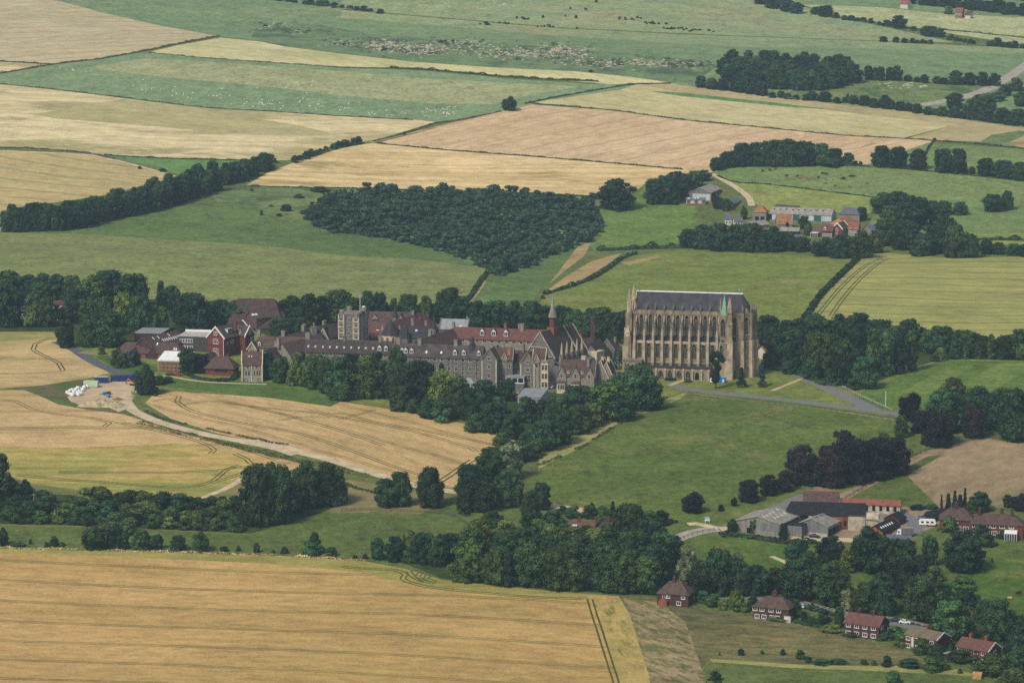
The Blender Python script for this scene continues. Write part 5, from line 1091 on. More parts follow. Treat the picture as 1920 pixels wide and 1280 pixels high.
# ---------------------------------------------------------------- the chapel
def chapel():
    P0, P1 = at(1171, 703.5), at(1373, 712)
    a = math.atan2(P1.y - P0.y, P1.x - P0.x)
    root = empty('chapel', (P0.x, P0.y, zt(P1.x, P1.y)), a, 'huge sandstone gothic chapel with slate roof and green copper spirelet', 'chapel')
    k = math.hypot(P1.x - P0.x, P1.y - P0.y) / (1373 - 1171.)       # metres per picture column along the front
    X = lambda px: (px - 1171) * k
    NY0, NYC, NH, EV, AH = 6.0, 12.2, 39.2, 30.4, 16.6
    NY1 = 2 * NYC - NY0; FAR = 2 * NYC
    xw, xe = X(1187), X(1373)
    # aisles and nave
    b = MB()
    b.box(xw, xe, 1.0, FAR - 1, -6, AH, STONE); b.build('aisle_wall', root)
    b = MB()
    for y0, y1 in ((0.75, NY0 + 0.1), (FAR - 0.75, NY1 - 0.1)):
        slab(b, [(xw, y0, AH + 0.25), (xe, y0, AH + 0.25), (xe, y1, AH + 2.9), (xw, y1, AH + 2.9)], 0.25, SLATE_D)
    b.build('aisle_roof', root)
    b = MB(); b.box(xw - 0.1, xe, 0.6, 1.0, AH - 0.5, AH + 0.75, STONE_P); b.build('aisle_parapet', root)
    b = MB(); b.box(xw - 0.3, xe + 1.0, NY0, NY1, -6, EV, STONE_G); b.build('nave_wall', root)
    b = MB()
    b.box(xw - 0.3, xe + 0.8, NY0 - 0.35, NY0, EV - 1.0, EV + 0.8, STONE); b.box(xw - 0.3, xe + 0.8, NY1, NY1 + 0.35, EV - 1.0, EV + 0.8, STONE)
    b.build('nave_parapet', root)
    # main roof: gable at the west, many-sided hip at the east
    xr = X(1384); ax = X(1378); RA = NYC - NY0
    ring = [(ax + RA * 1.16 * math.sin(t), NYC - RA * 1.03 * math.cos(t)) for t in (R(18), R(54), R(90), R(126), R(162))]
    b = MB(); ze = EV + 0.1
    slab(b, [(xw - 0.6, NY0 - 0.2, ze), (ring[0][0], NY0 - 0.05, ze), (xr, NYC, NH), (xw - 0.6, NYC, NH)], 0.3, SLATE)
    slab(b, [(ring[-1][0], NY1 + 0.05, ze), (xw - 0.6, NY1 + 0.2, ze), (xw - 0.6, NYC, NH), (xr, NYC, NH)], 0.3, SLATE)
    for p, q in zip(ring, ring[1:]): slab(b, [(p[0], p[1], ze), (q[0], q[1], ze), (xr, NYC, NH)], 0.3, SLATE)
    b.build('roof', root)
    b = MB(); b.prism([(NYC - 0.35, NH - 0.15), (NYC + 0.35, NH - 0.15), (NYC, NH + 0.35)], 'x', xw - 0.7, xr + 0.2, LEADW)
    b.build('ridge_cap', root)
    b = MB(); b.prism([(NY0, EV), (NY1, EV), (NYC, NH - 0.2)], 'x', xw - 0.3, xw + 0.3, STONE); b.build('west_gable', root)
    b = MB(); b.bar((xw - 0.5, NY0 - 0.3, EV + 0.6), (xw - 0.5, NYC, NH + 0.5), 0.5, STONE_P); b.bar((xw - 0.5, NY1 + 0.3, EV + 0.6), (xw - 0.5, NYC, NH + 0.5), 0.5, STONE_P); b.build('gable_coping', root)
    # bays
    bx = [X(p) for p in (1189.3, 1207.4, 1224.2, 1241.3, 1258.2, 1275.2, 1292.3, 1309.4, 1326.8, 1343.6)]
    def pinnacle(b, x, y, z0, z1, s, m=STONE):
        b.box(x - s / 2, x + s / 2, y - s / 2, y + s / 2, z0, z0 + (z1 - z0) * 0.35, m)
        b.lathe([(s * 0.8, z0 + (z1 - z0) * 0.35), (s * 0.12, z1)], 4, m, x, y, R(45))
    bt = MB()
    bt.box(-0.75, 0.75, -1.4, 1.0, -6, 6, STONE_P); bt.box(-0.62, 0.62, -1.0, 1.0, 6, 13, STONE_P); bt.box(-0.55, 0.55, -0.6, 1.0, 13, AH + 1.5, STONE_P)
    bt.solid([(-0.62, -1.4, 6), (0.62, -1.4, 6), (0.62, -1.0, 7.2), (-0.62, -1.0, 7.2), (-0.62, -1.0, 6), (0.62, -1.0, 6)], [(0, 1, 2, 3), (0, 3, 4), (1, 5, 2), (0, 4, 5, 1)], STONE_G)
    pinnacle(bt, 0, 0.1, AH + 1.5, AH + 7.0, 1.0, STONE_P)
    btm = bt.mesh('buttress')
    fl = MB()
    fl.box(-0.42, 0.42, 2.2, 3.1, AH + 0.5, 22.6, STONE_G); pinnacle(fl, 0, 2.65, 22.6, 27.6, 0.84, STONE_G)
    prof = []
    n = 6
    for i in range(n + 1):
        t = i / n; y = 3.0 + (NY0 + 0.1 - 3.0) * t
        prof.append((y, 23.8 + 4.6 * t))
    for i in range(n, -1, -1):
        t = i / n; y = 3.0 + (NY0 + 0.1 - 3.0) * t
        prof.append((y, 20.6 + 6.2 * math.sin(t * math.pi / 2)))
    fl.prism(prof, 'x', -0.24, 0.24, STONE_G)
    fl.bar((0, 2.95, 24.0), (0, NY0 + 0.05, 28.6), 0.5, STONE_P, 0.22)
    fl.box(-0.4, 0.4, NY0 - 0.45, NY0, AH + 2.5, EV + 0.6, STONE); pinnacle(fl, 0, NY0 - 0.2, EV + 0.6, EV + 4.2, 0.8, STONE_G)
    flm = fl.mesh('flying_buttress')
    for i, x in enumerate(bx):
        link('buttress', btm, root, (x, 0, 0))
        link('flying_buttress', flm, root, (x, 0, 0))
    ref = Matrix.Rotation(math.pi, 4, 'Z')
    for x in bx[::1]:
        o = link('buttress', btm, root, (x, FAR, 0), math.pi)
    wa, wc = win_mesh(1.75, 7.2, 'goth'), win_mesh(1.7, 7.8, 'goth')
    band = MB()
    for z in (AH - 0.5, 8.6, 7.0): band.box(xw, xe, 0.78, 1.0, z, z + 0.3, STONE_P)
    band.build('string_course', root)
    for i in range(9):
        xm = (bx[i] + bx[i + 1]) / 2
        link('window', wa, root, (xm, 0.95, 9.3)); link('window', wc, root, (xm, NY0 - 0.05, 21.4))
    b = MB()
    for i in range(9):      # blind arches over the upper windows
        xm = (bx[i] + bx[i + 1]) / 2
        O = arch_pts(3.0, 3.4); I = arch_pts(2.4, 2.7)
        nn = len(O)
        v = [(xm + x, NY0 - 0.3, z + 26.9) for x, z in O] + [(xm + x, NY0 - 0.3, z + 26.9) for x, z in I] + [(xm + x, NY0 + 0.05, z + 26.9) for x, z in O] + [(xm + x, NY0 + 0.05, z + 26.9) for x, z in I]
        f = []
        for j in range(nn - 1):
            f += [(j, j + 1, nn + j + 1, nn + j), (nn + j, nn + j + 1, 3 * nn + j + 1, 3 * nn + j), (j + 1, j, 2 * nn + j, 2 * nn + j + 1)]
        b.solid(v, f, STONE)
    b.build('arch_moulding', root)
    link('window', win_mesh(1.5, 2.2, 'stone'), root, (X(1284), 0.95, 5.6))
    # cloister along the foot
    c0, c1 = X(1214), X(1334)
    b = MB(); b.box(c0, c1, -3.6, 1.2, -6, 5.3, STONE); b.build('cloister_wall', root)
    b = MB(); slab(b, [(c0 - 0.2, -3.9, 5.5), (c1 + 0.2, -3.9, 5.5), (c1 + 0.2, 1.05, 6.6), (c0 - 0.2, 1.05, 6.6)], 0.25, SLATE_D); b.build('cloister_roof', root)
    cw = win_mesh(2.2, 3.4, 'goth')
    cx = [X(p) for p in (1224.5, 1241.3, 1258.4, 1275.4, 1292.5)]
    for x in cx: link('window', cw, root, (x, -3.65, 0.9))
    b = MB(); P = arch_pts(2.1, 3.7); b.poly([(X(1309.5) + x, -3.63, z + 0.05) for x, z in P][::-1], DARK)
    O = arch_pts(2.6, 4.1); n = len(P)
    b.solid([(X(1309.5) + x, -3.75, z + 0.05) for x, z in O] + [(X(1309.5) + x, -3.75, z + 0.05) for x, z in P], [(i, (i + 1) % n, n + (i + 1) % n, n + i) for i in range(n - 1)], STONE_P)
    b.build('door', root)
    cb = MB(); cb.box(-0.42, 0.42, -4.5, -3.6, -6, 4.2, STONE_P); cb.solid([(-0.42, -4.5, 4.2), (0.42, -4.5, 4.2), (0.42, -3.6, 5.2), (-0.42, -3.6, 5.2), (-0.42, -3.6, 4.2), (0.42, -3.6, 4.2)], [(0, 1, 2, 3), (0, 3, 4), (1, 5, 2)], STONE_P)
    cbm = cb.mesh('buttress')
    for p in (1216, 1233, 1250, 1267, 1284, 1301, 1318, 1331): link('buttress', cbm, root, (X(p), 0, 0))
    # sacristy block at the left foot
    s0, s1 = X(1172), X(1206)
    b = MB(); b.box(s0, s1, -5.2, 0.9, -6, 8.2, STONE); b.build('porch_wall', root)
    b = MB(); b.box(s0 - 0.2, s1 + 0.2, -5.4, 0.9, 8.2, 8.7, STONE_G); b.build('porch_roof', root)
    for p in (1183, 1193): link('window', win_mesh(1.9, 1.4, 'stone'), root, (X(p), -5.24, 5.2))
    # west end: clasping turrets and pinnacles
    for y, top, s in ((2.0, 24.0, 3.4), (NY0 + 0.2, 41.0, 3.0), (NY1 - 0.2, 41.0, 3.0), (FAR - 2, 24.0, 3.4)):
        b = MB(); h = 30 if top > 30 else 19
        b.box(-0.5, s - 0.5, y - s / 2, y + s / 2, -6, h, STONE); b.box(-1.0, s - 1.6, y - s / 2 - 0.5, y + s / 2 - 1.2, -6, h * 0.75, STONE_P)
        pinnacle(b, s / 2 - 0.5, y, h, top, s * 0.62, STONE_P)
        b.build('turret', root)
    b = MB()
    pinnacle(b, X(1184), NY0 + 2.2, 30, 37, 1.4, STONE); pinnacle(b, X(1190), NYC, NH - 1.0, NH + 4, 0.5, STONE_G)
    b.box(0.5, xw, 1.2, 3.6, 8, 15.5, STONE); b.box(1.0, xw, NY0, NY1, -6, EV - 2, STONE)
    b.build('west_front', root)
    # east: stair turret with copper cap, deep buttress, many-sided apse
    x = X(1354.5)
    b = MB(); b.box(x - 2.1, x + 1.6, 1.4, NY0 + 0.5, AH, EV + 0.2, STONE); b.box(x - 2.1, x + 2.0, 0.0, 2.0, -6, AH + 0.6, STONE); b.build('stair_turret', root)
    link('window', win_mesh(2.2, 8.4, 'goth'), root, (x - 0.2, 1.36, 20.2)); link('window', win_mesh(1.6, 2.2, 'goth'), root, (x - 0.2, 1.36, 16.9)); link('window', win_mesh(1.6, 7.2, 'goth'), root, (x - 0.6, -0.04, 9.3))
    b = MB(); b.lathe([(1.95, EV + 0.2), (0.05, EV + 9.6)], 4, COPPER, x + 0.2, 3.3, R(38)); b.build('copper_spire', root)
    def tower_buttress(px0, px1, y0, y1, tops, name='buttress', pin=True):
        x0, x1 = X(px0), X(px1); xm = (x0 + x1) / 2
        b = MB()
        w = (x1 - x0) / 2
        for z0, z1, f, dy in ((-6, 9, 1.0, 0), (9, 17.5, 0.92, 0.5), (17.5, 26, 0.74, 1.0), (26, tops, 0.58, 1.5)):
            b.box(xm - w * f, xm + w * f, y0 + dy, y1, z0, z1, STONE_P if f > 0.9 else STONE)
            b.solid([(xm - w * f, y0 + dy, z1), (xm + w * f, y0 + dy, z1), (xm + w * f, y0 + dy + 0.6, z1 + 0.9), (xm - w * f, y0 + dy + 0.6, z1 + 0.9), (xm - w * f, y0 + dy + 0.6, z1), (xm + w * f, y0 + dy + 0.6, z1)], [(0, 1, 2, 3), (0, 3, 4), (1, 5, 2)], STONE_G)
        if pin: pinnacle(b, xm, y0 + 2.2, tops, tops + 7.5, w * 1.1, STONE)
        return b.build(name, root)
    tower_buttress(1358.5, 1373.5, -0.4, NY0 + 1, 31.2)
    tower_buttress(1346, 1350.5, 0.5, NY0, 31.0)
    # apse walls
    b = MB()
    rad = RA + 0.4
    pts = [(ax - 3.5, NYC - rad)] + [(ax + rad * 1.12 * math.sin(t), NYC - rad * math.cos(t)) for t in (R(18), R(54), R(90), R(126), R(162))] + [(ax - 3.5, NYC + rad)]
    v = [(x, y, -6) for x, y in pts] + [(x, y, EV + 0.5) for x, y in pts]; n = len(pts)
    b.solid(v, [(i, (i + 1) % n, n + (i + 1) % n, n + i) for i in range(n)] + [tuple(range(n, 2 * n))], STONE); b.build('apse_wall', root)
    b = MB()
    for z in (5.5, 8.2, 17.2, 20.4, EV - 0.2):
        pp = [(ax + (rad + 0.18) * 1.12 * math.sin(t), NYC - (rad + 0.18) * math.cos(t)) for t in (R(18), R(54), R(90), R(126), R(162))]
        for p, q in zip(pp, pp[1:]): b.bar((p[0], p[1], z), (q[0], q[1], z), 0.34, STONE_P)
    b.build('string_course', root)
    for (p, q) in zip(pts[1:5], pts[2:6]):
        mx, my = (p[0] + q[0]) / 2, (p[1] + q[1]) / 2; rz = math.atan2(q[1] - p[1], q[0] - p[0])
        ox, oy = math.sin(rz) * 0.04, -math.cos(rz) * 0.04
        link('window', win_mesh(1.8, 8.2, 'goth'), root, (mx + ox, my + oy, 20.8), rz); link('window', win_mesh(1.7, 2.2, 'goth'), root, (mx + ox, my + oy, 17.8), rz)
    link('window', win_mesh(1.6, 8.2, 'goth'), root, (ax - 1.1, NYC - rad - 0.04, 20.8)); link('window', win_mesh(1.4, 2.2, 'goth'), root, (ax - 1.1, NYC - rad - 0.04, 17.8))
    b = MB(); b.poly([(ax - 1.9, NYC - rad - 0.05, 0.2), (ax - 0.6, NYC - rad - 0.05, 0.2), (ax - 0.6, NYC - rad - 0.05, 3.0), (ax - 1.25, NYC - rad - 0.05, 3.8), (ax - 1.9, NYC - rad - 0.05, 3.0)], DARK); b.build('door', root)
    for t in (R(18), R(54), R(90), R(126), R(162)):
        cx, cy = ax + rad * 1.12 * math.sin(t), NYC - rad * math.cos(t)
        b = MB(); b.box(-0.75, 0.75, -2.1, 0.4, -6, 9, STONE_P); b.box(-0.65, 0.65, -1.7, 0.4, 9, 18, STONE_P); b.box(-0.52, 0.52, -1.2, 0.4, 18, EV + 0.4, STONE)
        pinnacle(b, 0, -0.5, EV + 0.4, EV + 4.6, 0.95, STONE_G)
        b.build('buttress', root, (cx, cy, 0), t)
    b = MB()
    for t in (R(36), R(72), R(108)):      # little gables over the apse windows
        cx, cy = ax + (rad - 0.1) * 1.12 * math.sin(t), NYC - (rad - 0.1) * math.cos(t)
        u = Vector((math.cos(t), math.sin(t), 0)); c = Vector((cx, cy, EV + 0.3))
        d = Vector((math.sin(t), -math.cos(t), 0)) * 0.3
        b.solid([c - u * 1.1 + d, c + u * 1.1 + d, c + Vector((0, 0, 2.4)) + d, c - u * 1.1 - d, c + u * 1.1 - d, c + Vector((0, 0, 2.4)) - d], [(0, 1, 2), (5, 4, 3), (0, 2, 5, 3), (1, 4, 5, 2)], STONE)
    b.build('window_gable', root)
    b = MB(); b.bar((xr - 1.6, NYC, NH), (xr - 1.6, NYC, NH + 2.6), 0.35, COPPER); b.lathe([(0.5, NH + 1.2), (0.5, NH + 1.8), (0.1, NH + 2.2)], 6, COPPER, xr - 1.6, NYC); b.build('finial', root)
chapel()
SKYL = plain('rooflight', (176, 178, 176), 0.1, 1, 0.4, 0.4)
# ---------------------------------------------------------------- the school
def H(*a, **k): return House(*a, **k)
G_S = 'ranges and houses of the flint school'
h = H('school_range', 'long flint school range with dark roof, row of skylights and two white dormers', 'building', (575, 634.5), (735, 641.5), 17.2, 11, 5.2, FLINT, TILE_DB, group=G_S)
for p in (581.5, 595, 609, 622, 635, 648.5, 662, 676, 689, 702.5): h.skylight(h.px(p), 0.30, 0.8, 1.1, mat=SKYL)
for p in (715.5, 727.5): h.dormer(h.px(p), 0.22, 1.7, 1.6)
h.row('f', 10.2, 1.2, 1.1, 11, style='stone'); h.row('f', 6.2, 1.3, 1.9, 11, style='stone'); h.row('f', 2.4, 1.3, 1.9, 11, style='stone')
h.chimney(h.px(646), 0, 1.6, 1.3, 1.3, STONE_G); h.chimney(h.px(713), 0, 2.2, 1.4, 1.4, FLINT_L); h.chimney(h.px(577), 0.5, 2.6, 2.2, 1.6, FLINT_L, 3)
h = H('school_range', 'long flint school range with grey-brown roof and six white dormers beside the pointed stair turret', 'building', (735, 642.5), (907, 649.5), 17.2, 11, 5, FLINT, plain('mossy_tile', (92, 82, 78), 0.3, 0.35, 0.85, 0.15, c2=(62, 54, 54), detail=6), group=G_S)
for p in (758.5, 765, 776, 857, 873.5, 901.5): h.dormer(h.px(p), 0.2, 1.7, 1.6)
for p in (803, 831): h.skylight(h.px(p), 0.25, 0.8, 1.2)
for i in range(13):
    u = h.L * (i + 0.5) / 13
    h.win('f', u, 10.3, 1.4 if i % 2 else 1.0, 1.2, 'stone'); h.win('f', u, 6.0, 1.3, 2.0, 'stone'); h.win('f', u, 2.0, 1.3, 2.0, 'stone')
for p in (748, 787, 855): h.chimney(h.px(p), 0, 2.2, 1.7, 1.5, FLINT_L, 3)
b = MB()
for i in range(7): b.bar((h.L * i / 6.5 + 1.2, -5.56, 0), (h.L * i / 6.5 + 1.2, -5.56, 12), 0.18, DARK)
b.build('drainpipe', h.root)
# pointed stair turret
g = at(886, 717)
r = empty('stair_turret', g, 0.3, 'slim octagonal flint stair turret with a pointed slate cap at the range end', 'tower')
b = MB(); b.lathe([(2.25, -4), (2.2, 15)], 8, FLINT, rot=R(22.5))
b.build('wall', r)
b = MB()
for i in range(8):
    a = R(45 * i + 22.5); b.bar((2.25 * math.cos(a), 2.25 * math.sin(a), -2), (2.22 * math.cos(a), 2.22 * math.sin(a), 15), 0.32, CREAM)
b.build('quoin', r)
b = MB(); b.lathe([(2.55, 14.9), (1.6, 17.6), (0.05, 22)], 8, SLATE_D, rot=R(22.5)); b.build('spire', r)
for z in (11.5, 7.5): link('window', win_mesh(0.5, 1.4, 'stone'), r, (0, -2.12, z))
# gabled blocks facing the wood
def gable_block(label, apex, hr, W, rise, ang, L, levels, wx, wing=None, wall=FLINT, roof=TILE_B):
    h = House('school_block', label, 'building', apex, ('dir', ang, L), hr, W, rise, wall, roof, coping=STONE_G, group=G_S)
    for z, w, hh in levels: h.win('l', 0, z, w, hh, 'stone')
    b = MB()
    for y in (-W / 2, W / 2): b.box(-0.12, 0.5, y - 0.22 if y < 0 else y - 0.3, y + 0.3 if y < 0 else y + 0.22, -3, hr - rise, CREAM)
    b.build('quoin', h.root)
    return h
h = gable_block('tall flint gabled block with four windows one above another', (917, 654), 18.2, 7.0, 4.9, 72, 13, ((13.0, 1.5, 1.3), (9.0, 1.3, 1.8), (4.8, 1.6, 1.9), (0.8, 1.6, 1.9)), 0)
h.row('f', 11.0, 0.9, 1.6, 2, 2, 9, 'stone'); h.row('f', 6.5, 0.9, 1.6, 2, 2, 9, 'stone')
h = H('school_block', 'flint wing with a stone gablet window and patch of pink tiles', 'building', (931, 650.5), (963, 651.5), 17.6, 7.4, 5, FLINT, TILE_B, coping=STONE_G, group=G_S)
h.gable(h.px(948), 2.4, 12.6, 15.4, 0.25, FLINT_L, (10.5, 1.2, 1.8, 'stone'), coping=STONE_P)
h.win('f', h.px(937), 8.5, 0.9, 1.8, 'stone'); h.win('f', h.px(948), 6.0, 1.9, 2.3, 'stone'); h.win('f', h.px(937), 4.0, 0.9, 1.8, 'stone'); h.win('f', h.px(948), 1.5, 1.9, 1.9, 'stone'); h.win('f', h.px(957), 8.5, 0.9, 1.8, 'stone')
h.chimney(h.px(943.5), 0.6, 1.7, 0.9, 1.6, FLINT_L); b = MB(); y1, z1 = -1.2, h.hr - 1.2 / h.h2 * h.rise
slab(b, [(h.px(952), -2.6, h.hr - 2.6 / h.h2 * h.rise + 0.06), (h.px(957.5), -2.6, h.hr - 2.6 / h.h2 * h.rise + 0.06), (h.px(957.5), -0.3, h.hr - 0.3 / h.h2 * h.rise + 0.06), (h.px(952), -0.3, h.hr - 0.3 / h.h2 * h.rise + 0.06)], 0.1, POT); b.build('tile_patch', h.root)
h = H('school_block', 'recessed dark flint link between the two gabled blocks', 'building', (962, 656), (988, 657.5), 15.6, 8, 4.5, FLINT, TILE_DB, group=G_S)
h.row('f', 8.2, 1.3, 1.9, 3, style='stone'); h.row('f', 4.2, 1.3, 1.9, 3, style='stone'); h.chimney(h.px(981.5), 0, 2.6, 1.0, 2.0, STONE_G)
h = gable_block('flint gabled block with a large four-light lower window', (989, 661), 16.4, 6.6, 4.7, 72, 12, ((11.2, 1.2, 1.3), (7.6, 1.9, 1.7), (2.6, 2.8, 3.2), (-0.4, 2.6, 1.8)), 0, roof=TILE_B)
h.row('f', 8.5, 0.9, 1.7, 2, 2, 9, 'stone')
h = H('school_block', 'flint wing with tall coped end gable and windowed stone bay', 'building', (1001, 654.5), (1024, 655.5), 17.4, 7.4, 5.2, FLINT, TILE_B, coping=STONE_P, group=G_S)
h.gable(h.px(1009), 2.4, 12.4, 15.6, 0.25, FLINT_L, (9.5, 1.0, 2.2, 'stone'), coping=STONE_P)
h.win('f', h.px(1009), 4.0, 1.2, 2.4, 'stone'); h.win('f', h.px(1004), 6.0, 0.7, 1.6, 'stone')
b = MB(); xa, xb = h.px(1018), h.px(1031.5); b.box(xa, xb, -6.2, -2.5, -4, 12.2, CREAM); b.box(xa - 0.15, xb + 0.15, -6.35, -2.5, 12.2, 12.9, FLINT_L); b.build('bay', h.root)
for z in (0.8, 4.8, 8.8):
    for u in (0.28, 0.72): link('window', win_mesh(1.0, 2.2, 'stone'), h.root, (xa + (xb - xa) * u, -6.22, z))
# glazed modern block, flat modern block and pavilion among the trees
L = to_px((949, 727), 0, -12, 982)
h = box_building('glazed_block', 'small modern block with a glazed white-framed upper floor', 'building', (949, 727), -12, L, 6.5, 5.2, FLINT, SLATE_P, 0.35)
b = MB(); b.box(0.1, L - 0.1, -3.34, -3.28, 2.6, 4.7, GLASS); 
for x in (0, L * 0.33, L * 0.66, L): b.box(x - 0.14, x + 0.14, -3.5, -3.3, 2.3, 5.2, WHITE)
b.box(-0.1, L + 0.1, -3.5, -3.3, 4.7, 5.2, SLATE_P); b.box(-0.1, L + 0.1, -3.5, -3.3, 2.2, 2.6, WHITE)
b.box(L + 0.04, L + 0.1, -3.2, 3.2, 2.6, 4.6, GLASS); b.box(L + 0.02, L + 0.2, -3.3, 3.3, 4.7, 5.2, SLATE_P); b.box(L + 0.02, L + 0.2, -3.3, 3.3, 2.2, 2.6, WHITE); b.build('window_band', h.root)
L = to_px((971, 769), 0, -6, 1014)
h = box_building('flat_roofed_block', 'modern white flat-roofed block with long window bands among trees', 'building', (971, 769), -8, L, 24, 6.0, WALLW, SLATE_P, 0.3)
b = MB()
for z in (0.9, 3.9):
    b.box(L + 0.02, L + 0.1, -11.5, 11.5, z, z + 1.3, GLASS)
    for i in range(13): y = -11.5 + 23 * i / 12; b.box(L + 0.02, L + 0.22, y - 0.12, y + 0.12, z, z + 1.3, WHITE)
b.build('window_band', h.root)
b = MB(); b.box(0.3, L, -12.06, -12.0, -1, 5.6, CLAD); b.build('end_wall', h.root)
h = H('pavilion', 'low pavilion with pale hipped glass roof in the trees', 'building', (871, 708), (883, 708.5), 5.4, 7.5, 2.0, WALLW, SLATE_P, 2.2, 2.2)
h.row('f', 0.8, 1.2, 1.8, 4, style='white')
# dining hall with buttresses and fleche
h = H('dining_hall', 'great dining hall with steep dark roof, pinnacled buttresses and crow-stepped end', 'building', (1012.5, 622), (1074, 605.5), 22, 16, 11.5, FLINT, TILE_DB, coping=STONE_P, group=G_S)
h.win('l', -1.2, 13.2, 0.9, 1.8, 'goth'); h.win('l', 0, 13.2, 0.9, 2.0, 'goth'); h.win('l', 1.2, 13.2, 0.9, 1.8, 'goth')
b = MB()
for z in (10.6, 14.6): b.box(-0.62, -0.3, -7.0 * (22 - z) / 11.5, 7.0 * (22 - z) / 11.5, z - 0.2, z + 0.2, STONE_P)
b.build('string_course', h.root)
b = MB(); b.box(0, h.L, -12.2, -8, -4, 6.6, FLINT); slab(b, [(0, -12.4, 6.8), (h.L, -12.4, 6.8), (h.L, -8, 8.6), (0, -8, 8.6)], 0.3, SLATE_G); b.build('aisle', h.root)
pb = MB(); pb.box(-0.5, 0.5, -9.6, -7.9, 6, 11.5, STONE_G); pb.lathe([(0.75, 11.5), (0.6, 14.0), (0.08, 17.2)], 4, STONE_P, 0, -8.8, R(45)); pm = pb.mesh('pinnacle')
bb = MB(); bb.box(-0.45, 0.45, -14.0, -12.2, -4, 4.2, STONE_P); bb.solid([(-0.45, -14, 4.2), (0.45, -14, 4.2), (0.45, -12.2, 6.4), (-0.45, -12.2, 6.4), (-0.45, -12.2, 4.2), (0.45, -12.2, 4.2)], [(0, 1, 2, 3), (0, 3, 4), (1, 5, 2)], STONE_P); bm_ = bb.mesh('buttress')
for i in range(6):
    x = h.L * (0.18 + 0.155 * i)
    if i < 5: link('pinnacle', pm, h.root, (x, 0, 0))
    link('buttress', bm_, h.root, (x - 1.2, 0, 0))
for i in range(5): link('window', win_mesh(1.5, 3.6, 'goth'), h.root, (h.L * (0.18 + 0.155 * i) + h.L * 0.0775, -8.02, 6.9))
b = MB(); x = h.L * 0.71; b.bar((x, -8.4, h.e + 0.2), (x, 0, 22.5), 0.5, STONE_P, 0.4); b.build('coping', h.root)
b = MB(); b.box(h.L, h.L + 7, -13.5, -5, -4, 9.8, CREAM); b.build('end_bay', h.root)
link('window', win_mesh(1.0, 4.5, 'goth'), h.root, (h.L + 3.5, -13.52, 3.5))
# the fleche on its ridge
u = h.px(1036); b = MB(); b.box(u - 1.9, u + 1.9, -1.9, 1.9, 19.5, 22.8, BRICK_O); b.lathe([(1.55, 22.8), (1.4, 27.4)], 8, TILE_R, u, 0); b.build('turret', h.root)
b = MB(); b.lathe([(1.5, 27.3), (2.15, 27.6), (1.7, 29.4), (1.15, 31.6)], 8, FLINT_L, u, 0); b.lathe([(1.0, 31.6), (0.55, 34.6), (0.08, 39)], 8, SLATE_P, u, 0); b.build('spirelet', h.root)
# red ranges
h = H('school_range', 'long red-tiled school range with three white dormers', 'building', (852, 612), (1030, 618), 16.5, 10.5, 4.6, FLINT_L, TILE_R, group=G_S)
for p in (907.5, 929, 952): h.dormer(h.px(p), 0.28, 2.0, 2.0)
h.row('f', 10.0, 1.5, 1.3, 13, style='stone'); h.chimney(h.px(946), 1.5, 1.6, 1.2, 1.2, BRICK_O); h.chimney(h.px(972), 1.5, 1.8, 0.9, 0.9, FLINT_L); h.chimney(h.px(980), -0.6, 2.4, 1.7, 1.7, FLINT_L, 3)
h = H('school_range', 'red-brown hipped school wing running back towards the pale slate roof', 'building', (776, 639.5), (852, 612), 16.4, 10.5, 4.6, FLINT_L, plain('redbrown_tile', (94, 66, 58), 0.25, 0.6, 0.85, 0.15, c2=(76, 56, 52), detail=6), 5.5, 0, group=G_S)
h.chimney(h.L * 0.42, 0.5, 2.4, 1.4, 1.4, FLINT_L); h.chimney(h.L * 0.98, 0, 2.4, 1.2, 1.2, FLINT_L)
h = H('school_hall', 'big red-tiled hall with a hipped end behind the conical apse', 'building', (735, 603), (791, 581.5), 15.5, 11.5, 6.5, FLINT, TILE_R, 0, 4.5, group=G_S)
h.chimney(h.L * 0.72, 0.2, 1.6, 1.2, 1.2, FLINT_L); h.dormer(h.L * 0.8, 0.5, 1.0, 0.9, TILE_R)
h = H('school_range', 'long brown-tiled range with little red dormer behind the castle tower', 'building', (694, 583.5), (775, 587), 14, 11, 5, FLINT, TILE_B, group=G_S)
h.dormer(h.px(705), 0.1, 3.4, 1.4, FLINT_L, TILE_R); h.gable(h.px(754), 3.4, 9.5, 13.5, 0.2, FLINT_L); h.win('f', h.px(732), 6.5, 1.2, 1.4, 'stone')
h = H('school_range', 'low red-tiled aisle with a skylight between castle tower and apse', 'building', (686, 605.5), (730, 607), 11, 9, 3.6, FLINT, TILE_R, group=G_S)
h.skylight(h.px(709), 0.05, 1.4, 0.7)
h = H('school_range', 'lowest red-tiled lean range with small square windows below the castle tower', 'building', (681, 619), (716, 620.5), 8.2, 8, 3.2, FLINT, TILE_R, group=G_S)
h.row('f', 2.6, 0.8, 1.3, 5, style='stone')
g = at(732.5, 664)
r = empty('chapel_apse', g, 0, 'rounded cream-stone apse under a conical slate roof', 'building')
b = MB(); b.lathe([(4.4, -4), (4.4, 10)], 10, CREAM, rot=R(18)); b.build('wall', r)
b = MB(); b.lathe([(4.9, 9.9), (2.4, 14.2), (0.1, 17)], 10, SLATE_D, rot=R(18)); b.build('roof', r)
for k in range(10):
    a = R(36 * k); link('window', win_mesh(1.1, 2.8, 'goth2'), r, (4.22 * math.cos(a), 4.22 * math.sin(a), 6.2), a + math.pi / 2)
b = MB()
for y in (-1, 1): b.box(4.2 * y - 0.9, 4.2 * y + 0.9, 3.2, 5, -4, 11.5, FLINT_L); b.lathe([(1.2, 11.5), (0.1, 14)], 4, FLINT_L, 4.2 * y, 4.1, R(45))
b.build('turret', r)
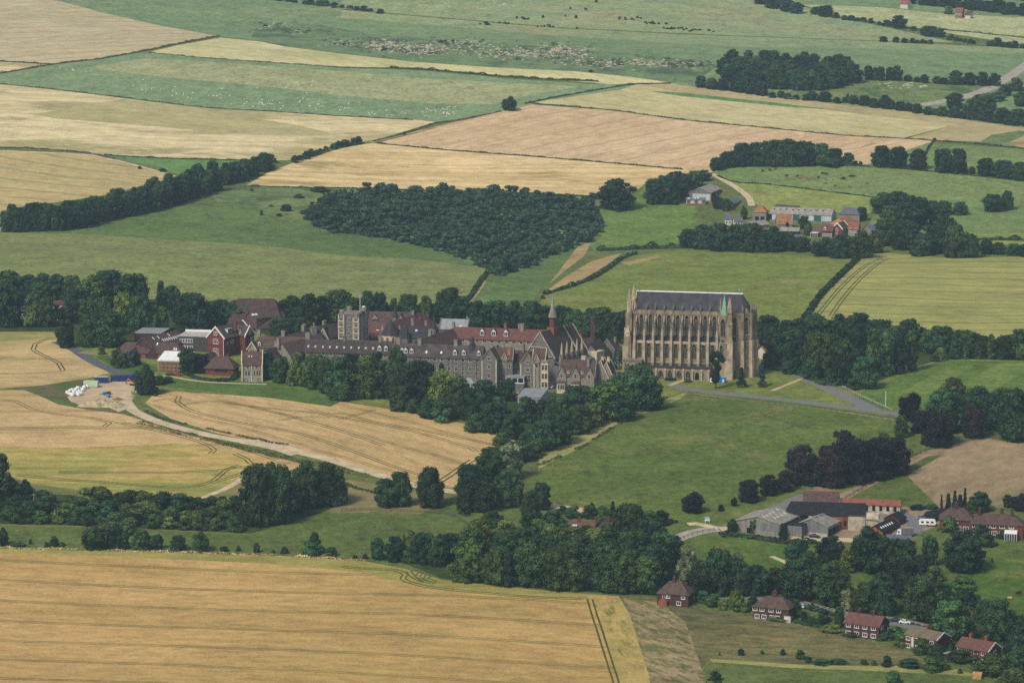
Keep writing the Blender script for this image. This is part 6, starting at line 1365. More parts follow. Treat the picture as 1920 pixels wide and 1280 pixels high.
h = H('school_range', 'dark slate-roofed range with two pale blue skylights', 'building', (752, 610), (820, 612), 14, 11, 5, FLINT, SLATE_D, group=G_S)
SKYB = plain('skylight_glass', (170, 200, 214), 0.05, 1, 0.3, 0.5)
h.skylight(h.px(782), 0.5, 1.1, 1.1, mat=SKYB); h.skylight(h.px(808), 0.55, 1.1, 1.0, mat=SKYB)
h.chimney(h.px(773), 0.6, 3.2, 1.3, 1.3, FLINT_L); h.chimney(h.px(798), 0.6, 2.2, 1.0, 1.0, FLINT_L)
h = H('school_range', 'pale grey slate-roofed building with two bright skylights', 'building', (828, 597), (879, 599), 12, 9.5, 4.2, FLINT, SLATE_P, coping=STONE_G, group=G_S)
h.skylight(h.px(854), 0.1, 1.2, 1.0); h.skylight(h.px(866), 0.1, 1.2, 1.0); h.chimney(h.px(876), 0, 1, 0.8, 0.8, FLINT_L)
def spirelet(px, py, hbase, htip, rad, label):
    g = at(px, py); r = empty('spire_turret', g, 0.2, label, 'turret')
    b = MB(); b.lathe([(rad, -4), (rad, hbase)], 8, FLINT); b.build('wall', r)
    b = MB(); b.lathe([(rad * 1.25, hbase - 0.1), (rad * 0.6, (hbase * 0.45 + htip * 0.55)), (0.05, htip)], 8, SLATE_D); b.build('spire', r)
spirelet(814, 668, 14.0, 20.5, 1.1, 'thin dark spirelet left of the pale slate roof')
spirelet(762, 668, 9.5, 15.6, 1.6, 'small slate spirelet just right of the conical apse')
spirelet(821.5, 676, 8.8, 12.6, 1.1, 'short dark spirelet against the red-brown wing')
spirelet(741, 645, 14.0, 17.5, 1.4, 'stubby stone pinnacle turret behind the conical apse')
# castle-like tower
L = to_px((638, 665), 0, -18, 672)
h = box_building('castle_tower', 'square battlemented flint tower with corner turrets and a flagpole', 'tower', (638, 665), -18, L, 11.5, 20, FLINT, STONE_G, 0.5)
for x, y, sx, top in ((0.9, -5.0, 2.8, 22.2), (L - 0.9, -5.0, 2.8, 21), (L - 0.9, 5.0, 2.8, 22.4), (0.9, 5.0, 2.8, 22.4), (L - 0.6, -0.5, 2.2, 21.4)):
    b = MB(); s = sx / 2
    b.box(x - s, x + s, y - s, y + s, -4, top - 2.0, FLINT)
    b.lathe([(s * 1.0, top - 2.0), (s * 0.95, top)], 8, FLINT_L, x, y, R(22.5))
    for q in ((-1, -1), (1, -1), (1, 1), (-1, 1)): b.box(x + q[0] * s - 0.22, x + q[0] * s + 0.22, y + q[1] * s - 0.22, y + q[1] * s + 0.22, -4, top - 2.2, CREAM)
    b.build('turret', h.root)
    for z in (5.5, 8.4, 11.3, 14.2, 17.0):
        b = MB(); b.box(x - s - 0.05, x + s + 0.05, y - s - 0.28, y - s - 0.02, z - 0.5, z, CREAM); b.build('band', h.root)
        if y < 0: link('window', win_mesh(1.3, 1.6, 'stone'), h.root, (x, y - s - 0.05, z))
b = MB()
for i in range(6): b.box(2.6 + i * (L - 5.2) / 5 - 0.4, 2.6 + i * (L - 5.2) / 5 + 0.4, -5.9, -5.5, 20.5, 21.4, FLINT_L)
for i in range(6): b.box(L - 0.1, L + 0.25, -3.5 + i * 1.5, -2.7 + i * 1.5, 20.5, 21.4, FLINT_L)
b.build('battlement', h.root)
for z in (6, 10, 13, 16.5): link('window', win_mesh(0.9, 1.7, 'stone'), h.root, (L / 2, -5.78, z))
for z in (7, 11, 15): link('window', win_mesh(0.9, 1.7, 'stone'), h.root, (L + 0.03, 1.8, z), math.pi / 2)
b = MB(); b.lathe([(0.16, 20), (0.1, 29)], 6, WHITE, L - 1.5, 1.0); b.lathe([(0.9, 22.4), (0.9, 22.9), (0.1, 23.1)], 8, WHITE, L - 1.0, 5.0); b.build('flagpole', h.root)
# brown roofed houses left of the tower
h = H('school_house', 'brown-roofed school house with a row of square stone chimneys', 'building', (485, 629), (573, 635), 13, 10, 4.6, FLINT_L, TILE_B, group=G_S)
h.chimney(h.px(485.5), 0.3, 2.6, 1.6, 1.6, FLINT_L, 2); h.chimney(h.px(530), 1.0, 2.4, 1.7, 1.4, FLINT_L, 3); h.dormer(h.px(491), 0.12, 1.3, 1.2); h.row('f', 6.2, 1.1, 1.4, 8, style='stone')
h = H('school_house', 'large brown tiled roof sloping towards the flint house', 'building', (529, 643), (574, 634), 14.2, 13, 6.6, FLINT_L, TILE_B, group=G_S)
h.chimney(h.px(527.5), 1.5, 2.0, 1.5, 1.3, FLINT_L, 2); h.row('f', 5.2, 1.0, 1.3, 5, style='stone')
h = H('school_house', 'dark brown roof with tall paired chimneys behind the flint house', 'building', (497, 656), (521, 648), 12, 9, 4.8, FLINT_L, TILE_DB, group=G_S)
h.chimney(h.L - 0.6, 0, 2.2, 1.3, 2.6, FLINT_L, 3)
h = H('school_house', 'little stone gable with a bay window under brown tiles', 'building', (472, 641.5), ('dir', 72, 9), 11, 4.2, 3.2, FLINT_L, TILE_B, coping=CREAM, group=G_S)
h.win('l', 0, 5.6, 2.6, 1.8, 'stone')
h = H('school_house', 'brown roofed lodge with a sharp front gable beside the castle tower', 'building', (590, 611), (638, 604), 14, 10, 5.6, FLINT, TILE_DB, group=G_S)
h.chimney(h.px(611), 1, 1.4, 1.9, 1.3, FLINT_L, 3); h.dormer(h.px(631), 0.15, 1.7, 1.2); h.row('f', 5.6, 1.6, 1.6, 4, style='stone')
h = H('school_house', 'narrow stone gable with slate sides near the castle tower', 'building', (606, 616), ('dir', 72, 8), 13, 5, 5, FLINT_L, TILE_DB, coping=CREAM, group=G_S)
h.win('l', 0, 6, 1.2, 1.8, 'stone')
h = H('school_house', 'dark brown roof with pairs of pale square chimneys', 'building', (536, 628), (574, 617.5), 13.5, 9, 4.2, FLINT_L, TILE_B, group=G_S)
for p, y in ((569, 0), (577, 2)): h.chimney(h.px(p), y, 2.2, 1.6, 1.6, FLINT_L, 2)
h = H('school_house', 'brown roofed link with a double pale chimney stack', 'building', (574, 622), (600, 620.5), 12.2, 9, 4.2, FLINT_L, TILE_DB, group=G_S)
h.chimney(h.px(587), -1.0, 2.2, 2.6, 1.5, FLINT_L, 4); h.chimney(h.px(590), 0.8, 3.6, 0.8, 0.8, FLINT_L, 1)
h = H('flint_house', 'grey flint house with cream window dressings and coped end gables on the lawn', 'house', (454, 659), (491.5, 659.5), 13.2, 8.5, 5.2, FLINT_L, TILE_B, coping=CREAM)
for u in (0.28, 0.72): h.win('f', h.L * u, 6.0, 1.1, 1.3, 'stone'); 
for u in (0.2, 0.34, 0.62, 0.76, 0.88): h.win('f', h.L * u, 2.6, 0.9, 2.2, 'stone')
for u in (0.4, 0.64): h.win('f', h.L * u, 0.0, 0.8, 0.7, 'white')
h.skylight(h.px(467), 0.55, 0.35, 0.7); h.skylight(h.px(472), 0.55, 0.35, 0.7)
b = MB(); b.bar((h.L * 0.48, -4.4, -1), (h.L * 0.48, -4.4, 8), 0.15, WHITE); b.bar((h.L * 0.48, -4.4, 1), (h.L * 0.54, -4.5, -1), 0.15, WHITE); b.build('drainpipe', h.root)
b = MB()
for x in (-0.35, h.L - 0.35): b.box(x, x + 0.7, -4.75, -4.2, -3, 8, CREAM)
b.box(-0.3, h.L + 0.3, -4.4, -4.2, 1.5, 1.8, CREAM); b.build('quoin', h.root)
# red brick house with dormers
h = H('red_brick_house', 'tall red brick house with white windows and white-edged gables', 'house', (404, 613), (455, 599.5), 14.4, 9.4, 5.0, BRICK_R, plain('moss_tile', (88, 84, 62), 0.25, 0.5, 0.85, 0.15, c2=(70, 64, 54)), coping=WHITE)
for z, w, hh in ((10.6, 1.5, 1.5), (6.4, 2.6, 2.0), (1.6, 2.6, 2.2)): h.win('l', 0, z, w, hh, 'white')
h.dormer(h.L * 0.32, 0.3, 4.2, 1.8, WHITE, SLATE_P, flat=True); h.win('f', h.L * 0.3, 5.4, 2.4, 2.0, 'white'); h.win('f', h.L * 0.12, 5.4, 1.0, 1.6, 'white'); h.chimney(h.L * 0.5, -3.4, 1.0, 0.9, 1.3, BRICK_R)
b = MB(); b.box(-0.12, 0.0, -4.75, 4.75, 5.2, 5.5, BRICK_D); b.box(0, h.L, -4.82, -4.7, 5.2, 5.5, BRICK_D); b.bar((-0.2, -4.6, 0), (-0.2, -4.6, 9), 0.18, WHITE); b.build('string_course', h.root)
h2 = H('red_brick_house', 'red brick cross wing with white-edged gable and flat white dormer', 'house', (468, 611), ('dir', 146, 9), 13.6, 7, 4.2, BRICK_R, TILE_B, coping=WHITE)
h2.win('l', 0, 10.0, 1.2, 1.4, 'white'); h2.win('l', -1.5, 6.2, 1.6, 1.6, 'white'); h2.win('l', -1.5, 2.2, 1.6, 1.6, 'white')
h2.dormer(5.5, 0.1, 4.2, 1.9, WHITE, SLATE_P, side='b', flat=True)
h2.win('b', 5.5, 6.2, 1.8, 1.6, 'white'); h2.win('b', 5.5, 2.2, 1.8, 1.6, 'white')
L = to_px((334, 657), 0, -10, 398)
h = box_building('flat_roofed_block', 'dark brick flat-roofed block with white window groups', 'building', (334, 657), -10, L, 15, 7, plain('dark_grey_brick', (84, 78, 76), 0.2, 1.2, 0.9, 0.1, c2=(66, 62, 62)), FLATR, 0.3)
for z in (0.9, 4.2):
    for i in range(5): link('window', win_mesh(1.0, 1.6, 'white'), h.root, (1.6 + 1.3 * i, -7.52, z))
b = MB(); b.box(-0.3, L + 0.3, 7.2, 7.75, 7.2, 8.3, WHITE); b.build('parapet', h.root)
# clay-roofed theatre group
h = H('clay_roofed_hall', 'low spreading clay-tiled building with three small eaves gables', 'building', (237, 641), (331, 644.5), 6.4, 14, 4.0, BRICK_O, TILE_B, 5.5, 4)
for p in (226, 257, 291): h.gable(h.px(p), 4.4, 2.2, 4.6, 0.5, BRICK_D)
h.row('f', 0.3, 1.2, 1.5, 9, style='dark')
for p, t in ((296, 0.75), (330, 0.3), (334, 0.25)): h.skylight(h.px(p), t, 0.6, 1.6)
h = H('clay_roofed_hall', 'higher clay-tiled hall with rows of slim white rooflights', 'building', (268, 633.5), (329, 618), 9.2, 12, 4.8, BRICK_D, TILE_B, coping=TILE_B)
for i in range(8): h.skylight(h.L * (0.45 + 0.065 * i), 0.35, 0.5, 1.8)
for u in (0.25, 0.4, 0.72): h.skylight(h.L * u, 0.66, 0.4, 1.8)
L = to_px((250, 640), 0, -6, 300)
h = box_building('flat_roofed_annex', 'flat pale grey roofed annex behind the clay-tiled hall', 'building', (252, 642), -8, L, 18, 4.6, BRICK_D, SLATE_P, 0.25)
# scaffolded new building
g = at(297, 694); a = R(-12); L = to_px((297, 694), 0, -12, 350)
r = empty('new_building', g, a, 'half-finished building with white sheeted roof and tan block walls', 'building')
b = MB(); b.prism([(0, -3), (11, -3), (11, 7.2), (0, 4.6)], 'x', 0, L, TIMBER); b.build('wall', r)
b = MB(); slab(b, [(-0.5, -0.6, 4.75), (L + 0.5, -0.6, 4.75), (L + 0.5, 11.6, 7.6), (-0.5, 11.6, 7.6)], 0.25, WHITE); b.build('roof', r)
b = MB()
for i in range(8):
    x = L * i / 7; b.bar((x, -1.6, -1), (x, -1.6, 5.6), 0.12, STEEL)
for z in (1.4, 3.2, 5.0): b.bar((0, -1.6, z), (L, -1.6, z), 0.12, STEEL); b.box(0, L, -1.5, -0.5, z - 0.9, z - 0.82, TIMBER)
o = b.build('scaffolding', None, g, a); tag(o, 'steel scaffolding standing along the half-finished building', 'scaffolding')
h = H('timber_roof_house', 'unfinished house with pale rafters showing at its gable', 'house', (380, 664), ('dir', 60, 10), 7.6, 8, 3.8, TIMBER, TILE_DB, coping=WALLT)
h = H('brick_pavilion', 'small red brick pavilion with big hipped brown roof', 'house', (404, 667), (427, 668.5), 8.2, 10, 4.4, BRICK_R, TILE_B, 3.6, 4.0, 0.7)
h.chimney(h.px(426), 0.8, 0.7, 0.9, 0.9, BRICK_R, 0); h.row('f', 1.6, 1.8, 1.5, 3, 1, h.L + 1, style='dark')
# big brown roofed hall behind
h = H('sports_hall', 'very large dark brown hipped roof behind the red brick house', 'building', (446, 559), (515, 561), 13.5, 32, 12.6, BRICK_D, plain('old_tile', (86, 66, 62), 0.25, 0.5, 0.85, 0.15, c2=(62, 50, 50), detail=6), 4, 6.5)
h = H('brick_hall', 'brown-roofed hall with two bright rooflights below the very large roof', 'building', (470, 582), (500, 578.5), 9.8, 10, 3.4, plain('brown_brick', (110, 82, 72), 0.2, 1.2, 0.9, 0.1, c2=(86, 66, 60)), TILE_B)
h.skylight(-0.5, 0.35, 1.4, 1.2); h.skylight(1.4, 0.35, 1.4, 1.2); h.win('f', 2, 1.5, 1.2, 2.4, 'plain'); h.win('f', 3.6, 1.5, 0.8, 2.0, 'plain')
h = H('brick_hall', 'low link with a sloping white rooflight and red brick end', 'building', (500, 585), (530, 584), 8.0, 10, 3.2, BRICK_R, TILE_DB)
h.skylight(h.px(515), 0.15, 2.2, 0.8)
h = H('orange_brick_house', 'red tiled house end half hidden in the far left trees', 'house', (103, 566), (124, 563), 7.5, 8, 3.6, BRICK_R, TILE_R)
L = to_px((38, 598), 0, -8, 108)
h = box_building('flat_roofed_block', 'white flat-roofed modern house half hidden in the far left trees', 'house', (38, 598), -8, L, 9, 5.5, WALLW, FLATR, 0.3)
for i in range(5): link('window', win_mesh(1.6, 1.5, 'white'), h.root, (2 + i * (L - 4) / 4, -4.52, 2.4))
# right of the hall
h = H('school_house', 'brown roof with a red chimney beside the tall brick stack', 'building', (1089, 634), (1107, 631), 12, 8, 4, FLINT_L, TILE_B, group=G_S); h.chimney(1.5, 0.5, 2.0, 1.8, 1.3, BRICK_R, 1)
h = H('school_house', 'dark steep roof falling towards the chapel with grey walls', 'building', (1107, 645), (1123, 631), 12.5, 13, 7, FLINT, TILE_DB, group=G_S)
h = H('school_house', 'small gabled lodge with a central chimney near the chapel', 'building', (1139, 636.5), (1153, 633), 9.6, 8, 4.4, FLINT, TILE_DB, coping=STONE_G, group=G_S); h.chimney(h.L * 0.7, -1.5, 0.6, 0.9, 0.9, FLINT_L, 1)
g = at(1111, 653); r = empty('brick_chimney_stack', g, 0.2, 'tall square brown brick chimney stack behind the hall', 'chimney')
b = MB(); b.prism([(-1.0, -3), (1.0, -3), (0.8, 15.2), (-0.8, 15.2)], 'y', -0.85, 0.85, plain('sooty_brick', (92, 72, 68), 0.2, 1.0, 0.9, 0.1, c2=(72, 58, 58))); b.build('shaft', r)
b = MB(); b.box(-0.95, 0.95, -0.95, 0.95, 15.2, 15.8, TILE_R); b.build('cap', r)
L = to_px((1137, 672), 0, -10, 1158)
h = box_building('white_shed', 'small white flat-roofed shed by the chapel west end', 'building', (1137, 672), -10, L, 6, 3.8, WALLW, WHITE, 0.3)
link('door', win_mesh(1.4, 2.2, 'goth2'), h.root, (L * 0.85, -3.03, 0.2))
h = H('flint_villa', 'flint villa with three steep front gables and cream bay windows', 'house', (1052, 673), (1118, 676.5), 14.8, 8, 6.6, FLINT_L, TILE_B, coping=STONE_G)
for p in (1056, 1082, 1108): h.gable(h.px(p), 4.4, 7.4, 12.0, 0.5, FLINT_L, (7.0, 1.1, 1.7, 'stone'), coping=STONE_G)
for p in (1056, 1083): 
    x = h.px(p); b = MB(); b.box(x - 1.9, x + 1.9, -6.2, -4, -3, 4.6, CREAM); slab(b, [(x - 2.1, -6.4, 4.6), (x + 2.1, -6.4, 4.6), (x + 1.6, -4.5, 5.5), (x - 1.6, -4.5, 5.5)], 0.2, TILE_B); b.build('bay', h.root)
    for q in (-0.95, 0.2, 1.2): link('window', win_mesh(0.8, 2.0, 'stone'), h.root, (x + q, -6.22, 1.8))
for p in (1069, 1096): h.win('f', h.px(p), 1.8, 1.2, 2.0, 'stone')
for p in (1068, 1094): h.dormer(h.px(p), 0.1, 1.1, 0.9, flat=True, roof=SLATE_P)
h.chimney(h.px(1093.5), 1.2, 1.4, 1.9, 1.6, CREAM, 3); h.chimney(h.px(1104), -1.4, 0.6, 1.2, 1.0, FLINT_L, 2); h.chimney(h.px(1050), 1.0, 0.6, 1.2, 1.0, FLINT_L, 2)
h = H('flint_villa', 'coped cross wing of the gabled villa with tall pale chimneys', 'house', (1126, 676), ('dir', 74, 8), 14.8, 7, 7.5, FLINT_L, TILE_B, coping=CREAM); h.chimney(4, 0, 1.0, 1.2, 1.2, CREAM, 2)
h = H('flint_villa', 'end wing of the gabled villa with coping and arched window', 'house', (1137, 679), ('dir', 74, 8), 14, 6.4, 7, FLINT_L, TILE_B, coping=CREAM); h.win('l', 0, 5, 1, 1.6, 'stone'); h.chimney(4, 0, 1.6, 1.2, 1.2, CREAM, 2)
h = H('white_house', 'white walled house with orange roof in the trees behind the chapel', 'house', (1428, 648), (1450, 645), 6.5, 8, 3, WALLW, TILE_O)
L = to_px((1430, 684), 0, -8, 1462)
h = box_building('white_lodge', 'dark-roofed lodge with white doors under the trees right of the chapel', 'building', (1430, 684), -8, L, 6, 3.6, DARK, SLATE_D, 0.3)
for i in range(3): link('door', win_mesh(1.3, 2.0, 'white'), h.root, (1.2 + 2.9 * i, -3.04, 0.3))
# ---------------------------------------------------------------- the red-roofed farm and its houses
G_F = 'buildings of the red-roofed farm'
def panel(h, face, u0, u1, z0, z1, mat, name='door', out=0.06):
    b = MB()
    if face == 'f': b.box(u0, u1, -h.h2 - out, -h.h2 + 0.02, z0, z1, mat)
    elif face == 'l': b.box(-h.hA - out, -h.hA + 0.02, u0, u1, z0, z1, mat)
    else: b.box(h.L + h.hB - 0.02, h.L + h.hB + out, u0, u1, z0, z1, mat)
    return b.build(name, h.root)
h = H('tiled_barn', 'brown tiled barn with red ridge and white panelled front', 'barn', (1508, 919), (1572, 923.5), 6.4, 8, 3.4, WALLT, TILE_B, group=G_F, cap=TILE_O)
for i in range(6): panel(h, 'f', h.L * (0.06 + 0.16 * i), h.L * (0.06 + 0.16 * i) + 1.1, 0.4, 2.4, WHITE, 'door')
panel(h, 'f', h.L - 3.2, h.L - 0.8, 0.2, 2.6, WHITE)
h = H('stable_range', 'long low stable range with bright red-orange tiled roof', 'stable', (1579, 932.8), (1689, 943.4), 4.1, 6, 1.5, WALLT, TILE_O, group=G_F)
for i in range(8): panel(h, 'f', h.L * (0.05 + 0.12 * i), h.L * (0.05 + 0.12 * i) + 1.2, 0, 2.0, DARK, 'opening')
h = H('black_barn', 'long black-roofed barn with a stained cream front wall', 'barn', (1483, 939), (1622, 949.4), 8.4, 9.5, 4.0, BRICK_O, BLACK_R, 1.8, 0, group=G_F)
panel(h, 'f', h.px(1591.5), h.L + 0.3, -2, 4.2, WALLT, 'rendered_wall', 0.3); panel(h, 'f', h.px(1581), h.px(1590), -1, 4.2, BRICK_R, 'brick_wall', 0.2); panel(h, 'f', h.px(1502), h.px(1517), 0, 3.6, DARK, 'opening'); panel(h, 'f', h.px(1518), h.px(1525), 0, 3.6, WALLT, 'rendered_wall', 0.1)
panel(h, 'f', h.px(1584), h.px(1588), 0, 2, DARK, 'opening', 0.3)
b = MB(); b.prism([(-4.6, -3), (3.6, -3), (3.6, 2.0), (-2.5, 5.2), (-4.6, 3.2)], 'x', h.L + 0.02, h.L + 5.5, WALLT); slab(b, [(h.L, -5, 3.0), (h.L + 5.8, -5, 2.6), (h.L + 5.8, 0, 4.4), (h.L, 0, 5.6)], 0.2, ASBESTOS); b.build('lean_to', h.root)
h = H('grey_shed', 'wide low shed with fibre-cement roof and patchy cream rooflights', 'shed', (1421, 967), ('dir', 64, 20), 7.4, 19, 2.4, FLINT_L, ASBESTOS, group=G_F)
for u, t in ((2, 0.72), (5, 0.72), (8.5, 0.72), (12, 0.72), (8, 0.35), (12, 0.35), (16, 0.38), (5, 0.38), (17, 0.75)): h.skylight(u, t, 0.9, 1.5, mat=CREAM)
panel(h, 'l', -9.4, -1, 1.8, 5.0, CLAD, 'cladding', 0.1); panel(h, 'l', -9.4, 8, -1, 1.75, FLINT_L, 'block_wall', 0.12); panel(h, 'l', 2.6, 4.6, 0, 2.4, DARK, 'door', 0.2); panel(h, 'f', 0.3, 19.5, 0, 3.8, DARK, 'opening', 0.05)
g = at(1467, 1003)
h = box_building('black_lean_shed', 'black-roofed lean shed squeezed between two grey sheds', 'shed', (1470, 1001), -27, 7.5, 19, 4.0, CLAD, BLACK_R, 0.2, group=G_F)
h = H('open_shed', 'grey timber-clad shed with an open cart side and pale roof', 'shed', (1521.5, 971), ('dir', 63, 18), 6.8, 13.5, 2.7, CLAD, ASBESTOS, group=G_F)
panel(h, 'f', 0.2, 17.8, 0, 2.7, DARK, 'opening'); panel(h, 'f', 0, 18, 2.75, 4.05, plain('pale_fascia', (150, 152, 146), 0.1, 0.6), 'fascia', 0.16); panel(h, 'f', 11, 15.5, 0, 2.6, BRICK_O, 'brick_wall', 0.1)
b = MB()
for i in range(5): b.box(i * 4.4, i * 4.4 + 0.3, -h.h2 - 0.35, -h.h2 - 0.05, -1, 2.8, CLAD)
b.build('post', h.root); panel(h, 'l', -6.7, 6.7, -1, 1.1, WALLT, 'block_wall', 0.12)
for u, t in ((4, 0.8), (8, 0.8), (10, 0.8), (14, 0.8)): h.skylight(u, t, 0.5, 1.0, mat=TILE_B)
h = H('brick_stable', 'brick stable with black roof and a line of white rooflights', 'stable', (1640, 984), (1671, 964), 4.6, 7, 2.2, BRICK_O, BLACK_R, group=G_F)
for i in range(6): h.skylight(h.L * (0.12 + 0.13 * i), 0.3, 0.8, 1.0)
panel(h, 'l', -2.0, 1.5, 0, 1.9, DARK, 'opening')
for i in range(5): panel(h, 'f', h.L * (0.1 + 0.18 * i), h.L * (0.1 + 0.18 * i) + 1.2, 0, 2.0, DARK, 'opening')
h = H('brick_stable', 'black-roofed small stable with blue door at the drive end', 'stable', (1673, 962), (1684, 954.5), 4.4, 6.8, 2.1, BRICK_D, BLACK_R, group=G_F); panel(h, 'f', 2, 3.4, 0, 2, plain('blue_door', (60, 110, 150)), 'door')
h = H('low_shed', 'low grey felt-roofed shed behind the trees by the horse lorry', 'shed', (1663, 1001), (1708, 1004.5), 3.4, 5.5, 0.9, WALLT, SLATE_G, group=G_F)
for i in range(6): panel(h, 'f', h.L * i / 6 + 0.3, h.L * i / 6 + 1.6, 0, 1.9, DARK, 'opening')
g = at(1742, 974); r = empty('covered_stack', g, R(40), 'rounded black-sheeted stack beside the caravan', 'stack')
b = MB(); b.prism([(-3.4, -1)] + [(-3.4 * math.cos(t * math.pi / 8), 3.6 * math.sin(t * math.pi / 8)) for t in range(0, 9)] + [(3.4, -1)], 'x', 0, 9, BLACK_R); b.build('sheet', r)
b = MB()
for i in range(4): b.prism([(-3.46, 0.1), (-2.5, 2.6), (0, 3.68), (2.5, 2.6), (3.46, 0.1), (2.4, 2.4), (0, 3.5), (-2.4, 2.4)], 'x', 1 + 2.2 * i, 1.2 + 2.2 * i, plain('strap', (60, 62, 66)))
b.build('strap', r)
def windows_px(h, face, pxs, z, w, hh, style='white'):
    for p in pxs: h.win(face, h.px(p), z, w, hh, style)
h = H('farm_house', 'square red brick house with hipped brown roof beside the brick terrace', 'house', (1781, 951), (1807.5, 952.5), 8.6, 10, 3.6, BRICK_R, TILE_B, 3.8, 3.8, 0.5)
h.chimney(h.px(1793), 0, 1.8, 1.5, 1.5, BRICK_D, 3); windows_px(h, 'f', (1783, 1793), 3.6, 1.7, 1.2); windows_px(h, 'f', (1798, 1812), 0.6, 1.9, 1.3); h.win('r', 0, 3.6, 1.2, 1.2)
h = H('brick_terrace', 'long red brick terrace with three chimneys and a white conservatory', 'house', (1834, 961), (1899, 964.8), 8.4, 9, 3.2, BRICK_R, TILE_B, 2.6, 4.2, 0.45)
for p in (1836.5, 1879, 1898): h.chimney(h.px(p), 0.6 if p == 1879 else -0.5, 1.7, 1.2, 1.4, BRICK_D, 2)
windows_px(h, 'f', (1829, 1841, 1852, 1864, 1880, 1897.5), 3.5, 1.7, 1.3); windows_px(h, 'f', (1826, 1840, 1852, 1866, 1880), 0.7, 1.9, 1.3)
b = MB(); x0, x1 = h.px(1886), h.px(1908); b.box(x0, x1, -8.0, -4.5, -1, 2.0, GLASS); slab(b, [(x0 - 0.2, -8.2, 2.1), (x1 + 0.2, -8.2, 2.1), (x1 + 0.2, -4.5, 2.9), (x0 - 0.2, -4.5, 2.9)], 0.12, WHITE)
for i in range(6): b.box(x0 + (x1 - x0) * i / 5 - 0.08, x0 + (x1 - x0) * i / 5 + 0.08, -8.1, -8.0, -1, 2.0, WHITE)
b.build('conservatory', h.root)
# ---------------------------------------------------------------- the cottages along the lane
h = H('cottage', 'hipped brown-roofed cottage half hidden at the end of the long wood', 'house', (1255.8, 1088), (1277, 1090.4), 8.0, 8, 3.6, BRICK_D, TILE_B, 3.8, 3.8, 0.45)
h.chimney(h.px(1264.6), 0, 1.3, 1.1, 1.3, BRICK_D); h.win('f', h.px(1252), 2.4, 1.5, 1.2); h.win('f', h.px(1258), 2.4, 1.2, 1.2); h.win('f', h.px(1286), 2.4, 1.2, 1.2); h.win('f', h.px(1278), 0, 1.4, 1.2)
b = MB(); x = h.px(1250); b.prism([(x - 1.6, -2), (x + 1.6, -2), (x + 1.6, 1.4), (x, 2.8), (x - 1.6, 1.4)], 'y', -6.0, -4, TILE_O); b.build('porch', h.root)
h = H('cottage', 'dark brick pair of cottages with wide hipped roof and one central chimney', 'house', (1439.5, 1116), (1467, 1119.5), 7.6, 9.4, 3.0, BRICK_D, TILE_B, 4.0, 4.0, 0.45)
h.chimney(h.px(1452.5), 0.2, 1.5, 1.7, 1.3, BRICK_D, 3); windows_px(h, 'f', (1424, 1437, 1454, 1468), 2.9, 1.5, 1.1); windows_px(h, 'f', (1428, 1441, 1456, 1466), 0.2, 1.5, 1.2)
h = H('cottage', 'brick pair of cottages with red-brown gabled roof and two chimneys', 'house', (1593, 1146), (1658, 1155), 7.8, 8.6, 2.8, BRICK_D, TILE_R, coping=None)
h.chimney(h.px(1611), 0.3, 1.0, 1.2, 1.2, BRICK_D); h.chimney(h.px(1637.5), 0.3, 1.0, 1.2, 1.2, BRICK_D)
for u in (0.12, 0.36, 0.6, 0.84): h.win('f', h.L * u, 3.4, 1.5, 1.1); h.win('f', h.L * u, 0.6, 1.6, 1.2)
h.win('r', -1.2, 3.4, 1.1, 1.1); h.win('r', -2.6, 3.3, 0.5, 0.9)
panel(h, 'r', 2.8, 3.3, 0, 3.4, WHITE, 'drainpipe', 0.2)
h = H('cottage', 'maroon brick pair with grey-brown lichen-patched roof and white verge', 'house', (1710, 1173), (1769, 1185), 7.0, 8, 2.0, plain('maroon_brick', (112, 50, 48), 0.2, 1.5, 0.9, 0.1, c2=(86, 40, 40)), plain('lichen_grey_tile', (116, 104, 84), 0.25, 0.3, 0.85, 0.15, c2=(96, 88, 72)), coping=None)
h.chimney(h.px(1739), 0.4, 0.9, 0.9, 1.1, BRICK_R)
for u in (0.1, 0.38, 0.55, 0.85): h.win('f', h.L * u, 3.0, 1.5, 1.1); 
for u in (0.24, 0.71): panel(h, 'f', h.L * u - 0.55, h.L * u + 0.55, 0.2, 4.4, CLAD_W, 'panel')
for u in (0.1, 0.4, 0.56, 0.86): h.win('f', h.L * u, 0.3, 1.5, 1.2)
b = MB(); y0 = h.h2 + 0.4
for q in (-1, 1): b.bar((h.L + 0.42, q * y0, h.e - 0.25), (h.L + 0.42, 0, h.hr - 0.05), 0.16, WHITE, 0.4)
b.build('verge', h.root)
h = H('cottage', 'red-roofed brick pair with two chimneys and a flat white-framed porch', 'house', (1805.5, 1192), (1865, 1204), 7.4, 8, 2.5, BRICK_R, TILE_R)
for p in (1819.7, 1848.5): h.chimney(h.px(p), 0.3, 1.1, 0.9, 1.1, BRICK_O)
for u in (0.12, 0.34, 0.62, 0.86): h.win('f', h.L * u, 3.2, 1.5, 1.2); h.win('f', h.L * u, 0.4, 1.5, 1.2)
h.win('r', 0.2, 3.0, 1.5, 1.4)
b = MB()
for q in (-1, 1): b.bar((h.L + 0.42, q * 4.4, h.e - 0.25), (h.L + 0.42, 0, h.hr - 0.05), 0.16, WHITE, 0.4)
b.build('verge', h.root)
b = MB(); b.box(-2.5, 1.8, -7.4, -4, -2, 2.2, BRICK_R); b.box(-2.8, 2.1, -7.7, -4, 2.2, 2.45, SLATE_P); b.box(-0.2, 1.2, -7.5, -7.4, -1, 2.0, WHITE); b.box(0.0, 1.0, -7.54, -7.5, 0, 1.8, GLASS); b.build('porch', h.root)
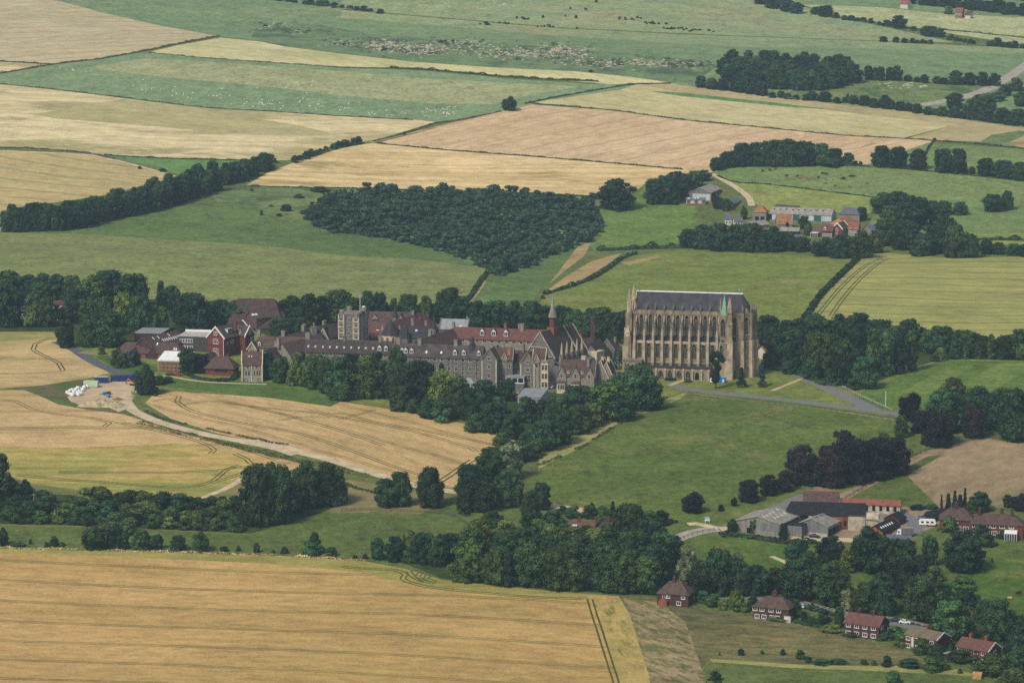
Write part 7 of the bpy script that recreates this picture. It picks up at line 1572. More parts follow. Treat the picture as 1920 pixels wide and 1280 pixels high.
h = H('cottage', 'long low brown-tiled cottage sunk among garden trees with three chimneys', 'house', (1068, 976), (1116, 977.5), 5.8, 7.5, 2.9, FLINT_L, plain('mottled_tile', (112, 76, 66), 0.3, 0.5, 0.85, 0.15, c2=(86, 66, 60)), 2.2, 0)
for p in (1086, 1117): h.chimney(h.px(p), 0, 1.4, 1.1, 0.9, BRICK_R, 1)
h.dormer(h.px(1079), 0.2, 1.6, 1.0, flat=True, roof=WHITE)
h = H('cottage', 'dark-roofed end of the sunken cottage with one brick chimney', 'house', (1119, 977), (1148, 978), 5.2, 7, 2.4, FLINT_L, TILE_DB); h.chimney(h.px(1141), 0, 1.6, 1.2, 0.9, BRICK_R, 1)
h = H('outbuilding', 'small brown-tiled outbuilding with chimney in the cottage garden', 'shed', (1019, 993.5), (1037, 994), 4.4, 6, 2.0, FLINT_L, TILE_B); h.chimney(h.px(1032), 0, 1.0, 0.7, 0.7, BRICK_R, 1)
# ---------------------------------------------------------------- the hill farm
G_H = 'buildings of the hill farm'
h = H('grey_barn', 'big grey hill barn with pale roof and an open bay side', 'barn', (1312.3, 352.4), ('dir', 73, 29), 8.4, 15, 2.8, CLAD, ASBESTOS, group=G_H)
panel(h, 'f', 0.3, 28.7, 0, 4.6, DARK, 'opening')
b = MB()
for i in range(7): b.box(i * 4.75, i * 4.75 + 0.6, -h.h2 - 0.3, -h.h2 - 0.02, -2, 5.0, BRICK_O if i < 3 else CLAD_W)
b.build('post', h.root); panel(h, 'l', -7, 5, 0.2, 4.5, CLAD_W, 'cladding', 0.1)
h = H('ruined_shed', 'long broken pale shed with patched roof below the big grey barn', 'shed', (1287, 370), (1322, 369), 4.6, 8, 1.0, WALLT, CLAD, group=G_H)
for i in range(5): panel(h, 'f', h.L * i / 5 + 0.4, h.L * i / 5 + 2.2, 1.0, 3.0, CLAD_W if i % 2 else SLATE_G, 'panel')
panel(h, 'f', 0, h.L, -1.5, 0.8, BRICK_O, 'brick_wall', 0.1)
for u, t in ((0.12, 0.4), (0.45, 0.4), (0.62, 0.5)): h.skylight(h.L * u, t, 1.2, 1.4)
h = H('cattle_shed', 'low grey-roofed cattle shed with orange brick side', 'shed', (1354, 376), ('dir', 72, 22), 5.4, 14, 1.8, BRICK_O, SLATE_G, group=G_H)
panel(h, 'f', 0, 22, 2.4, 3.5, CLAD, 'fascia')
h = H('dovecote', 'square barn with a steep orange pyramid roof', 'barn', (1425, 383), (1427.5, 383), 10, 8, 4.2, FLINT_L, TILE_L, 3.8, 3.8, group=G_H)
panel(h, 'f', -2.4, 0, 0, 2.6, DARK, 'opening'); panel(h, 'f', 1.0, 3.6, 0, 2.6, DARK, 'opening')
h = H('long_shed', 'long white-walled shed with green doors and fibre-cement roof', 'shed', (1448, 387.5), (1563, 390.6), 8.4, 13, 3.4, CLAD_W, ASBESTOS, group=G_H)
for p0, p1, m in ((1444, 1452, DARK), (1491, 1504, GREEN_D), (1530.6, 1544, GREEN_D)): panel(h, 'f', h.px(p0), h.px(p1), 0, 4.4, m, 'door')
panel(h, 'f', 0, h.L, -1, 1.0, CLAD, 'plinth', 0.12)
for i in range(9): h.skylight(h.L * (0.05 + 0.1 * i), 0.55, 0.9, 0.8, mat=DARK)
h = H('slate_barn', 'hipped slate barn beyond the long white shed', 'barn', (1585, 388.5), (1604, 389), 8.6, 11, 3.6, FLINT_L, SLATE_G, 3.2, 3.2, group=G_H)
h = H('lichen_barn', 'orange lichen-covered barn with a dark cart doorway', 'barn', (1456, 401), (1484, 400), 9, 12, 5.6, FLINT_L, TILE_L, group=G_H)
panel(h, 'f', h.px(1472), h.px(1477), 0, 4.2, DARK, 'opening', 0.4); h.skylight(h.px(1468), 0.5, 1.6, 1.2, mat=SLATE_G)
h = H('red_farmhouse', 'red brick farmhouse with a white-edged front gable', 'house', (1570, 418), ('dir', 62, 11), 8.6, 6.4, 3.3, BRICK_R, TILE_B, coping=WHITE, group=G_H)
h.win('l', 0.2, 3.6, 1.1, 1.5); h.win('l', 0.6, 0.6, 1.6, 1.6); h.row('f', 3.4, 0.9, 1.6, 3, style='white'); h.row('f', 0.4, 0.9, 1.6, 3, style='white')
h = H('red_farmhouse', 'red brick wing with a small white dormer left of the gable', 'house', (1543, 420.5), (1563, 421), 7.4, 7, 3.4, BRICK_R, TILE_R, group=G_H); h.dormer(h.px(1549), 0.1, 1.5, 1.2); h.row('f', 0.6, 1.4, 1.4, 3)
h = H('red_farmhouse', 'low red-tiled end of the farmhouse with a glazed garden room', 'house', (1526, 425.5), (1543, 426.5), 5.4, 6.5, 2.6, BRICK_R, TILE_R, group=G_H)
b = MB(); b.box(h.px(1528), h.px(1540), -6.4, -3.2, -1, 2.4, GLASS); b.box(h.px(1527.5), h.px(1540.5), -6.6, -3.2, 2.4, 2.7, WHITE)
for p in (1528, 1532, 1536, 1540): b.box(h.px(p) - 0.1, h.px(p) + 0.1, -6.5, -6.4, -1, 2.4, WHITE)
b.build('garden_room', h.root)
h = H('flint_wing', 'flint farmhouse wing with a bright red tiled roof', 'house', (1592, 415.6), (1611, 416), 8.2, 7.5, 3.6, FLINT_L, TILE_O, group=G_H); h.row('f', 3.0, 1.6, 1.5, 2, style='white'); h.row('f', 0.3, 1.6, 1.5, 2, style='white')
h = H('curved_barn', 'blue-grey sheeted barn beside the dark trees', 'barn', (1626, 421), (1652, 418.5), 6.4, 11, 3.4, FLINT_L, SLATE_G, group=G_H)
h = H('lichen_barn', 'orange and brown hipped barn roof between long shed and farmhouse', 'barn', (1573, 408.5), (1592, 401.5), 6.6, 10, 3.6, FLINT_L, TILE_L, 3, 2, group=G_H)
h = H('cream_cottage', 'cream cottage with grey roof and red chimney in the hill farm garden', 'house', (1359, 399), (1371.5, 398.5), 7.4, 6.5, 3.4, WALLW, SLATE_G, group=G_H); h.chimney(h.L - 0.4, 0.3, 1.8, 0.9, 0.9, BRICK_R, 1); h.row('f', 1, 1.0, 1.3, 2)
h = H('cream_cottage', 'second cream cottage almost hidden by hill farm trees', 'house', (1376, 407), (1391, 406), 5.4, 6.5, 2.4, WALLW, SLATE_G, group=G_H); h.row('f', 0.6, 1.2, 1.4, 3)
h = H('low_barn', 'low grey gabled barn roof before the orange pyramid barn', 'barn', (1402, 415), (1432, 409.5), 5, 10, 2.2, FLINT_L, ASBESTOS, group=G_H)
h = H('cart_shed', 'open grey-roofed cart shed behind the farm trees', 'shed', (1465, 425.5), (1499, 425.5), 5, 8, 1.8, DARK, ASBESTOS, group=G_H)
h = H('concrete_shed', 'small concrete-framed open shed lowest in the hill farm', 'shed', (1476, 438.5), (1506, 438.5), 4.2, 7, 1.0, WALLT, SLATE_G, group=G_H); panel(h, 'f', 2, h.L - 2, 0, 2.6, DARK, 'opening')
h = H('silage_clamp', 'dark sheeted silage heap behind the long white shed', 'heap', (1456, 382.5), (1498, 386.5), 4, 9, 3.9, DARK, plain('clamp_sheet', (70, 72, 62), 0.2, 0.5), 2, 2, group=G_H)
h = H('far_house', 'brick house with pinkish roof at the edge of the far top wood', 'house', (1793, 14.5), (1806, 15.5), 8.4, 8, 3.6, BRICK_O, TILE_O); h.row('f', 2, 1.4, 1.4, 3)
h = H('far_cottage', 'white far cottage right of the pinkish-roofed far house', 'house', (1812, 21), (1822, 22), 6, 7, 3, WALLW, TILE_B)
h = H('far_cottage', 'white and red far house among trees at the top edge', 'house', (1692, 0.5), (1706, 2), 7, 7, 3, WALLW, TILE_O)
# ---------------------------------------------------------------- hedges
def hedge(pts, wid, hgt, label, mat=None, name='hedge', dens=1.0, gap=0.0, group='hedges along the fields'):
    mat = mat or LEAF_D
    P = smooth_line(pts, 10.0); W = hit(P[:, 0], P[:, 1])
    d = np.concatenate([[0], np.cumsum(np.linalg.norm(np.diff(W[:, :2], axis=0), axis=1))])
    rs = np.random.RandomState(int(pts[0][0] * 3 + pts[0][1]) % 9999)
    tot = d[-1]; n = int(min(9000, tot * 9 * dens * max(1, hgt / 1.5)))
    t = rs.uniform(0, tot, n)
    c = np.stack([np.interp(t, d, W[:, i]) for i in range(3)], 1)
    T = np.gradient(W[:, :2], axis=0); T /= np.maximum(1e-6, np.linalg.norm(T, axis=1, keepdims=True))
    tx, ty = np.interp(t, d, T[:, 0]), np.interp(t, d, T[:, 1])
    wob = 0.7 + 0.5 * np.sin(t / 7.1) * np.sin(t / 3.3 + 1) + 0.25 * np.sin(t / 1.7)
    if gap: keep = (np.sin(t / 9.7) + np.sin(t / 4.1 + 2) > -2 + 4 * gap); 
    else: keep = np.ones(n, bool)
    a = rs.uniform(0, math.pi, n)
    off = np.cos(a) * wid / 2 * rs.uniform(0.85, 1.1, n); up = np.abs(np.sin(a)) ** 0.6 * hgt * wob * rs.uniform(0.85, 1.1, n)
    p = np.column_stack([c[:, 0] - ty * off, c[:, 1] + tx * off, c[:, 2] + up])[keep]
    nn = np.column_stack([-ty * np.cos(a), tx * np.cos(a), np.sin(a)])[keep] + rs.normal(size=(keep.sum(), 3)) * 0.5
    nn /= np.linalg.norm(nn, axis=1, keepdims=True)
    A = np.cross(nn, rs.normal(size=nn.shape)); A /= np.linalg.norm(A, axis=1, keepdims=True); B = np.cross(nn, A)
    s = rs.uniform(0.3, 0.65, (len(p), 1)) * (1 if hgt > 1.2 else 0.75)
    V = np.stack([p + A * s, p + B * s, p - A * s, p - B * s], 1).reshape(-1, 3).tolist()
    F = [(4 * i, 4 * i + 1, 4 * i + 2, 4 * i + 3) for i in range(len(p))]
    if not gap:
        b = len(V); Nn = np.column_stack([-T[:, 1], T[:, 0]])
        for w_, nrm in zip(W, Nn):
            for o, z in ((-0.38, -0.2), (-0.25, 0.55), (0.25, 0.55), (0.38, -0.2)): V.append((w_[0] + nrm[0] * wid * o, w_[1] + nrm[1] * wid * o, w_[2] + hgt * z))
        for i in range(len(W) - 1):
            for k in range(3): F.append((b + 4 * i + k, b + 4 * i + k + 1, b + 4 * i + 4 + k + 1, b + 4 * i + 4 + k))
    me = bpy.data.meshes.new(name); me.from_pydata(V, [], F); me.materials.append(mat); me.update()
    return tag(link(name, me), label, 'hedge', group)
HB = leaf_mat('hedge_brown', (92, 88, 60), vv=0.1); HD = leaf_mat('hedge_weedy', (84, 88, 54), vv=0.1)
hedge([(-60, 146), (0, 138), (107, 120), (185, 111), (265, 97), (336, 82), (410, 68)], 2.6, 1.2, 'brownish hedge along the foot of the top wheat field', HB)
hedge([(-60, 108), (0, 115), (80, 120), (102, 121)], 2, 1.0, 'short hedge above the pale stubble corner', LEAF_D)
hedge([(279, 99), (370, 108), (437, 113), (571, 122), (640, 127), (731, 129)], 1.6, 0.8, 'thin hedge between pale wheat strip and sheep pasture', HB)
hedge([(731, 128), (808, 132), (942, 144), (1040, 150), (1122, 153)], 3, 1.7, 'thicker dark hedge along the right half of the pale wheat strip')
hedge([(1258, 157), (1195, 158), (1150, 164), (1030, 185), (985, 195)], 2.2, 1.0, 'hedge climbing from the lone tree to the scarp foot')
hedge([(940, 209), (860, 226), (815, 232), (760, 250), (700, 265)], 1.8, 0.7, 'low hedge beside the track below the lone tree', HB)
hedge([(0, 158), (101, 168), (242, 185), (386, 202), (504, 209), (640, 218), (774, 225)], 1.6, 0.8, 'weedy fence line under the sheep pasture', HB)
hedge([(996, 194), (1144, 207), (1280, 225), (1414, 238), (1582, 254), (1693, 260), (1747, 264)], 1.8, 0.9, 'dark hedge between the pink wheat and the pale yellow wheat')
hedge([(707, 269), (842, 282), (976, 292), (1144, 306), (1280, 318)], 1.7, 0.9, 'dark hedge between the pink wheat and the golden barley')
hedge([(1735, 290), (1742, 276), (1750, 265), (1880, 275), (1960, 284)], 1.8, 1.1, 'hedge corner at the right end of the pink wheat')
hedge([(1120, 471), (1200, 467), (1285, 465)], 5, 3.2, 'thick clipped hedge below the bright paddock')
hedge([(1022, 552), (1108, 523), (1165, 486), (1192, 477)], 3.2, 1.8, 'hedge along the rusty bare strip')
hedge([(1508, 598), (1525, 574), (1540, 553), (1575, 518), (1608, 487)], 3.4, 2.4, 'hedge between the chapel pasture and the green barley')
hedge([(1345, 330), (1381, 342), (1441, 346), (1540, 358), (1646, 371)], 1.5, 0.7, 'low hedge under the cow meadow')
hedge([(1337, 322), (1385, 307), (1500, 311), (1616, 312), (1760, 323), (1920, 340)], 2, 1.2, 'low hedge along the top of the cow meadow')
hedge([(262, 792), (330, 810), (400, 827), (480, 846), (600, 872), (690, 893)], 4, 1.0, 'weedy hedge bank along the lower side of the chalk track', HD, gap=0.12)
hedge([(270, 770), (320, 790), (400, 806), (470, 822), (540, 834)], 2, 0.7, 'thin weedy line along the upper side of the chalk track', HD, gap=0.3)
hedge([(1430, 687), (1470, 694), (1510, 706), (1550, 722), (1574, 720)], 4, 2.6, 'dark clipped hedge in front of the right wood')
hedge([(350, 702), (372, 710), (410, 715), (440, 711), (444, 703)], 3, 1.8, 'curved garden hedge beside the brick pavilion')
hedge([(1800, 452), (1860, 450), (1960, 453)], 4, 2.4, 'dark hedge below the right hillside meadow')
hedge([(470, 349), (560, 352), (640, 353), (808, 358), (976, 363), (1112, 369)], 1.6, 0.9, 'hedge between the scrub wood and the barley')
hedge([(1765, 56), (1840, 63), (1960, 76)], 2.5, 1.2, 'fence hedge crossing the far pale field')
hedge([(195, 291), (302, 297), (504, 302)], 1.6, 0.9, 'thin hedge above the bright green strip')
hedge([(-40, 276), (60, 279), (154, 286), (215, 298)], 3, 1.0, 'brownish hedge above the white field track', HB)
hedge([(878, 562), (892, 542), (905, 522), (914, 512)], 3, 1.6, 'short hedge below the tip of the scrub wood')
hedge([(640, 908), (720, 928), (800, 944), (880, 968)], 2, 1.2, 'thin thorn hedge under the chalk track trees', LEAF_D, gap=0.45)
hedge([(1460, 1158), (1520, 1172), (1570, 1182)], 3, 1.6, 'garden hedge between the first two brick pairs')
hedge([(1512, 1140), (1540, 1147), (1568, 1154)], 3, 1.8, 'clipped roadside hedge behind the white car')
hedge([(0, 1027), (200, 1032), (400, 1037), (560, 1043), (690, 1052)], 1.2, 0.7, 'straw-coloured grass line at the top of the front wheat', leaf_mat('straw', (168, 156, 118), vv=0.05), gap=0.2)
hedge([(1350, 1004), (1380, 1004), (1430, 1010), (1480, 1018), (1530, 1016)], 5, 1.6, 'rough hedge in front of the farm sheds')
hedge([(1195, 972), (1240, 974), (1268, 980)], 2.5, 1.6, 'clipped hedge behind the sunken cottage garden')
hedge([(1250, 745), (1160, 795), (1090, 838), (1010, 872)], 2, 0.7, 'straggling dry weeds along the pasture edge', HB, gap=0.35)
# chalk scree on the scarp
def scree():
    rs = np.random.RandomState(21)
    VV, FF = [], []
    blobs = [(520, 52, 26, 7, 90), (560, 60, 30, 5, 40), (650, 76, 40, 8, 130), (720, 84, 40, 10, 150), (800, 92, 50, 10, 150), (880, 82, 40, 12, 90), (960, 100, 50, 9, 130), (1045, 95, 36, 11, 190), (1080, 98, 30, 10, 90), (1130, 118, 50, 7, 70), (1230, 118, 50, 6, 60), (1300, 122, 26, 4, 30), (930, 8, 40, 5, 30), (820, 12, 40, 4, 20), (1410, 165, 4, 2, 0), (1690, 160, 40, 5, 25)]
    for cx, cy, sx, sy, n in blobs:
        n = int(n * 1.3)
        x, y = cx + rs.normal(size=n) * sx * 0.6, cy + rs.normal(size=n) * sy * 0.6
        if not n: continue
        G = hit(x, y)
        for g in G:
            s = rs.uniform(0.35, 1.25) * (1.8 if rs.rand() < 0.12 else 1); k = len(VV); m = 6
            for i in range(m):
                a = 2 * math.pi * i / m; r = s * rs.uniform(0.6, 1.2); xx, yy = g[0] + r * 1.5 * math.cos(a), g[1] + r * 1.2 * math.sin(a)
                VV.append((xx, yy, zt(xx, yy) - 0.15))
            VV.append((g[0], g[1], g[2] + s * 0.5))
            for i in range(m): FF.append((k + i, k + (i + 1) % m, k + m))
    me = bpy.data.meshes.new('chalk_scree'); me.from_pydata([tuple(map(float, v)) for v in VV], [], FF); me.materials.append(CHALK_P); me.update()
    tag(link('chalk_scree', me), 'white chalk scree and bare patches scattered over the scarp', 'scree', kind='stuff')
    VV, FF, off = [], [], 0
    for i in range(420):
        cx, cy, sx, sy, n = blobs[rs.randint(0, 12)]
        g = hit([cx + rs.normal() * sx * 0.8], [cy + rs.normal() * sy * 0.8])[0]
        me = KIND['bush'][rs.randint(3)]
        if i == 0: F0 = {}
        if me.name not in F0:
            co = np.empty(len(me.vertices) * 3); me.vertices.foreach_get('co', co); F0[me.name] = (co.reshape(-1, 3)[::1], [tuple(p.vertices) for p in me.polygons][:260])
        co, fs = F0[me.name]; co = co[:260 * 4]
        w, h = rs.uniform(2.5, 6), rs.uniform(1.0, 2.2)
        VV.append(np.column_stack([co[:, 0] * w + g[0], co[:, 1] * w + g[1], co[:, 2] * h + g[2]])); FF += [tuple(off + v for v in f) for f in fs if max(f) < len(co)]; off += len(co)
    me = bpy.data.meshes.new('scarp_scrub'); me.from_pydata(np.concatenate(VV).tolist(), [], FF); me.materials.append(LEAF_D); me.update()
    tag(link('scarp_scrub', me), 'low dark scrub dotted over the chalk scarp', 'scrub', kind='stuff')
scree()
# ---------------------------------------------------------------- animals
def beast(name, L, Hh, colour, head=1.0, woolly=False):
    b = MB(); m = colour
    r = Hh * (0.30 if not woolly else 0.36); zc = Hh * 0.62
    prof = [(-0.5, 0.25), (-0.46, 0.75), (-0.3, 1.0), (0.0, 0.98), (0.25, 1.0), (0.42, 0.8), (0.5, 0.35)]
    n = 8; v = []
    for t, q in prof: v += [(t * L, r * 0.72 * q * math.cos(2 * math.pi * i / n), zc + r * q * math.sin(2 * math.pi * i / n)) for i in range(n)]
    # neck and head carry on from the shoulder
    for x, z, q in ((0.6 * L, zc + 0.28 * r * head, 0.42), (0.72 * L, zc + 0.15 * r * head, 0.36), (0.84 * L, zc - 0.3 * r, 0.2)): v += [(x, r * 0.6 * q * math.cos(2 * math.pi * i / n), z + r * q * math.sin(2 * math.pi * i / n)) for i in range(n)]
    k = len(prof) + 3
    f = [(j * n + i, j * n + (i + 1) % n, (j + 1) * n + (i + 1) % n, (j + 1) * n + i) for j in range(k - 1) for i in range(n)] + [tuple(range(n - 1, -1, -1)), tuple((k - 1) * n + i for i in range(n))]
    b.solid(v, f, m)
    for x, s in ((-0.4, -1), (-0.38, 1), (0.32, -1), (0.36, 1)):
        b.lathe([(0.035 * Hh, 0), (0.035 * Hh, 0.25 * Hh), (0.07 * Hh, zc - 0.2 * r)], 6, m, x * L, s * r * 0.4)
    b.bar((-0.49 * L, 0, zc + r * 0.5), (-0.53 * L, 0, zc - r * 0.9), 0.05 * Hh, m)
    return b.mesh(name)
WOOL = plain('wool', (226, 218, 200), 0.06, 3)
sheep = beast('sheep', 1.15, 0.95, WOOL, woolly=True)
rs = random.Random(77); pts = []
for cx, cy, sx, sy, n in ((320, 170, 40, 10, 14), (420, 182, 60, 12, 26), (480, 196, 40, 9, 22), (560, 195, 50, 12, 20), (640, 205, 50, 9, 18), (720, 212, 50, 8, 22), (820, 208, 26, 8, 26), (840, 216, 16, 5, 14), (120, 131, 10, 4, 3), (145, 132, 12, 4, 3), (165, 133, 10, 3, 2), (560, 160, 60, 10, 8), (270, 165, 30, 8, 6)):
    for i in range(n): pts.append((cx + rs.gauss(0, 1) * sx * 0.7, cy + rs.gauss(0, 1) * sy * 0.6))
lo = [(0, 156), (101, 166), (242, 182), (386, 198), (504, 205), (640, 214), (774, 221), (860, 221)]
for x, y in pts:
    y = min(y, np.interp(x, [p[0] for p in lo], [p[1] for p in lo]) - 1)
    o = link('sheep', sheep, None, at(x, y), rs.uniform(0, 6.28)); k = rs.uniform(0.85, 1.1); o.scale = (k, k, k)
    tag(o, 'small white sheep grazing in the blue-green hill pasture', 'sheep', 'sheep in the hill pasture')
BLK, RED, PALE = plain('black_hide', (34, 32, 34), 0.1, 2), plain('red_hide', (150, 84, 56), 0.1, 2), plain('pale_hide', (196, 150, 108), 0.1, 2)
cowk, cowr = beast('cow', 2.1, 1.4, BLK), beast('cow', 2.1, 1.4, RED)
cows = [(445, 957, 0), (487, 952, 0), (517, 945, 1), (580, 984, 0), (640, 988, 0), (652, 996, 1), (688, 996, 1), (702, 1004, 1), (757, 994, 0), (780, 970, 0), (800, 974, 0), (838, 1003, 1), (795, 1000, 1), (798, 1027, 1), (850, 1042, 1), (893, 1001, 0), (902, 998, 0), (937, 987, 0), (953, 988, 0), (930, 1045, 1), (1028, 1028, 1)]
for red in (0, 1):
    its = sorted(c for c in cows if c[2] == red)
    for i, (x, y, _) in enumerate(its):
        o = link('cow', cowr if red else cowk, None, at(1280 + x / 2.977, y / 2.977 + 1), rs.uniform(0, 6.28)); o.scale = (1.25,) * 3
        tag(o, f'{nth(i + 1)} {"reddish" if red else "black"} cow from the left in the meadow above the hill farm', 'cow', 'cattle in the meadow above the hill farm')
horse = beast('horse', 1.9, 1.75, plain('bay_hide', (58, 40, 34), 0.1, 2)); pony = beast('horse', 1.6, 1.4, PALE)
for me, p, rz, lab in ((horse, (1910, 1115), 0.4, 'dark bay horse standing in the bright paddock by the frame edge'), (pony, (1894, 1124), 2.6, 'pale pony half behind a tree below the dark horse'), (beast('horse', 1.8, 1.65, BLK), (1860, 1053), 1.4, 'black horse alone at the top of the paddock')):
    tag(link('horse', me, None, at(*p), rz), lab, 'horse')
# ---------------------------------------------------------------- vehicles
TYRE = plain('tyre', (26, 26, 28), 0.1, 2); LAMP = plain('lamp_glass', (210, 206, 196), 0.05, 2, 0.3)
_carm = {}
def paint(c):
    if c not in _carm: _carm[c] = plain('car_paint', c, 0.03, 0.5, 0.35, 0.5)
    return _carm[c]
def car(px, py, deg, colour, label, L=4.3, estate=False):
    r = empty('parked_car', at(px, py), R(deg), label, 'car'); p = paint(colour)
    w = 0.86
    b = MB(); prof = [(-L / 2, 0.3), (L / 2, 0.3), (L / 2 + 0.02, 0.62), (L * 0.46, 0.78), (L * 0.22, 0.92), (-L * 0.44, 0.94), (-L / 2, 0.8)]
    b.prism(prof, 'y', -w, w, p)
    bk = -0.44 if estate else -0.34
    b.solid([(L * 0.2, -w * 0.93, 0.9), (L * 0.2, w * 0.93, 0.9), (bk * L, w * 0.93, 0.9), (bk * L, -w * 0.93, 0.9), (L * 0.04, -w * 0.74, 1.44), (L * 0.04, w * 0.74, 1.44), ((bk + 0.09) * L, w * 0.74, 1.44), ((bk + 0.09) * L, -w * 0.74, 1.44)], [(4, 5, 6, 7), (0, 1, 5, 4), (1, 2, 6, 5), (2, 3, 7, 6), (3, 0, 4, 7)], p)
    b.build('body', r)
    b = MB()
    for s in (-1, 1): b.poly([(L * 0.15, s * w * 0.93, 0.98), (bk * L + 0.25, s * w * 0.93, 0.98), ((bk + 0.11) * L, s * w * 0.80, 1.36), (L * 0.045, s * w * 0.80, 1.36)], GLASS)
    b.poly([(L * 0.195, -w * 0.8, 0.96), (L * 0.195, w * 0.8, 0.96), (L * 0.06, w * 0.68, 1.38), (L * 0.06, -w * 0.68, 1.38)], GLASS); b.poly([(bk * L - 0.01, -w * 0.8, 0.98), (bk * L - 0.01, w * 0.8, 0.98), ((bk + 0.075) * L, w * 0.68, 1.38), ((bk + 0.075) * L, -w * 0.68, 1.38)], GLASS)
    b.build('window', r)
    for x in (-L * 0.31, L * 0.32):
        for s in (-1, 1):
            b = MB(); b.prism([(x + 0.32 * math.cos(t * math.pi / 5), 0.32 + 0.32 * math.sin(t * math.pi / 5)) for t in range(10)], 'y', s * w - 0.1, s * w + 0.06, TYRE); b.build('wheel', r)
    for s in (-1, 1):
        b = MB(); b.box(L / 2 - 0.02, L / 2 + 0.04, s * 0.6 - 0.16, s * 0.6 + 0.16, 0.55, 0.72, LAMP); b.build('headlight', r)
    return r
car(1505, 1139, -22, (226, 228, 228), 'white estate car parked behind the wide hipped cottages', 4.5, True)
car(1697, 1168, -24, (224, 226, 226), 'white saloon car on the lane above the maroon brick pair')
car(1681, 1165, -24, (40, 44, 70), 'dark blue car just left of the white saloon car')
car(1527, 1007, -16, (34, 44, 84), 'blue car on the pale track before the open shed')
car(1728, 972, 30, (120, 134, 144), 'blue-grey car nose-out beside the black-sheeted stack')
car(1503, 686, -12, (220, 222, 222), 'white car under the trees right of the chapel')
car(1567, 695, -10, (214, 216, 218), 'white car deep in the shade of the right wood')
car(334, 704, -10, (140, 44, 46), 'red car beside the scaffolded new building')
car(320, 703, -10, (44, 46, 52), 'black car left of the red car by the scaffolding')
car(1035, 727, 70, (222, 222, 224), 'white car parked behind the modern flat block'); car(1031, 722, 70, (200, 202, 204), 'silver car next to the white one behind the flat block')
g = at(1739, 985); r = empty('caravan', g, R(-8), 'white touring caravan with three dark windows by the black stack', 'caravan')
b = MB(); b.prism([(-3.3, 0.5), (3.0, 0.5), (3.4, 1.3), (3.0, 2.5), (2.4, 2.65), (-3.0, 2.65), (-3.4, 2.2)], 'y', -1.1, 1.1, WHITE); b.build('body', r)
for x in (-2.0, 0, 1.8): b = MB(); b.box(x - 0.55, x + 0.55, -1.14, -1.08, 1.3, 2.0, GLASS); b.build('window', r)
b = MB(); b.prism([(0.35 * math.cos(t * math.pi / 5), 0.36 + 0.35 * math.sin(t * math.pi / 5)) for t in range(10)], 'y', -1.15, -0.9, TYRE); b.build('wheel', r); b = MB(); b.bar((3.3, 0, 0.6), (4.6, 0, 0.5), 0.12, STEEL); b.build('drawbar', r)
g = at(1700, 1004); r = empty('horse_lorry', g, R(176), 'dark-boxed horse lorry with a white cab beside the low shed', 'lorry')
b = MB(); b.box(-2.6, 2.2, -1.15, 1.15, 0.8, 3.3, CLAD); b.build('box', r)
b = MB()
for i in range(8): b.box(-2.5 + i * 0.6, -2.42 + i * 0.6, 1.15, 1.2, 0.8, 3.3, BLACK_R); b.box(-2.5 + i * 0.6, -2.42 + i * 0.6, -1.2, -1.15, 0.8, 3.3, BLACK_R)
b.box(-2.7, 2.3, -1.2, 1.2, 3.3, 3.42, ASBESTOS); b.build('slat', r)
b = MB(); b.prism([(2.25, 0.5), (4.0, 0.5), (4.0, 1.4), (3.6, 2.4), (2.25, 2.5)], 'y', -1.05, 1.05, WHITE); b.build('cab', r)
b = MB(); b.poly([(4.02, -0.9, 1.45), (4.02, 0.9, 1.45), (3.66, 0.85, 2.3), (3.66, -0.85, 2.3)], GLASS); b.box(2.8, 3.5, 1.05, 1.08, 1.45, 2.1, GLASS); b.build('window', r)
for x in (-1.6, 3.1):
    for s in (-1, 1): b = MB(); b.prism([(x + 0.45 * math.cos(t * math.pi / 5), 0.45 + 0.45 * math.sin(t * math.pi / 5)) for t in range(10)], 'y', s - 0.15, s + 0.12, TYRE); b.build('wheel', r)
# ---------------------------------------------------------------- builders yard
def container(px, py, deg, L, colour, label, top=None):
    r = empty('shipping_container', at(px, py), R(deg), label, 'container', 'containers in the builders yard'); p = plain('container_paint', colour, 0.08, 0.8, 0.6, 0.3)
    b = MB(); b.box(-L / 2, L / 2, -1.3, 1.3, 0.1, 2.7, p); 
    for i in range(int(L / 0.5)): b.box(-L / 2 + 0.2 + 0.5 * i, -L / 2 + 0.42 + 0.5 * i, -1.36, -1.3, 0.3, 2.5, p)
    b.build('body', r)
    b = MB(); b.box(-L / 2 - 0.03, L / 2 + 0.03, -1.34, 1.34, 2.7, 2.82, top or p); b.build('roof', r)
    b = MB(); b.box(L / 2, L / 2 + 0.08, -1.2, 1.2, 0.2, 2.6, p); b.bar((L / 2 + 0.12, -0.3, 0.2), (L / 2 + 0.12, -0.3, 2.6), 0.06, STEEL); b.bar((L / 2 + 0.12, 0.3, 0.2), (L / 2 + 0.12, 0.3, 2.6), 0.06, STEEL); b.build('door', r)
container(190, 717, 4, 6.2, (34, 58, 128), 'blue container with a cream roof left of the long blue one', CREAM)
container(228, 714, 8, 10.0, (30, 52, 118), 'longest deep blue container in the builders yard', TILE_B)
container(253, 711, 10, 3.0, (40, 66, 140), 'short blue container half hidden behind the yard tree')
container(171, 725, -8, 6.6, (188, 206, 168), 'pale green site container nearest the white bags')
r = empty('pickup_truck', at(158, 724), R(100), 'dark blue pickup truck parked by the pale green container', 'truck')
b = MB(); b.prism([(-2.4, 0.4), (2.4, 0.4), (2.4, 0.95), (1.2, 1.05), (0.9, 1.75), (-0.5, 1.75), (-0.6, 1.0), (-2.4, 1.0)], 'y', -0.9, 0.9, paint((30, 40, 78))); b.build('body', r)
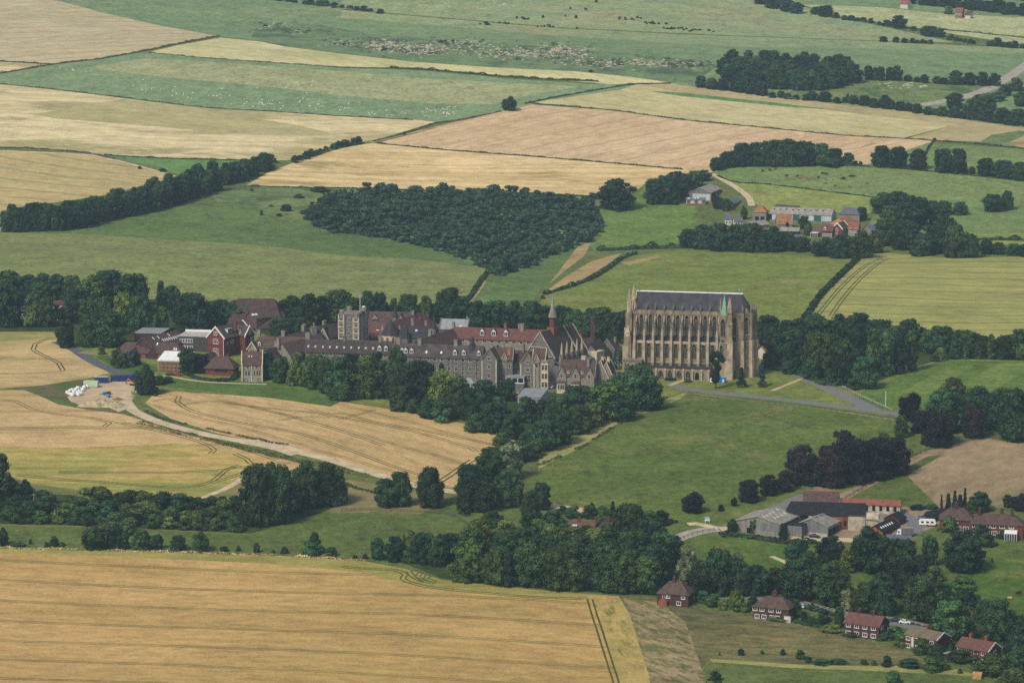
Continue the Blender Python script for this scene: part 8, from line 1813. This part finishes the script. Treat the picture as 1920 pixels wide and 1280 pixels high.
b = MB(); b.box(-0.4, 0.8, -0.93, 0.93, 1.1, 1.6, GLASS); b.build('window', r)
for x in (-1.5, 1.5):
    for s in (-1, 1): b = MB(); b.prism([(x + 0.36 * math.cos(t * math.pi / 5), 0.36 + 0.36 * math.sin(t * math.pi / 5)) for t in range(10)], 'y', s * 0.9 - 0.12, s * 0.9 + 0.05, TYRE); b.build('wheel', r)
bag = MB(); bag.lathe([(0.5, 0), (0.62, 0.3), (0.6, 0.8), (0.45, 1.0), (0.2, 1.08)], 8, WHITE); bag = bag.mesh('builders_bag', True)
for x, y in ((126, 738), (129, 740), (131, 735), (133, 741), (135, 733), (138, 737), (140, 741), (142, 734), (145, 738), (147, 742), (149, 736), (152, 740), (136, 743), (150, 730), (155, 733), (158, 729), (163, 728), (146, 731)):
    o = link('builders_bag', bag, None, at(x, y), rs.uniform(0, 3)); k = rs.uniform(1.15, 1.7); o.scale = (k, k, k)
    tag(o, 'white bulk bag of building sand at the yard edge', 'bag', 'white bulk bags in the builders yard')
def pile(name, px, py, wx, wy, hgt, mat, label, cat, seed=1):
    rs_ = np.random.RandomState(seed); g = at(px, py); n, m = 22, 9; V, F = [], []
    for j in range(m):
        t = j / (m - 1)
        for i in range(n):
            a = 2 * math.pi * i / n; rr = t * (1 + 0.18 * math.sin(3 * a + seed) + 0.1 * math.sin(7 * a))
            x, y = g.x + wx * rr * math.cos(a), g.y + wy * rr * math.sin(a)
            V.append((x, y, zt(x, y) - 0.1 + hgt * (1 - t) ** 0.8 * (0.75 + 0.5 * rs_.rand())))
    F = [(j * n + i, j * n + (i + 1) % n, (j + 1) * n + (i + 1) % n, (j + 1) * n + i) for j in range(m - 1) for i in range(n)]
    me = bpy.data.meshes.new(name); me.from_pydata([tuple(map(float, v)) for v in V], [], F); me.materials.append(mat); me.update()
    return tag(link(name, me), label, cat)
SPOIL = plain('spoil', (196, 178, 142), 0.2, 0.5, 0.95, 0.05, c2=(130, 124, 90), detail=6)
pile('spoil_heap', 186, 758, 9.5, 7, 2.6, SPOIL, 'long pale spoil heap at the foot of the builders yard', 'heap', 3)
pile('spoil_heap', 214, 760, 5.5, 5, 1.8, SPOIL, 'smaller spoil heap beside the chalk track start', 'heap', 5)
pile('brick_pile', 221, 749, 2.6, 2, 1.1, POT, 'pile of orange bricks above the small spoil heap', 'heap', 6)
pile('rubble_pile', 974, 742, 5, 8, 1.6, plain('rubble', (182, 146, 108), 0.2, 0.8, c2=(132, 104, 84)), 'tan rubble heap beside the flat modern block', 'heap', 8)
pile('rubble_pile', 938, 752, 2.2, 3, 1.2, plain('pale_rubble', (206, 186, 160), 0.2, 0.8), 'small pale rubble heap left of the tan one', 'heap', 9)
for x, y, c, l, lab in ((202, 739, (48, 50, 58), 2.6, 'dark skip full of waste in the builders yard'), (196, 740, (58, 120, 176), 1.5, 'blue skip bin beside the dark skip'), (184, 739, (206, 184, 132), 2.0, 'pallet of tan blocks left of the skips'), (248, 739, (206, 186, 120), 2.2, 'stack of pale timber by the yard tree'), (203, 745, (72, 132, 190), 1.2, 'small blue tank below the skips')):
    r = empty('site_skip', at(x, y), rs.uniform(0, 1), lab, 'skip'); p = plain('skip_paint', c, 0.1, 1)
    b = MB(); b.prism([(-l * 0.4, 0), (l * 0.4, 0), (l * 0.55, 1.3), (-l * 0.55, 1.3)], 'y', -0.8, 0.8, p); b.build('body', r); b = MB(); b.box(-l * 0.5, l * 0.5, -0.7, 0.7, 1.28, 1.5, SPOIL); b.build('load', r)
r = empty('excavator', at(250, 722), R(150), 'orange excavator beside the yard tree', 'excavator'); ORG = plain('orange_paint', (206, 122, 42), 0.05, 1, 0.5, 0.4)
b = MB(); b.box(-1.4, 1.4, -1.1, -0.6, 0, 0.8, TYRE); b.box(-1.4, 1.4, 0.6, 1.1, 0, 0.8, TYRE); b.build('track', r)
b = MB(); b.box(-1.3, 0.9, -0.9, 0.9, 0.8, 1.7, ORG); b.box(0.0, 0.9, -0.9, 0.0, 1.7, 2.6, GLASS); b.build('body', r)
b = MB(); b.bar((0.9, 0.3, 1.4), (2.6, 0.3, 3.0), 0.3, ORG); b.bar((2.6, 0.3, 3.0), (3.8, 0.3, 1.3), 0.25, ORG); b.box(3.5, 4.1, 0, 0.7, 0.6, 1.3, STEEL); b.build('arm', r)
# ---------------------------------------------------------------- by the chapel
r = empty('site_cabin', at(1338, 717), R(-16), 'white site cabin beside the blue skip at the chapel foot', 'cabin')
b = MB(); b.prism([(-1.5, 0.3), (1.5, 0.3), (1.6, 1.6), (1.3, 2.3), (-1.3, 2.3), (-1.6, 1.6)], 'y', -1.1, 1.1, WHITE); b.build('body', r); b = MB(); b.box(-0.9, 0.2, -1.14, -1.1, 1.2, 1.8, GLASS); b.build('window', r)
r = empty('blue_toilet_cabin', at(1354, 716.5), R(-14), 'bright blue site cabin at the foot of the chapel buttress', 'cabin'); BLU = plain('bright_blue', (36, 112, 190), 0.05, 1, 0.5, 0.3)
b = MB(); b.box(-1.6, 1.6, -1.1, 1.1, 0.1, 2.4, BLU); b.build('body', r); b = MB(); b.box(-1.7, 1.7, -1.2, 1.2, 2.4, 2.55, plain('pale_blue', (110, 170, 214))); b.build('roof', r); b = MB(); b.box(0.3, 1.1, -1.14, -1.1, 0.2, 1.6, WHITE); b.build('door', r)
for p, hh, lab in (((1660.5, 762), 6.6, 'tall white flagpole on the playing field edge'), ((63.5, 948), 5.2, 'pale wooden utility pole in the dark scrub bank')):
    r = empty('flagpole' if hh > 6 else 'utility_pole', at(*p), 0, lab, 'pole'); m = WHITE if hh > 6 else STONE_P
    b = MB(); b.lathe([(0.16, -0.5), (0.12, hh)], 7, m); b.build('pole', r); b = MB(); b.lathe([(0.2, hh), (0.2, hh + 0.2), (0.05, hh + 0.35)], 7, m) if hh > 6 else b.box(-0.8, 0.8, -0.06, 0.06, hh - 0.6, hh - 0.45, m); b.build('cap' if hh > 6 else 'crossarm', r)
for i, p in enumerate(((1557.5, 717), (1571, 722))):
    r = empty('round_sign', at(*p), 0, ('upper' if i == 0 else 'lower') + ' of two round white markers at the drive entrance', 'sign'); b = MB(); b.lathe([(0.06, -0.3), (0.06, 1.2)], 6, WHITE); b.build('post', r); b = MB(); b.lathe([(0.05, 1.0), (0.45, 1.2), (0.55, 1.6), (0.4, 1.95), (0.05, 2.05)], 10, WHITE); b.build('disc', r)
r = empty('notice_board', at(1326, 980), R(5), 'blue and white notice board on two posts by the farm junction', 'sign')
b = MB(); b.box(-0.9, -0.75, -0.06, 0.06, -0.3, 1.2, WHITE); b.box(0.75, 0.9, -0.06, 0.06, -0.3, 1.2, WHITE); b.build('post', r)
b = MB(); b.box(-1.0, 1.0, -0.09, 0.09, 0.9, 1.5, WHITE); b.box(-1.0, 1.0, -0.1, 0.1, 1.5, 2.5, plain('sign_blue', (150, 196, 226), 0.2, 0.8, c2=(110, 168, 210))); b.build('board', r)
r = empty('arched_shelter', at(1833, 1270), R(-20), 'small pale arched garden shelter at the bottom edge', 'shelter')
b = MB(); b.prism([(-1.8, -0.3), (1.8, -0.3), (1.6, 1.2), (0, 2.2), (-1.6, 1.2)], 'x', -1.6, 1.6, TIMBER); b.build('frame', r); b = MB(); b.box(-1.64, -1.6, -1.2, 1.2, 0, 1.2, DARK); b.build('opening', r)
r = empty('garden_shed', at(1478, 1165), R(-22), 'white sheeted lean shed below the wide hipped cottages', 'shed'); b = MB(); b.prism([(-1.3, -0.3), (1.3, -0.3), (1.3, 1.6), (-1.3, 2.3)], 'x', -1.2, 1.2, WALLW); b.build('wall', r); b = MB(); slab(b, [(-1.4, -1.5, 2.45), (1.4, -1.5, 2.45), (1.4, 1.5, 1.7), (-1.4, 1.5, 1.7)], 0.08, WHITE); b.build('roof', r)
r = empty('satellite_dish', at(1080, 998), R(20), 'large white satellite dish in the sunken cottage garden', 'dish'); b = MB(); b.lathe([(0.05, -0.3), (0.05, 1.2)], 6, STEEL); b.build('post', r); b = MB(); b.solid([(1.1 * math.cos(t * math.pi / 6), -0.25, 1.6 + 1.1 * math.sin(t * math.pi / 6)) for t in range(12)] + [(0, 0.1, 1.6)], [((t + 1) % 12, t, 12) for t in range(12)], WHITE); b.build('dish', r)
# ---------------------------------------------------------------- fences
def fence(pts, hgt, gap, label, mat, rails=2, group=None):
    P = smooth_line(pts, 6.0); W = hit(P[:, 0], P[:, 1]); d = np.concatenate([[0], np.cumsum(np.linalg.norm(np.diff(W[:, :2], axis=0), axis=1))])
    n = max(2, min(90, int(d[-1] / gap))); t = np.linspace(0, d[-1], n + 1); C = np.stack([np.interp(t, d, W[:, i]) for i in range(3)], 1)
    r = empty('fence', C[0], 0, label, 'fence', group)
    pm = MB(); pm.box(-0.09, 0.09, -0.09, 0.09, -0.4, hgt, mat); pm = pm.mesh('post')
    for c in C: link('post', pm, r, tuple(c - C[0]))
    b = MB()
    for p, q in zip(C[:-1] - C[0], C[1:] - C[0]):
        for k in range(rails):
            z = hgt * (0.92 - 0.42 * k); b.bar(p + (0, 0, z), q + (0, 0, z), 0.07, mat, 0.13)
    b.build('rail', r)
FW, FD = plain('pale_fence', (176, 172, 158), 0.1, 1), plain('dark_fence', (84, 78, 68), 0.1, 1)
fence([(1580, 727), (1610, 742), (1640, 756), (1672, 770)], 1.2, 2.4, 'pale post and rail fence beside the drive down from the wood', FW)
fence([(1296, 742), (1400, 752), (1540, 768), (1690, 789)], 1.1, 3.2, 'long dark fence below the chapel road', FD)
fence([(1258, 1022), (1280, 1010), (1305, 1001), (1340, 995)], 1.2, 2.6, 'dark post fence along the concrete farm road', FD)
fence([(1514, 1134), (1560, 1145), (1600, 1154), (1690, 1164), (1740, 1176)], 1.1, 3.0, 'pale roadside fence behind the cottages', FW)
fence([(905, 1006), (850, 968), (780, 960), (690, 957), (640, 958)], 1.1, 4.0, 'field fence along the dull pasture strip', FD)
fence([(1585, 935), (1640, 903), (1726, 850), (1850, 821)], 1.1, 4.0, 'thin fence along the bare brown field', FD)
HAZE = 0.00006
# ---------------------------------------------------------------- light, air and camera
w = bpy.data.worlds.new('World'); scene.world = w; w.use_nodes = True
nt = w.node_tree
sky = nt.nodes.new('ShaderNodeTexSky'); sky.sky_type = 'NISHITA'; sky.sun_disc = False
SUN_EL, SUN_AZ = R(46), R(220)          # azimuth clockwise from +Y
sky.sun_elevation = SUN_EL; sky.sun_rotation = SUN_AZ; sky.altitude = 200; sky.air_density = 1.3; sky.dust_density = 3.0
nt.links.new(sky.outputs[0], nt.nodes['Background'].inputs['Color'])
nt.nodes['Background'].inputs['Strength'].default_value = 0.1
sl = bpy.data.lights.new('sun', 'SUN'); sl.energy = 2.65; sl.angle = R(12); sl.color = (1.0, 0.93, 0.82)
so = bpy.data.objects.new('sun', sl); COL.objects.link(so)
d = Vector((math.sin(SUN_AZ) * math.cos(SUN_EL), math.cos(SUN_AZ) * math.cos(SUN_EL), math.sin(SUN_EL)))
so.rotation_euler = d.to_track_quat('Z', 'Y').to_euler()
if HAZE > 0:
    hm = bpy.data.materials.new('haze_air'); hm.use_nodes = True
    hn = hm.node_tree; hn.nodes.clear()
    out = hn.nodes.new('ShaderNodeOutputMaterial'); pvn = hn.nodes.new('ShaderNodeVolumePrincipled')
    pvn.inputs['Color'].default_value = (0.6, 0.84, 1.0, 1); pvn.inputs['Density'].default_value = HAZE
    pvn.inputs['Anisotropy'].default_value = 0.0
    hn.links.new(pvn.outputs[0], out.inputs['Volume'])
    hb = MB(); hb.box(-3000, 3000, -80, 9800, -60, 262, hm)
    tag(hb.build('haze'), 'thin blue summer haze lying over the whole valley', 'haze', kind='stuff')
cd = bpy.data.cameras.new('camera'); cd.sensor_width = 36; cd.lens = FPX / 1920 * 36; cd.clip_start = 1; cd.clip_end = 20000
co = bpy.data.objects.new('camera', cd); COL.objects.link(co)
co.location = (0, 0, CZ); co.rotation_euler = (R(90) - PITCH, 0, 0)
scene.camera = co
scene.view_settings.view_transform = 'Standard'; scene.view_settings.look = 'None'
scene.view_settings.exposure = 0.1; scene.view_settings.gamma = 1.0; scene.view_settings.use_curve_mapping = False
scene.render.engine = 'CYCLES'
scene.cycles.max_bounces = 4; scene.cycles.diffuse_bounces = 2; scene.cycles.volume_bounces = 0
scene.cycles.use_adaptive_sampling = False
scene.cycles.use_denoising = False
